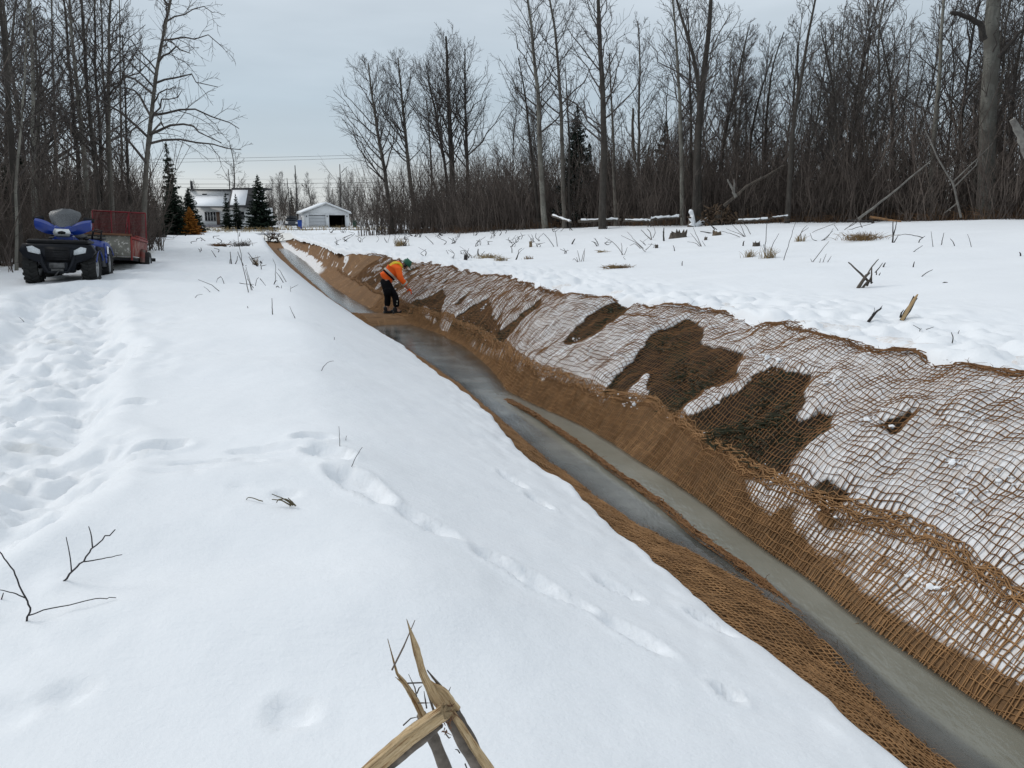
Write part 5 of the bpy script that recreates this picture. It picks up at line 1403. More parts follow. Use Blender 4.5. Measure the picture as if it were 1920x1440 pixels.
# faces +x (towards the far bank); y is his left
bj = [J(-.15, 0, .86, (.13, .15)), J(-.06, 0, 1.00, (.12, .15)), J(.05, 0, 1.13, (.12, .16)), J(.17, 0, 1.23, (.11, .16)), J(.27, 0, 1.275, .06), J(.36, 0, 1.29, .085), J(.44, 0, 1.26, .085),
      J(.16, .20, 1.20, .065), J(.20, .25, .97, .052), J(.36, .22, .77, .040), J(.40, .21, .71, .038),
      J(.18, -.20, 1.19, .065), J(.22, -.24, .95, .052), J(.40, -.20, .73, .040), J(.45, -.19, .67, .038),
      J(-.15, .10, .80, .095), J(-.10, .11, .46, .065), J(-.13, .11, .10, .05), J(-.03, .12, .05, .05),
      J(-.12, -.10, .80, .095), J(.10, -.11, .46, .065), J(.10, -.12, .10, .05), J(.20, -.12, .05, .05)]
be = [(0, 1), (1, 2), (2, 3), (3, 4), (4, 5), (5, 6), (3, 7), (7, 8), (8, 9), (9, 10), (3, 11), (11, 12), (12, 13), (13, 14), (0, 15), (15, 16), (16, 17), (17, 18), (0, 19), (19, 20), (20, 21), (21, 22)]
body = skin_mesh('body', bj, be, SKIN, worker)
h = MB(); h.lathe([(.0, -.02), (.014, -.012), (.016, .0), (.008, .03)], 8, 0, (.515 * K_, 0, 1.235 * K_), (0, R(50), 0)); h.build('nose', SKIN, worker, True)
jk = [J(-.19, 0, .90, (.155, .185)), J(-.13, 0, .97, (.155, .185)), J(-.04, 0, 1.06, (.15, .185)), J(.06, 0, 1.17, (.15, .20)), J(.18, 0, 1.25, (.135, .20)), J(.27, 0, 1.31, (.10, .11)),
      J(.16, .22, 1.19, .095), J(.20, .28, .97, .083), J(.345, .24, .80, .064),
      J(.18, -.22, 1.18, .095), J(.22, -.28, .95, .083), J(.385, -.22, .765, .064)]
jacket = skin_mesh('jacket', jk, [(0, 1), (1, 2), (2, 3), (3, 4), (4, 5), (4, 6), (6, 7), (7, 8), (4, 9), (9, 10), (10, 11)], ORANGE, worker, 2, 2)
hd = skin_mesh('hood', [J(.20, .07, 1.345, .05), J(.21, 0, 1.375, .06), J(.20, -.07, 1.345, .05), J(.29, -.10, 1.28, .04), J(.29, .10, 1.28, .04)], [(0, 1), (1, 2), (2, 3), (0, 4)], ORANGE, worker, 2, 1)
tr_ = [J(-.165, 0, .87, (.16, .18)), J(-.155, .10, .78, .125), J(-.10, .12, .46, .098), J(-.125, .12, .16, .088),
       J(-.13, -.10, .78, .125), J(.09, -.12, .46, .098), J(.10, -.13, .16, .088), J(-.19, 0, .96, (.14, .165))]
skin_mesh('trousers', tr_, [(0, 1), (1, 2), (2, 3), (0, 4), (4, 5), (5, 6), (0, 7)], BLKC, worker, 2, 0)
pk = MB(); pk.box((-.13 * K_, -.235 * K_, .60 * K_), (.20, .05, .24), (0, R(4), 0), bev=.02); pk.build('pocket', BLKC, worker)
pk = MB(); pk.box((.115 * K_, -.225 * K_, .345 * K_), (.02, .012, .05), bev=.003); pk.box((.105 * K_, -.227 * K_, .275 * K_), (.03, .012, .03), bev=.003); pk.build('emblem', SILVER, worker)
for bx, by in ((-.13, .12), (.095, -.125)):
    b = MB(); n = 14
    prof = [(-.12, .05), (.10, .062), (.18, .04)]
    for (x0, w, hgt) in ((0, 0, 0),):
        b.box(((bx + .04) * K_, by * K_, .045), (.30, .11, .09), bev=.035); b.box((bx * K_ - .03, by * K_, .13), (.14, .12, .16), bev=.04)
        b.box(((bx + .04) * K_, by * K_, .01), (.315, .12, .03), bev=.01)
    b.build('boot', BOOT, worker, True)
def ring(mb, c, ax, ry, rx, w, th=.008, n=24, squash=1.):
    """band round a limb or trunk: centre c, axis ax"""
    c = Vector(c) * K_; q = Vector(ax).to_track_quat('Z', 'Y')
    V = []
    for i in range(n):
        a = 2 * math.pi * i / n; d = Vector((math.cos(a) * rx, math.sin(a) * ry, 0))
        for (k, z) in ((1, -w / 2), (1 + th / rx, -w / 2), (1 + th / rx, w / 2), (1, w / 2)):
            V.append(c + q @ Vector((d.x * k, d.y * k, z)))
    mb.add(np.array(V), [(i * 4 + j, i * 4 + (j + 1) % 4, ((i + 1) % n) * 4 + (j + 1) % 4, ((i + 1) % n) * 4 + j) for i in range(n) for j in range(4)])
v = MB(); ring(v, (-.06, 0, 1.03), (.62, 0, .62), .205, .185, .05); v.build('belt', BLKC, worker, True)
v = MB(); ring(v, (-.025, 0, 1.075), (.62, 0, .62), .207, .182, .055); v.build('waist_stripe', SILVER, worker, True)
for sy in (-1, 1):
    v = MB()
    pts = [(-.11, sy * .07, 1.17), (-.01, sy * .10, 1.285), (.10, sy * .13, 1.355), (.20, sy * .15, 1.36), (.27, sy * .15, 1.28), (.25, sy * .17, 1.15), (.14, sy * .19, 1.02)]
    P = np.array([np.array(p) * K_ for p in pts]); q = np.linspace(0, len(P) - 1, 26); P = np.stack([np.interp(q, range(len(P)), P[:, j]) for j in range(3)], 1)
    v.tube(P, .034, 6); v.build('brace_strap', YELLOW, worker, True)
for c, ax in (((.285, .262, .865), (.145, -.04, -.17)), ((.32, -.245, .83), (.165, .06, -.185))):
    v = MB(); ring(v, c, ax, .088, .088, .05); v.build('sleeve_stripe', SILVER, worker, True)
# helmet
hc_ = np.array([.425, 0, 1.325]) * K_
v = MB(); v.lathe([(.135, -.03), (.137, 0), (.132, .04), (.115, .08), (.08, .115), (.035, .132), (0, .135)], 24, 2); v.box((0, 0, .125), (.20, .035, .02), bev=.008)
he = v.build('hard_hat', HELM, worker, True); he.location = hc_; he.rotation_euler = (0, R(42), 0)
v = MB(); v.lathe([(.125, -.034), (.160, -.038), (.164, -.03), (.130, -.024)], 24, 2); v.prism([(.09, -.12), (.225, -.07), (.245, 0), (.225, .07), (.09, .12)], 2, -.045, -.032)
br_ = v.build('brim', HELM, he, True)
v = MB(); v.tube([(.02, .12, -.03), (.03, .09, -.13), (.05, 0, -.17), (.03, -.09, -.13), (.02, -.12, -.03)], .012, 6); v.box((-.02, .135, -.07), (.07, .05, .10), bev=.02); v.box((-.02, -.135, -.07), (.07, .05, .10), bev=.02); v.build('ear_defender', BLKH, he, True)
v = MB()
for sy in (-1, 1): v.lathe([(0, -.012), (.012, -.006), (.012, .006), (0, .012)], 8, 0, (.508 * K_, sy * .035, 1.275 * K_))
v.build('eyes', BLKH, worker, True)
v = MB(); v.box((.505 * K_, 0, 1.195 * K_), (.02, .05, .012), (0, R(50), 0), bev=.004); v.build('mouth', simple('lips', (.35, .13, .10), None, 5, .5, 0), worker)
# gloved hands: palm, five curled fingers
for hx_, hy_, hz_, sy in ((.41, .21, .69, 1), (.46, -.19, .65, -1)):
    jj = [J(hx_ - .03, hy_, hz_ + .03, .036), J(hx_ + .02, hy_, hz_ - .03, (.032, .044))]; ee = [(0, 1)]
    for k in range(4):
        oy = hy_ + (k - 1.5) * .024; L = (.034, .040, .038, .028)[k]; b0 = len(jj)
        jj += [J(hx_ + .035, oy, hz_ - .055, .0125), J(hx_ + .035 + L * .4, oy, hz_ - .06 - L, .0115), J(hx_ + .03 - L * .1, oy, hz_ - .065 - L * 1.7, .010)]
        ee += [(1, b0), (b0, b0 + 1), (b0 + 1, b0 + 2)]
    b0 = len(jj); jj += [J(hx_ + .03, hy_ - sy * .045, hz_ - .01, .014), J(hx_ + .065, hy_ - sy * .05, hz_ - .045, .0125)]; ee += [(1, b0), (b0, b0 + 1)]
    skin_mesh('glove', jj, ee, GLOVE, worker, 1, 1)
# ------------------------------------------------------------------ sticks, stumps, grass and logs on the snow
WOODP = simple('split pale wood', (.50, .36, .19), (.36, .23, .11), 5, .7, .3, scale=(1, 1, 1))
WOODG = simple('weathered grey stump', (.115, .095, .075), (.045, .037, .03), 9, .85, .5, scale=(1, 1, .3))
BARKS = simple('dark stick bark', (.040, .033, .028), (.018, .015, .013), 14, .8, .3)
STRAW = simple('dead straw', (.34, .25, .12), (.22, .155, .075), 8, .85, 0)
GOLD = simple('matted yellow grass', (.27, .175, .070), (.14, .085, .04), 6, .9, 0)
def foot(px, py, side):
    f = snow_r if side == 'r' else snow_l
    zf = lambda s, u: float(f(np.array([s]), np.array([u]))[0])
    r = ray(px, py); ts = np.geomspace(1.5, 110, 700)
    s, u = su(ts * r[0], ts * r[1])
    d = ts * r[2] - (snow_r if side == 'r' else snow_l0)(s, u); i = int(np.argmax(d < 0)) if (d < 0).any() else 300
    t = ts[i]
    for _ in range(10): t = .4 * t + .6 * zf(*su(t * r[0], t * r[1])) / r[2]
    s, u = su(t * r[0], t * r[1]); x, y = xy(s, u); return np.array([x, y, zf(s, u)]), y / F
def stems2(mb, mpp, L, rg, wpx, n_, sd):
    """lines: picture offsets (dx, dy down) from the foot; depth wanders a little"""
    dd0 = rg.uniform(-.45, .45); rg = np.random.default_rng(sd + 17 * n_)
    if True:
        w = wpx
        if isinstance(L, tuple) and np.isscalar(L[0]): w, L = L
        pts = []; dx_ = rg.uniform(-.4, .4) if n_ else 0.
        d0 = math.hypot(L[-1][0] - L[0][0], L[-1][1] - L[0][1])
        for i, (dx, dy) in enumerate(L):
            e = math.hypot(dx - L[0][0], dy - L[0][1])
            pts.append((dx * mpp, (dd0 * math.hypot(dx, dy) + dx_ * e) * mpp, -dy * mpp - (.03 if i == 0 and abs(dy) < 3 else 0)))
        P = np.array(pts); k = max(5, len(pts) * 3)
        tq = np.linspace(0, len(pts) - 1, k)
        P = np.stack([np.interp(tq, range(len(pts)), P[:, j]) for j in range(3)], 1)
        if k > 6: P[1:-1] = .25 * P[:-2] + .5 * P[1:-1] + .25 * P[2:]
        P[1:-1] += rg.normal(0, .006, (k - 2, 3)) * d0 * mpp
        mb.tube(P, np.linspace(w, w * .45, k) * mpp / 2 + .0005, 6)
def twig(px, py, side, lines, lab, mat=None, w=1.6, name='twig', cat='twig', group=None, seed=0, part='stem'):
    p, mpp = foot(px, py, side); rg = np.random.default_rng(int(px * 7 + py) + seed)
    e = empty(name, p, 0, lab, cat, group)
    sd = int(rg.integers(1e6))
    for i, L in enumerate(lines):
        mb = MB(); stems2(mb, mpp, L, np.random.default_rng(sd), w, i, sd); mb.build(part, mat or BARKS, e, True)
    return e
def tuft(px, py, side, wpx, hpx, n, lab, mat=STRAW, name='grass_tuft', flop=.5, group=None):
    p, mpp = foot(px, py, side); rg = np.random.default_rng(int(px * 3 + py))
    b = np.zeros((n, 3)); b[:, 0] = rg.normal(0, wpx * .22, n) * mpp; b[:, 1] = rg.normal(0, wpx * .15, n) * mpp; b[:, 2] = -.02
    h = hpx * mpp * rg.uniform(.45, 1.1, n); a = rg.uniform(0, 6.28, n); fl = flop * rg.uniform(.2, 1.6, n)
    t = np.linspace(0, 1, 4)
    P = b[:, None, :] + np.stack([np.cos(a)[:, None] * (fl * h)[:, None] * t ** 1.7, np.sin(a)[:, None] * (fl * h)[:, None] * t ** 1.7, h[:, None] * (t - .35 * np.minimum(fl, 1.3)[:, None] * t ** 2)], -1)
    V, Q = tubes(P, np.full((n, 1), max(.0016, .45 * mpp)) * np.array([1, .85, .6, .3]), 3)
    o = link(name, mk_mesh(name, V, Q), mat, None, p); return tag(o, lab, 'grass tuft', group)

_zx = {}
def zed(x, y):
    key = (round(x * 2), round(y * 2))
    if key not in _zx: _zx[key] = gz_fast(x, y)
    return _zx[key]
# --- far field
e = twig(1612, 540, 'r', [(7, [(-4, 0), (10, -22), (18, -28)]), (5, [(16, -12), (0, -30), (-16, -46)]), (3.2, [(8, -14), (22, -36), (38, -52)]), (4, [(14, -4), (24, -20), (26, -38)]), (3, [(22, -8), (20, -18), (18, -24)]),
      (2, [(28, -28), (36, -38), (41, -46)]), (2.2, [(31, -24), (32, -30)]), (2, [(36, -23), (38, -28)]), (5, [(4, -2), (14, -14), (22, -10)])],
      'dark upturned root stump with spiky arms standing in the snow field', WOODG, 3, 'stump', 'stump', part='root')
# the pale snapped stake and the dark stick before it
p, mpp = foot(1692, 600, 'r')
e = empty('snapped_stake', p, 0, 'snapped sapling stake with a pale split face leaning in the snow field', 'stake')
ax = np.array([20, 0, 42.]) * mpp; L = np.linalg.norm(ax); ax /= L; sd = np.array([.9, 0, -.42]); fr = np.array([0, -1., 0])
mb = MB(); k = 7; V = []
for i in range(k):
    t = i / (k - 1); c = ax * L * (t * 1.05 - .05); wd = .030 * (1 - .1 * t)
    for a in np.linspace(0, math.pi, 6): V.append(c + sd * math.cos(a) * wd * .9 - fr * math.sin(a) * wd + np.array([0, 0, .012 * math.sin(9 * t + 2 * a)]))
mb.add(V, [(i * 6 + j, i * 6 + (j + 1) % 6, i * 6 + 6 + (j + 1) % 6, i * 6 + 6 + j) for i in range(k - 1) for j in range(6)]); mb.build('bark_side', BARKS, e)
mb = MB(); V = []
for i in range(k):
    t = i / (k - 1); c = ax * L * (t * 1.12 - .02 + .05 * (i == k - 1)); wd = .027 * (1 - .25 * t) * (1 if i < k - 1 else .35)
    for (a, b) in ((-1, .0), (-.75, .012), (0, .017 + .004 * (i % 2)), (.35, .012), (.45, 0)): V.append(c + sd * a * wd + fr * b)
mb.add(V, [(i * 5 + j, i * 5 + j + 1, i * 5 + 6 + j, i * 5 + 5 + j) for i in range(k - 1) for j in range(4)]); mb.build('split_face', WOODP, e)
mb = MB(); mb.tube([ax * .01 - sd * .035, ax * .06 - sd * .05, ax * .10 - sd * .045], [.01, .008, .003], 5); mb.build('splinter', BARKS, e)
twig(1625, 608, 'r', [(6, [(0, 0), (12, -14), (24, -26)]), (1.5, [(18, -19), (28, -29)]), (1, [(8, -12), (12, -19), (12, -26)])], 'thick dark stick slanting out of the snow beside the pale snapped stake', None, 5, 'stick', 'stick')
for px, py, L, lab, w in (
    (1724, 519, [(0, 0), (12, -7), (24, -13)], 'straight dark stick lying aslant beyond the snapped stake', 1.8),
    (1762, 531, [(0, 0), (8, -2), (14, -1)], 'short black stick lying flat in a hollow of the snow field', 3),
    (1712, 501, [(0, 0), (1, -4), (3, -10)], 'small dark peg stick behind the straight slanting stick', 2.5),
    (1655, 501, [(0, 0), (3, -4), (6, -8)], 'small forked dark peg just behind the spiky root stump', 3),
    (1550, 506, [(0, 0), (8, 2), (16, 5)], 'dark stick lying flat on the garage side of the spiky root stump', 2.5),
    (1784, 645, [(0, 0), (2, -9), (-4, -20)], 'dark curved twig by a hollow near the net edge', 2.2),
    (1797, 630, [(0, 0), (0, -5), (3, -10)], 'tiny upright twig past the dark curved twig', 1.5),
    (1914, 480, [(0, 0), (-2, -4), (-5, -7)], 'dark stub at the edge of view in the snow field', 3),
    (1791, 461, [(0, 0), (-5, -7), (-12, -13)], 'thin slanting stick between upright twigs near the far brush', 1.5),
    (1822, 463, [(0, 0), (-4, -10), (-10, -23)], 'tall thin slanting twig, last of the row near the far brush', 1.1),
    (1765, 459, [(0, 0), (-1, -10), (-2, -22)], 'knobbly upright twig near the far brush', 1.6),
    (1750, 463, [(0, 0), (-3, -12), (-6, -28)], 'thin upright twig by the bent branch', 1.1),
    (1709, 473, [(0, 0), (12, -6), (23, -12)], 'thin stick lying aslant before the bent branch', 1.4),
    (1245, 453, [(0, 0), (-2, -12), (-2, -24)], 'single pointed spike stub on the garage side of the jagged stump', 3.5),
    (1279, 498, [(0, 0), (0, -5), (1, -8)], 'tiny dark peg alone in the smooth snow', 2),
    (1265, 471, [(0, 0), (-1, -6), (-3, -10)], 'short dark twig below the jagged stump', 1.8),
    (1393, 461, [(0, 0), (0, -6), (1, -9)], 'short thick peg among dry stalks', 2.8),
    (1072, 458, [(0, 0), (3, -6), (6, -10)], 'short dark stick leaning above the yellow grass mound', 3),
    (960, 474, [(0, 0), (0, -8), (-3, -12)], 'dark upright stick near the net top in mid field', 1.8),
    (967, 487, [(0, 0), (3, -6), (5, -12)], 'dark leaning stub over the trampled snow', 3)):
    twig(px, py, 'r', [(w, L)], lab, None, w, 'stick', 'stick')
twig(1722, 626, 'r', [[(0, 0), (2, -4), (-6, -8), (-17, -13)], [(2, -4), (4, -5)], [(11, -4), (20, -10)]], 'low forked twig beside the dark curved twig', None, 1.4)
twig(1722, 455, 'r', [(2, [(0, 0), (2, -5), (8, -9)]), [(8, -9), (-4, -13), (-24, -15), (-34, -12)], [(2, -5), (10, -12)]], 'bent branch arching low over the snow near the far brush', None, 1.6)
twig(1674, 455, 'r', [(3, [(0, 0), (-1, -15), (-3, -38)]), (2, [(0, -14), (4, -28), (5, -40)]), [(2, -2), (8, -12)]], 'upright forked shrub stem at the end of the big straw tuft', None, 2)
twig(1580, 444, 'r', [[(0, 0), (20, -12), (28, -22)], [(10, -2), (40, -8), (86, -17)], [(6, -3), (30, -14), (46, -34)], [(-20, 10), (-60, 6), (-12, -14)], [(0, 16), (-8, 2), (-16, -10)], [(40, -4), (30, -20), (22, -32)]], 'tangle of thin twigs over the big straw tuft', TWIGG, 1.4)
tuft(1618, 452, 'r', 70, 20, 260, 'big matted straw tuft near the far brush', GOLD, flop=1.1)
for px, py, L, lab in (
    (1212, 472, [[(0, 0), (-20, -16), (-50, -30)], [(-2, -3), (6, -10), (10, -16)], [(-6, -6), (-22, -20), (-36, -36)], [(-12, -6), (-24, -16), (-34, -12)]], 'spreading twig bush on the garage side of the jagged stump'),
    (1222, 450, [(2, [(0, 0), (-10, -8), (-20, -18)]), (2, [(0, 0), (-4, -14), (-10, -20)]), [(2, -3), (6, -12), (2, -24)]], 'fan of three dark twigs just beyond the spreading twig bush'),
    (1316, 462, [[(0, 0), (-12, -14), (-20, -24)], [(-2, 0), (-10, -6), (-24, -8)], [(0, 0), (-10, -18), (-18, -34)], [(10, 2), (0, -10)]], 'loose twig bush in front of the jagged stump'),
    (1398, 448, [[(0, 0), (-14, -6), (-34, -14)], [(0, 0), (-16, -12), (-28, -24)], [(10, -4), (0, -20), (-10, -30)], [(0, 0), (-8, -18), (-12, -24)], [(-4, 2), (-30, -6), (-46, -10)]], 'wide bush of long bare twigs beside the broken branch pile'),
    (1433, 483, [(1.6, [(0, 0), (-2, -30), (-5, -70)]), [(8, 0), (12, -26), (20, -44)], [(4, 0), (-2, -24)]], 'tall dry stalk rising from a straw tuft'),
    (1469, 488, [(1.2, [(0, 0), (5, -34), (11, -72)])], 'tallest thin dry stalk leaning in the open snow'),
    (1502, 456, [[(0, 0), (-4, -14), (10, -24)], [(-8, 0), (0, -20), (8, -28)], [(4, 0), (6, -12)]], 'pale dry weed with bent stalks beyond the tallest stalk'),
    (1522, 491, [(1.5, [(0, 0), (12, -20), (22, -38)]), [(2, 1), (-4, -6)]], 'single slanting dark stalk before the low brush heap'),
    (1537, 455, [[(0, 0), (-12, -2), (-16, -14)], [(0, 0), (10, -4), (26, -18)], [(-4, 1), (8, -1), (14, 2)], [(4, 0), (20, -6), (36, -22)]], 'low brush heap of curved twigs in the snow field'),
    (1542, 492, [[(0, 0), (4, -16)], [(-6, 0), (-4, -8)], [(8, -2), (12, -12)]], 'faint thin stalks beside the slanting dark stalk'),
    (1045, 462, [[(0, 0), (-2, -16), (-6, -32)], [(-6, 0), (-16, -14), (-26, -24)]], 'pair of thin grey stalks above the net near the long snowy log'),
    (1090, 490, [[(0, 0), (2, -10), (4, -20)], [(-6, -1), (-10, -8)], [(4, -2), (6, -24)], [(-4, 2), (-14, -6), (-16, -2)], [(-2, 0), (-8, -20)]], 'small twig tuft beside the yellow grass mound'),
    (1170, 478, [[(0, 0), (-20, -22), (-38, -32)], [(-4, -2), (-4, -16), (-6, -22)], [(0, 0), (6, -14)]], 'bare twig bush with a long low branch over the yellow grass mound'),
    (1415, 420, [[(0, 0), (0, 10), (-2, 26)], [(0, 0), (-1, -10)]], 'faint dry stalk before the snow capped log'),
    (880, 484, [(2.5, [(0, 0), (-6, -6), (-8, -12)]), (2, [(6, 0), (0, -8)]), [(-10, 8), (-16, -2)], [(4, 4), (14, -8)]], 'dark broken twigs at the edge of the trampled snow'),
    (897, 479, [(3.5, [(0, 0), (-1, -6), (0, -12)]), [(4, 0), (12, -8)], [(6, 4), (20, -2)]], 'dark stub among trampled grass in mid field')):
    twig(px, py, 'r', L, lab, BARKS if px % 2 else TWIGG, 1.3, 'twig_bush', 'bush')
tuft(1405, 482, 'r', 22, 17, 60, 'straw tuft on the garage side of the tall dry stalk')
tuft(1440, 484, 'r', 26, 24, 70, 'upright straw tuft at the foot of the tall dry stalk')
tuft(1500, 457, 'r', 22, 16, 45, 'pale straw tuft at the foot of the bent dry weed')
tuft(1158, 503, 'r', 50, 12, 260, 'rounded yellow brown grass mound near the net top', GOLD, 'grass_mound', 1.5)
tuft(752, 461, 'r', 24, 16, 90, 'straw tuft by the ditch behind the worker')
tuft(915, 484, 'r', 44, 12, 120, 'trampled pale grass patch in mid field', STRAW, 'grass_tuft', 1.)
tuft(940, 489, 'r', 26, 12, 70, 'grey trampled grass at the end of the mid field patch', STRAW, 'grass_tuft', 1.)
tuft(991, 486, 'r', 18, 8, 50, 'small dark grass tuft past the trampled patch', GOLD)
tuft(1128, 473, 'r', 22, 8, 40, 'sunken pale grass tuft with snow around it above the mound', STRAW, 'grass_tuft', 1.3)
# stumps
def stump(px, py, wpx, hpx, spikes, lab, mat, seed):
    p, mpp = foot(px, py, 'r'); rg = np.random.default_rng(seed); e = empty('stump', p, rg.uniform(0, 6), lab, 'stump')
    mb = MB(); n = 14; a = np.arange(n) * 2 * math.pi / n; r = wpx * mpp / 2; V = []
    for z, k in ((-.06, 1.15), (.25, 1.), (.6, .95)):
        for i in range(n): V.append((r * k * math.cos(a[i]) * rg.uniform(.92, 1.08), .7 * r * k * math.sin(a[i]) * rg.uniform(.92, 1.08), z * hpx * mpp if z > 0 else z))
    for i in range(n): V.append((r * .8 * math.cos(a[i]), .55 * r * math.sin(a[i]), hpx * mpp * rg.uniform(.55, .85)))
    V.append((0, 0, hpx * mpp * .5))
    mb.add(V, [(k * n + i, k * n + (i + 1) % n, k * n + n + (i + 1) % n, k * n + n + i) for k in range(3) for i in range(n)], [(3 * n + i, 3 * n + (i + 1) % n, 4 * n) for i in range(n)])
    mb.build('trunk', mat, e)
    for k in range(spikes):
        mb = MB(); aa = rg.uniform(0, 6.28); q = np.array([r * .8 * math.cos(aa), r * .5 * math.sin(aa), hpx * mpp * .4]); d = np.array([math.cos(aa) * .4, math.sin(aa) * .3, 1]) * hpx * mpp * rg.uniform(.4, .75)
        mb.tube([q, q + d * .5, q + d], [r * .22, r * .16, r * .03], 5); mb.build('splinter', mat, e)
stump(1272, 446, 30, 14, 7, 'wide jagged dark stump near the far brush', WOODG, 1)
stump(1344, 441, 22, 9, 6, 'low splintered stump under the broken branch pile', simple('brown splintered stump', (.16, .115, .07), (.06, .045, .032), 9, .85, .4), 2)
stump(1231, 465, 7, 8, 3, 'tiny cut stump under the pointed spike', WOODG, 3)
stump(1418, 462, 14, 9, 3, 'small dark stump with a side stub among dry stalks', WOODG, 4)
stump(995, 463, 8, 13, 2, 'small pale brown cut stump in mid field', simple('pale brown stump', (.26, .19, .11), (.10, .075, .05), 9, .85, .3), 5)
stump(1323, 451, 6, 7, 2, 'tiny dark stub in front of the broken branch pile', WOODG, 6)
stump(873, 487, 7, 12, 3, 'charred looking small stump by the trampled grass', BARKS, 7)
twig(1338, 438, 'r', [(3, [(0, 0), (-10, -1), (-24, -3)]), (1.6, [(2, -6), (-6, -14), (-16, -22)]), (1.6, [(6, -6), (-2, -12), (-10, -20)]), (2, [(14, 10), (10, -2)])], 'broken branch pile with one thick dark branch near the far brush', None, 2, 'branch_pile', 'branches')
# snow topped logs along the edge of the woods
SNOWL = simple('snow on logs', (.84, .862, .885), (.80, .825, .85), 3, .65, .4, bdist=.05)
def log(pa, pb, Ya, Yb, wpx, lab, mat=WOODG, snow=True, seed=0, name='fallen_log', lift=.12):
    rg = np.random.default_rng(seed)
    a = at(*pa, Ya); b = at(*pb, Yb); r = wpx * Ya / F / 2
    for q in (a, b): q[2] = max(q[2] - .06, gz(q[0], q[1]) + r * .1)
    r *= .6; o = .5 * (a + b); e = empty(name, o, 0, lab, 'log')
    t = np.linspace(0, 1, 14); P = a + (b - a) * t[:, None] - o; P += rg.normal(0, r * .18, P.shape)
    mb = MB(); mb.tube(P, r * np.linspace(1.1, .7, 14) * rg.uniform(.9, 1.1, 14), 9); mb.build('trunk', mat, e, True)
    if snow:
        i0, i1 = 1, 13
        S = P[i0:i1] + [0, 0, r * .75]; mb = MB(); mb.tube(S, r * rg.uniform(.6, 1.15, i1 - i0), 8); mb.build('snow_cover', SNOWL, e, True)
    for k in range(3):
        i = rg.integers(2, 12); d = rg.normal(0, 1, 3); d[2] = abs(d[2]); mb = MB(); mb.tube([P[i], P[i] + d * r * 1.6, P[i] + d * r * 3], [r * .25, r * .18, r * .06], 5); mb.build('branch', mat, e)
log((1035, 402), (1072, 415), 43, 41, 7, 'snow covered log end poking up past the big dark spruce', seed=1)
log((1085, 413), (1165, 410), 40, 38.9, 9, 'long low snow topped log before the big straight dark poplar', seed=2)
log((1168, 411), (1225, 412), 37, 36.5, 7, 'snow topped log lying along the field edge past the long one', seed=3)
log((1215, 409), (1278, 404), 38, 37.5, 9, 'snow topped log leading to the uprooted root mass', seed=4)
log((1380, 412), (1445, 408), 33.5, 33, 8, 'snow capped log between the root mass and the fallen grey trunk', seed=5)
log((1446, 406), (1480, 402), 33.5, 33.5, 5, 'thin snow capped pole propped at the end of the capped log', seed=6)
log((1632, 404), (1690, 412), 29.5, 28.8, 7, 'orange brown split log at the edge of the far brush', simple('orange split log', (.30, .155, .06), (.14, .08, .04), 6, .8, .3), False, 7)
log((1590, 411), (1640, 413), 29.3, 28.6, 9, 'dark log with snow flecks at the edge of the far brush', BARKS, False, 8)
# uprooted root mass and the leaning dead stems
p = at(1345, 405, 35.5); p[2] = gz(p[0], p[1]); e = empty('root_mass', p, 0, 'uprooted brown root mass beside a snow plastered stump at the woods edge', 'stump')
rg = np.random.default_rng(12); mpp = 35.5 / F
mb = MB()
for k in range(150):
    q = rg.normal(0, 1, 3) * np.array([15, 9, 9]) * mpp + [0, 0, 13 * mpp]; d = rg.normal(0, 7, 3) * mpp
    mb.tube([q, q + d * .6 + rg.normal(0, 1, 3) * mpp, q + d], [.055, .04, .015], 5, False)
mb.build('roots', simple('brown roots', (.11, .07, .04), (.04, .028, .02), 5, .9, 0), e)
mb = MB(); mb.tube([(-6 * mpp, 0, 0), (0, .1, 12 * mpp), (8 * mpp, 0, 26 * mpp)], [.3, .26, .14], 10); mb.build('trunk', WOODG, e, True)
p = at(1298, 405, 36); p[2] = gz(p[0], p[1]); e = empty('snowy_stump', p, 0, 'snow plastered broken stump beside the uprooted root mass', 'stump')
mb = MB(); mb.tube([(0, 0, -.1), (0, 0, .25), (-.05, 0, .75)], [.22, .18, .06], 9); mb.build('trunk', WOODG, e, True)
mb = MB(); mb.tube([(-.02, -.10, .05), (.03, -.1, .22), (-.05, -.1, .42), (-.02, -.08, .55), (-.10, -.06, .72), (-.12, -.04, .80)], [.17, .12, .15, .09, .12, .05], 8); mb.build('snow_cover', SNOWL, e, True)
mb = MB(); mb.tube([(.15, -.1, .05), (.45, -.1, .25), (.75, -.08, .42)], [.10, .12, .05], 8); mb.build('snow_cover', SNOWL, e, True)
def lean(pts, Y, w, lab, mat, name='leaning_trunk', tips=None):
    P = np.array([at(px, py, Y + dy) for px, py, dy in pts]); o = P[0].copy(); e = empty(name, o, 0, lab, 'dead tree')
    q = np.linspace(0, len(P) - 1, len(P) * 3); P = np.stack([np.interp(q, range(len(P)), P[:, j]) for j in range(3)], 1) - o; P[1:-1] += np.random.default_rng(len(pts) + int(Y * 10)).normal(0, .035, (len(P) - 2, 3)) * (w * Y / F) * 3
    mb = MB(); mb.tube(P, np.linspace(1, .5, len(P)) * w * Y / F / 2, 8); mb.build('trunk', mat, e, True)
    for t in tips or []:
        T = np.array([at(px, py, Y + .1) for px, py in t]) - o; mb = MB(); mb.tube(T, np.linspace(.7, .2, len(T)) * w * Y / F / 2, 6); mb.build('branch', mat, e, True)
LEANM = simple('silver dead wood', (.20, .19, .17), (.11, .10, .09), 5, .8, .2)
lean([(1610, 410, -.3), (1665, 368, 0), (1745, 302, .8)], 29, 5, 'long grey dead pole leaning into the far brush', LEANM)
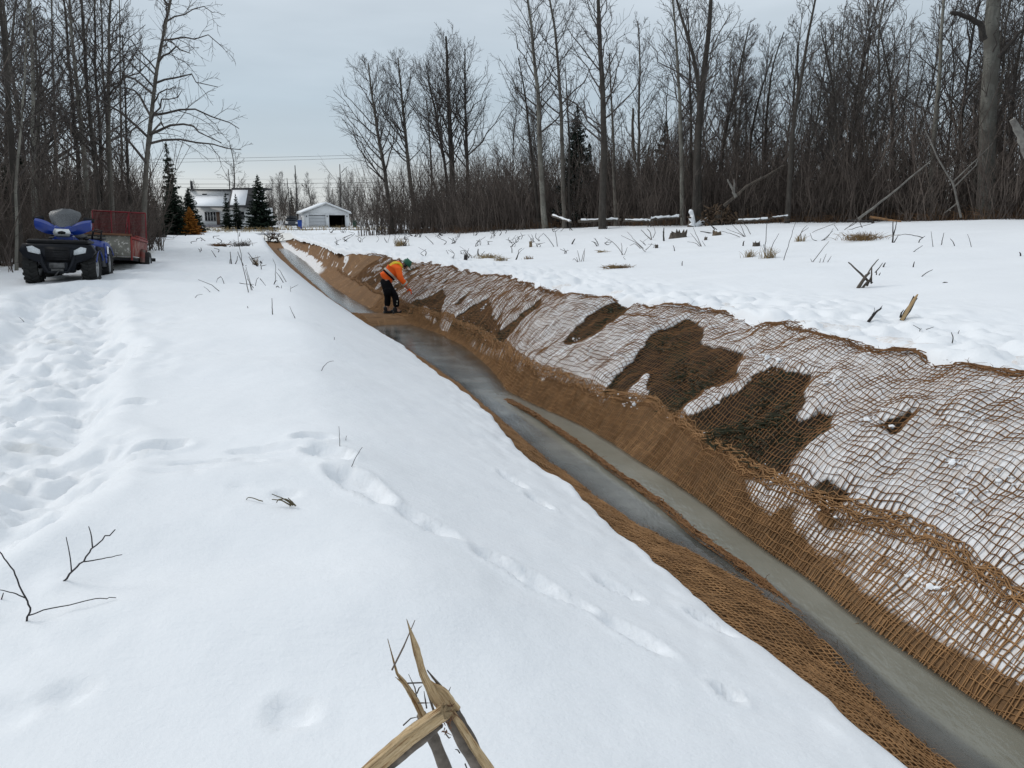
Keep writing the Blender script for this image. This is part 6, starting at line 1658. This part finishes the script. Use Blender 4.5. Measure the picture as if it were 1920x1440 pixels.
lean([(1802, 408, 0), (1788, 345, 0), (1762, 305, 0), (1735, 245, .3)], 28.5, 4, 'twisted pale dead stem with an orange snapped tip', LEANM, 'dead_sapling', [[(1786, 342), (1830, 300), (1862, 268)], [(1790, 350), (1830, 310), (1840, 280)], [(1796, 380), (1770, 400)]])
lean([(1358, 385, -.2), (1400, 350, 0), (1470, 310, .8)], 34, 6, 'dark dead trunk leaning up from the root mass', WOODG)
lean([(1380, 370, 0), (1372, 352, 0), (1364, 336, 0)], 33.5, 6, 'pale splintered snag top beside the leaning dark trunk', LEANM, 'dead_sapling', [[(1376, 360), (1377, 345), (1376, 336)]])
lean([(1934, 300, .3), (1916, 260, 0), (1898, 224, -.1)], 22, 20, 'broken pale trunk leaning in from the edge of view', LEANM)
lean([(1190, 300, .0), (1186, 250, 0), (1187, 203, 0)], 41, 7, 'dead broken topped snag past the big straight dark poplar', WOODG, 'dead_snag')
lean([(1845, 75, 0), (1838, 45, 0), (1815, 30, -.2), (1782, 24, -.4)], 30, 12, 'bent dead limb hooked off the thickest poplar trunk', BARKS, 'dead_limb')
lean([(1872, 108, 0), (1900, 75, -.3), (1932, 40, -.6)], 30, 8, 'dark limb slanting off the thickest poplar trunk', BARKS, 'dead_limb')
lean([(1497, 175, 0), (1495, 130, 0), (1496, 84, 0)], 34, 6, 'splintered stub on the slanting snag', BARKS, 'dead_limb')

# small twigs sticking out all over the far half of the field
rg = np.random.default_rng(77); n = 0
while n < 74:
    px, py = rg.uniform(640, 1250), rg.uniform(424, 492)
    if n > 40: px, py = rg.uniform(600, 1000), rg.uniform(426, 465)
    q = foot(px, py, 'r')[0]; s, u = su(q[0], q[1])
    if u < float(u_rt(s)) + .4: continue
    k = rg.integers(1, 4)
    L = [(float(rg.uniform(.7, 1.6)), [(rg.uniform(-4, 4), 0), (rg.uniform(-8, 8), -rg.uniform(3, 7)), (rg.uniform(-14, 14), -rg.uniform(5, 16))]) for _ in range(k)]
    twig(px, py, 'r', L, 'small dark twigs poking through the far half of the snow field', None, 1.5, 'twig', 'twig', 'twigs in the far half of the field', n); n += 1
# --- near bank: broken stems in the far middle of the snow bank
for px, py, L, lab in (
    (466, 548, [(2, [(0, 0), (0, -24), (2, -80), (6, -118)]), (1, [(6, -118), (8, -130)]), [(0, 4), (2, 10)]], 'tallest dry weed stalk on the snow bank, standing over the broken stems'),
    (472, 544, [[(0, 0), (-2, -14), (-6, -40)], [(2, 0), (-2, -20), (-5, -44)], [(4, -4), (-2, -22)]], 'bundle of dry stalks at the foot of the tallest weed'),
    (478, 536, [[(0, 0), (5, -12), (10, -16)], [(12, -14), (18, -6), (23, 1)], [(-26, -6), (-14, -3), (-4, -2)]], 'bent twigs crossing beside the tallest weed'),
    (512, 533, [[(0, 0), (6, -7), (8, -6)], [(0, 0), (6, -8), (8, -22), (11, -34), (7, -48)], [(24, -4), (12, -24), (8, -28)]], 'curved twig arching at the crest of the snow bank'),
    (434, 494, [(3, [(0, 0), (-2, -10), (-4, -22)]), (2, [(-4, -1), (-3, -8), (-2, -9)]), (2.4, [(5, 0), (9, -6), (10, -14)])], 'short thick broken stems in a ring behind the bent twigs'),
    (457, 498, [(2.6, [(0, 0), (-4, -10), (-8, -26)]), (2, [(0, 0), (6, -1)])], 'leaning broken stem next to the ring of stems'),
    (490, 505, [(2.2, [(0, 0), (0, -8), (-1, -16)]), (4, [(-1, -14), (2, -11), (3, -12)]), (2, [(2, -6), (10, -8)])], 'broken stem with a snapped flat top near the crest'),
    (488, 500, [(3, [(-4, -2), (-12, -14), (-20, -26)]), (1.5, [(-2, 0), (-14, -8), (-18, -20)])], 'brown splintered stem lying back near the crest'),
    (465, 486, [(2.4, [(0, 0), (12, -2), (26, -5)])], 'flat stick lying behind the tallest weed'),
    (407, 486, [(2.2, [(0, 0), (-5, -6), (-9, -13)])], 'curved dark stem alone before the brown coir bundle'),
    (414, 546, [(2, [(0, 0), (-14, -12), (-38, -22)])], 'long bowed stick lying on the snow toward the trailer'),
    (421, 532, [(1.8, [(0, 0), (-4, -9), (-7, -13)]), (1.5, [(-7, -13), (-16, -8), (-19, -1)])], 'peaked pair of twigs like a tent on the bank'),
    (397, 548, [(1.2, [(0, 0), (-9, -6), (-16, -10)])], 'faint thin twig below the long bowed stick'),
    (363, 558, [(1.4, [(0, 0), (8, -5), (20, -7)])], 'flat twig nearest the trailer ruts'),
    (511, 590, [(2.6, [(0, 0), (2, -14), (5, -32)])], 'upright cut stick standing alone on the snow bank'),
    (555, 597, [(2, [(0, 0), (-4, -7), (-7, -15)]), (1, [(-7, -15), (-8, -24)])], 'short slanting twig beside the upright cut stick'),
    (520, 539, [(3, [(-4, 0), (0, -3), (4, 0)]), (1.5, [(8, -2), (9, -4)])], 'low dark snag end near the crest'),
    (545, 547, [(1.2, [(0, 0), (-1, -10)]), (1.2, [(0, -6), (14, -13)])], 'thin forked twig at the crest edge'),
    (533, 530, [(2, [(0, 0), (-6, -10), (-12, -20)])], 'slanting dark stick at the crest edge'),
    (466, 578, [(2.4, [(0, 0), (-2, -4)])], 'tiny dark peg between weed and cut stick'),
    (627, 637, [(2, [(0, 0), (0, -5)])], 'tiny peg on the ditch side slope'),
    (46, 587, [(1.5, [(0, 0), (-5, -6), (-10, -11)])], 'thin twig beside the churned track'),
    (600, 694, [(1.5, [(0, 0), (8, -8), (18, -17), (28, -18)])], 'hooked thin twig on the ditch side slope'),
    (657, 872, [(1.6, [(0, 0), (12, -16), (29, -41)])], 'slanting bare twig by the footprints'),
    (637, 842, [(1.6, [(0, 0), (0, -18), (-1, -38)])], 'upright bare twig by the footprints'),
    (648, 826, [(1.2, [(0, 0), (1, -6), (3, -10)])], 'tiny hooked twig behind the upright bare twig')):
    twig(px, py, 'l', [(L_[0] * .72, L_[1]) if np.isscalar(L_[0]) else L_ for L_ in L], lab, None, 1.2, 'twig', 'twig')
tuft(414, 463, 'l', 24, 11, 160, 'rounded brown coir bundle on the snow bank before the road', simple('brown coir bundle', (.20, .10, .04), (.10, .055, .028), 6, .9, 0), 'coir_bundle', 1.6)
tuft(447, 462, 'l', 24, 16, 60, 'dark scrubby weeds beside the brown coir bundle', TWIGG, 'grass_tuft', .9)
tuft(461, 462, 'l', 18, 14, 40, 'dark scrubby weeds nearest the far coir mat', TWIGG, 'grass_tuft', .9)
tuft(480, 497, 'l', 14, 20, 40, 'brown dry grass among the broken stems', GOLD, 'grass_tuft', .6)
rg = np.random.default_rng(78)
for k in range(16):
    px, py = rg.uniform(300, 480), rg.uniform(438, 475)
    twig(px, py, 'l', [(1.6, [(0, 0), (rg.uniform(-6, 6), -rg.uniform(2, 5)), (rg.uniform(-12, 12), -rg.uniform(3, 9))])], 'small dark twigs on the bank in front of the road', None, 1.5, 'twig', 'twig', 'twigs before the road', k)
# grass stubble along the road verge
n = 420; rg = np.random.default_rng(79); P = []
for k in range(n):
    px = rg.uniform(300, 730); Yv = rg.uniform(76, 86); x = at(px, 430, Yv)[0]; z = gz_fast(x, Yv); a = rg.normal(0, .12, 2)
    P.append([(x, Yv, z - .05), (x + a[0], Yv + a[1], z + rg.uniform(.15, .45)), (x + a[0] * 3, Yv, z + rg.uniform(.3, .6))])
V, Q = tubes(np.array(P), np.tile([.022, .018, .006], (n, 1)), 3)
tag(link('verge_grass', mk_mesh('verge_grass', V, Q), STRAW), 'dry pale grass stubble along the snowy road verge', None, None, 'stuff')

# brown grass and litter along the edge of the far woods
n = 2600; rg = np.random.default_rng(80); P = []
for k in range(n):
    tq = rg.uniform(.0, 1.12); x, y = edge_pt(tq, -1.7 + 2.6 * rg.random()); z = zed(x, y); a = rg.normal(0, .16, 2); h = rg.uniform(.15, .55) * (1 + .6 * (rg.random() < .2))
    P.append([(x, y, z - .05), (x + a[0] * .5, y + a[1] * .5, z + h * .6), (x + a[0] * 2.2, y + a[1] * 2, z + h * rg.uniform(.6, 1.05))])
V, Q = tubes(np.array(P), np.tile([.011, .009, .004], (n, 1)), 3)
tag(link('edge_grass', mk_mesh('edge_grass', V, Q), simple('rusty dead grass', (.17, .095, .045), (.07, .042, .026), 2, .9, 0)), 'rusty brown grass and litter along the edge of the far woods', None, None, 'stuff')

# --- foreground: bare twigs and the splintered sapling
DARKT = simple('bare twig bark', (.030, .024, .026), (.016, .013, .014), 30, .6, .2)
twig(110, 1088, 'l', [(3.8, [(0, 0), (28, -18), (58, -42), (82, -74), (108, -96), (134, -115)]), (2.2, [(30, -20), (26, -54), (18, -88)]), (2.2, [(60, -43), (92, -45), (130, -51)]), (2.4, [(82, -74), (78, -98), (71, -114)])], 'dark bare twig forking over the near snow, taller of two', DARKT, 3.2)
twig(41, 1167, 'l', [(3.8, [(0, 0), (16, -17), (23, -30), (14, -54), (2, -100), (-10, -130), (-29, -158)]), (2.2, [(14, -54), (-4, -70), (-28, -80)]), (2.2, [(16, -15), (44, -20), (100, -24), (146, -25), (164, -20)])], 'dark bare twig with a long low side shoot at the near edge', DARKT, 3.2)
twig(-4, 1126, 'l', [(3, [(0, 0), (10, -14)])], 'tip of a bare twig at the edge of view', DARKT, 3)
twig(546, 952, 'l', [(3, [(0, -4), (-20, -14), (-40, -14)]), (2.5, [(4, -4), (-14, -18), (-38, -27)]), (2.5, [(9, -3), (2, -14), (-4, -22)]), (2, [(-8, 16), (-4, -4), (0, -10)]), (3, [(8, -4), (-10, -18), (-26, -16), (-30, -9)]), (1.8, [(-60, -9), (-94, -13), (-105, 3)]), (1.5, [(-52, 6), (-74, 8)])], 'bent dry grass stems in a melted hollow of the snow', simple('wet dry stem', (.15, .12, .065), (.05, .042, .025), 20, .7, .1), 2.6, 'dry_grass', 'grass')

FB = simple('wet sapling bark', (.20, .168, .138), (.075, .062, .05), 30, .8, .6, scale=(1, 1, 1))
m = NT('fresh split wood')
cx_ = m.n('ShaderNodeCombineXYZ'); m.l(m.attr('around'), cx_.inputs[0]); m.l(m.attr('along'), cx_.inputs[1])
def gn(sc_, sx, sy, det=4):
    mp_ = m.n('ShaderNodeMapping'); mp_.inputs['Scale'].default_value = (sx, sy, 1); m.l(cx_.outputs[0], mp_.inputs[0]); return m.noise(sc_, det, .6, vec=mp_.outputs[0])
g1 = gn(1, 42, 9); g2 = gn(1, 11, 5); g3 = gn(1, 90, 30)
c_ = m.mix(m.rng(g1, .35, .65), (.68, .52, .32), (.48, .33, .17)); c_ = m.mix(m.rng(g2, .52, .66), c_, (.22, .105, .035)); c_ = m.mix(m.rng(g3, .58, .72), c_, (.17, .09, .04))
m.base(c_); m.rough(.75); m.spec(.2); b_ = m.bump(g1, .7, .003); m.bump(g3, .5, .0015, b_); SPLIT = SPLITU = m.m
Yf = .98
def fp(px, py, d=0.): return at(px, py, Yf + d)
o = fp(830, 1330); o[2] = -1.48; base0 = np.array([o[0] + .10, o[1] - .05, -1.50])
sap = empty('splintered_sapling', base0, 0, 'splintered broken sapling with pale torn wood in the near foreground', 'broken sapling')
def blade(name, pts, w, th, mat, parent, prof=None, twist=0.):
    """a split-off sliver: flat, ragged section swept along the points; w, th in picture px"""
    P = np.array([fp(*p) for p in pts]) - base0; n = len(P) * 4; q = np.linspace(0, len(pts) - 1, n); P = np.stack([np.interp(q, range(len(pts)), P[:, j]) for j in range(3)], 1)
    k = np.interp(np.linspace(0, 1, n), np.linspace(0, 1, len(prof or [1, .9, .7, .05])), prof or [1, .9, .7, .05])
    T = np.gradient(P, axis=0); T /= np.linalg.norm(T, axis=1, keepdims=True)
    vw = np.array([0, 1., 0]); S_ = np.cross(T, vw); S_ /= np.linalg.norm(S_, axis=1, keepdims=True); D_ = np.cross(T, S_)
    rg = np.random.default_rng(len(pts) * 31 + int(w)); mp = Yf / F; V = []
    for i in range(n):
        ww = w * k[i] * mp / 2; tt = th * (.4 + .6 * k[i]) * mp / 2; j = rg.normal(0, .10, 8)
        pass
    NC = 22; ang = np.arange(NC) * 2 * math.pi / NC
    rid = 1 + .22 * rg.normal(0, 1, NC); tear = rg.random(NC) * .16
    for i in range(n):
        ww = w * k[i] * mp / 2; tt = th * (.4 + .6 * k[i]) * mp / 2; tw = twist * i / n; jj = 1 + .05 * rg.normal(0, 1, NC); f = i / (n - 1)
        for c_ in range(NC):
            a, b = math.cos(ang[c_]), math.sin(ang[c_]); a = math.copysign(abs(a) ** .7, a); b = math.copysign(abs(b) ** .8, b)
            q_ = P[i] + S_[i] * a * ww * (1 + .12 * (rid[c_] - 1)) * jj[c_] + D_[i] * b * tt * rid[c_] * jj[c_]
            if i == n - 1: q_ = q_ + T[i] * tear[c_] * w * mp * 2.2
            V.append(q_)
    V = np.array(V + [P[0], P[-1]]); Q = [(i * NC + j, i * NC + (j + 1) % NC, i * NC + NC + (j + 1) % NC, i * NC + NC + j) for i in range(n - 1) for j in range(NC)]
    Tt = [(n * NC, (j + 1) % NC, j) for j in range(NC)] + [(n * NC + 1, (n - 1) * NC + j, (n - 1) * NC + (j + 1) % NC) for j in range(NC)]
    ob = MB().add(V, Q, Tt).build(name, mat, parent)
    Lp = float(np.linalg.norm(np.diff(P, axis=0), axis=1).sum())
    attr(ob.data, 'around', list(np.tile(np.sin(ang * .5) * w / 44., n)) + [.5, .5]); attr(ob.data, 'along', list(np.repeat(np.linspace(0, Lp * 2.2, n), NC) + w * .37) + [0, Lp * 2.2])
    return ob
def rod(name, pts, w, mat, parent, n=12):
    P = np.array([fp(*p) for p in pts]) - base0; k = len(P) * 5; q = np.linspace(0, len(pts) - 1, k); P = np.stack([np.interp(q, range(len(pts)), P[:, j]) for j in range(3)], 1)
    rg = np.random.default_rng(9); rr = np.interp(np.linspace(0, 1, k), np.linspace(0, 1, len(w) if hasattr(w, '__len__') else 1), w if hasattr(w, '__len__') else [w]) * Yf / F / 2
    mb = MB(); mb.tube(P, rr * rg.uniform(.93, 1.07, k), n); return mb.build(name, mat, parent, True)
# two stems coming up from below the frame
rod('stem', [(985, 1640, .02), (935, 1500, .01), (880, 1400, 0), (845, 1335, 0)], [46, 44, 41, 38], FB, sap, 14)
blade('split_face', [(1000, 1600, -.012), (935, 1470, -.016), (885, 1395, -.018), (850, 1340, -.018)], 26, 16, SPLITU, sap, [1, .9, .7, .5])
rod('stem', [(900, 1640, .05), (850, 1480, .05), (815, 1390, .045), (790, 1340, .04)], [34, 32, 28, 22], FB, sap, 14)
# the broken-off top lying across
blade('split_log', [(640, 1500, .0), (700, 1440, -.02), (770, 1380, -.035), (832, 1336, -.04)], 36, 30, SPLIT, sap, [1, 1.0, .96, .86])
rod('bark_underside', [(650, 1510, .010), (712, 1449, -.006), (784, 1392, -.020), (826, 1359, -.026)], [28, 26, 22, 14], FB, sap, 12)
# upright splinters
blade('splinter', [(842, 1345, -.005), (812, 1302, -.006), (792, 1262, -.008), (780, 1215, -.01), (764, 1166, -.012)], 25, 7, SPLITU, sap, [1, .85, .62, .62, .03])
blade('splinter', [(848, 1335, .0), (826, 1300, .0), (806, 1282, .0)], 40, 18, SPLITU, sap, [1, .8, .25])
blade('splinter', [(846, 1332, .005), (828, 1290, .006), (802, 1258, .008)], 10, 6, FB, sap, [1, .8, .2])
blade('splinter', [(795, 1348, .03), (780, 1315, .03), (758, 1280, .028), (744, 1262, .028), (728, 1202, .028)], 19, 8, SPLITU, sap, [1, .85, .6, .3, .04])
blade('splinter', [(766, 1292, .028), (752, 1278, .025), (742, 1270, .024)], 6, 4, SPLITU, sap, [1, .7, .1])
rod('bark_shred', [(735, 1256, .02), (757, 1212, .015), (778, 1163, .012)], [4, 3.6, 1.6], simple('grey bark shred', (.17, .135, .11), None, 20, .8, 0), sap, 6)
rod('bark_shred', [(814, 1335, .01), (806, 1310, .01), (798, 1290, .01)], [6, 5, 3], FB, sap, 6)
for pts in ([(781, 1306), (778, 1290), (766, 1264)], [(782, 1300), (786, 1290), (791, 1286)], [(783, 1318), (806, 1318)], [(838, 1308), (841, 1298), (845, 1288)], [(836, 1312), (832, 1300), (830, 1292)], [(756, 1360), (770, 1347), (784, 1344)],
            [(800, 1328), (797, 1310), (795, 1296)], [(764, 1281), (790, 1280), (812, 1284), (822, 1300)], [(862, 1412), (858, 1406), (853, 1405)], [(872, 1432), (876, 1442), (876, 1450)], [(835, 1375), (842, 1384), (845, 1382)], [(790, 1356), (783, 1350), (780, 1352)]):
    rod('bark_shred', [(a, b, .006) for a, b in pts], [3.4, 2.8, 1.2], FB if pts[0][0] % 2 else TWIG, sap, 5)
rg = np.random.default_rng(31)
for k in range(26):
    a, b = rg.uniform(816, 850), rg.uniform(1320, 1372); dx, dy = rg.normal(0, 9), rg.normal(4, 9)
    rod('fibre', [(a, b, -.02), (a + dx * .6, b + dy * .5, -.028), (a + dx, b + dy, -.03)], [2.6, 2, .8], simple('torn fibre', (.20, .10, .05), None, 9, .8, 0) if k == 0 else bpy.data.materials['torn fibre'], sap, 5)
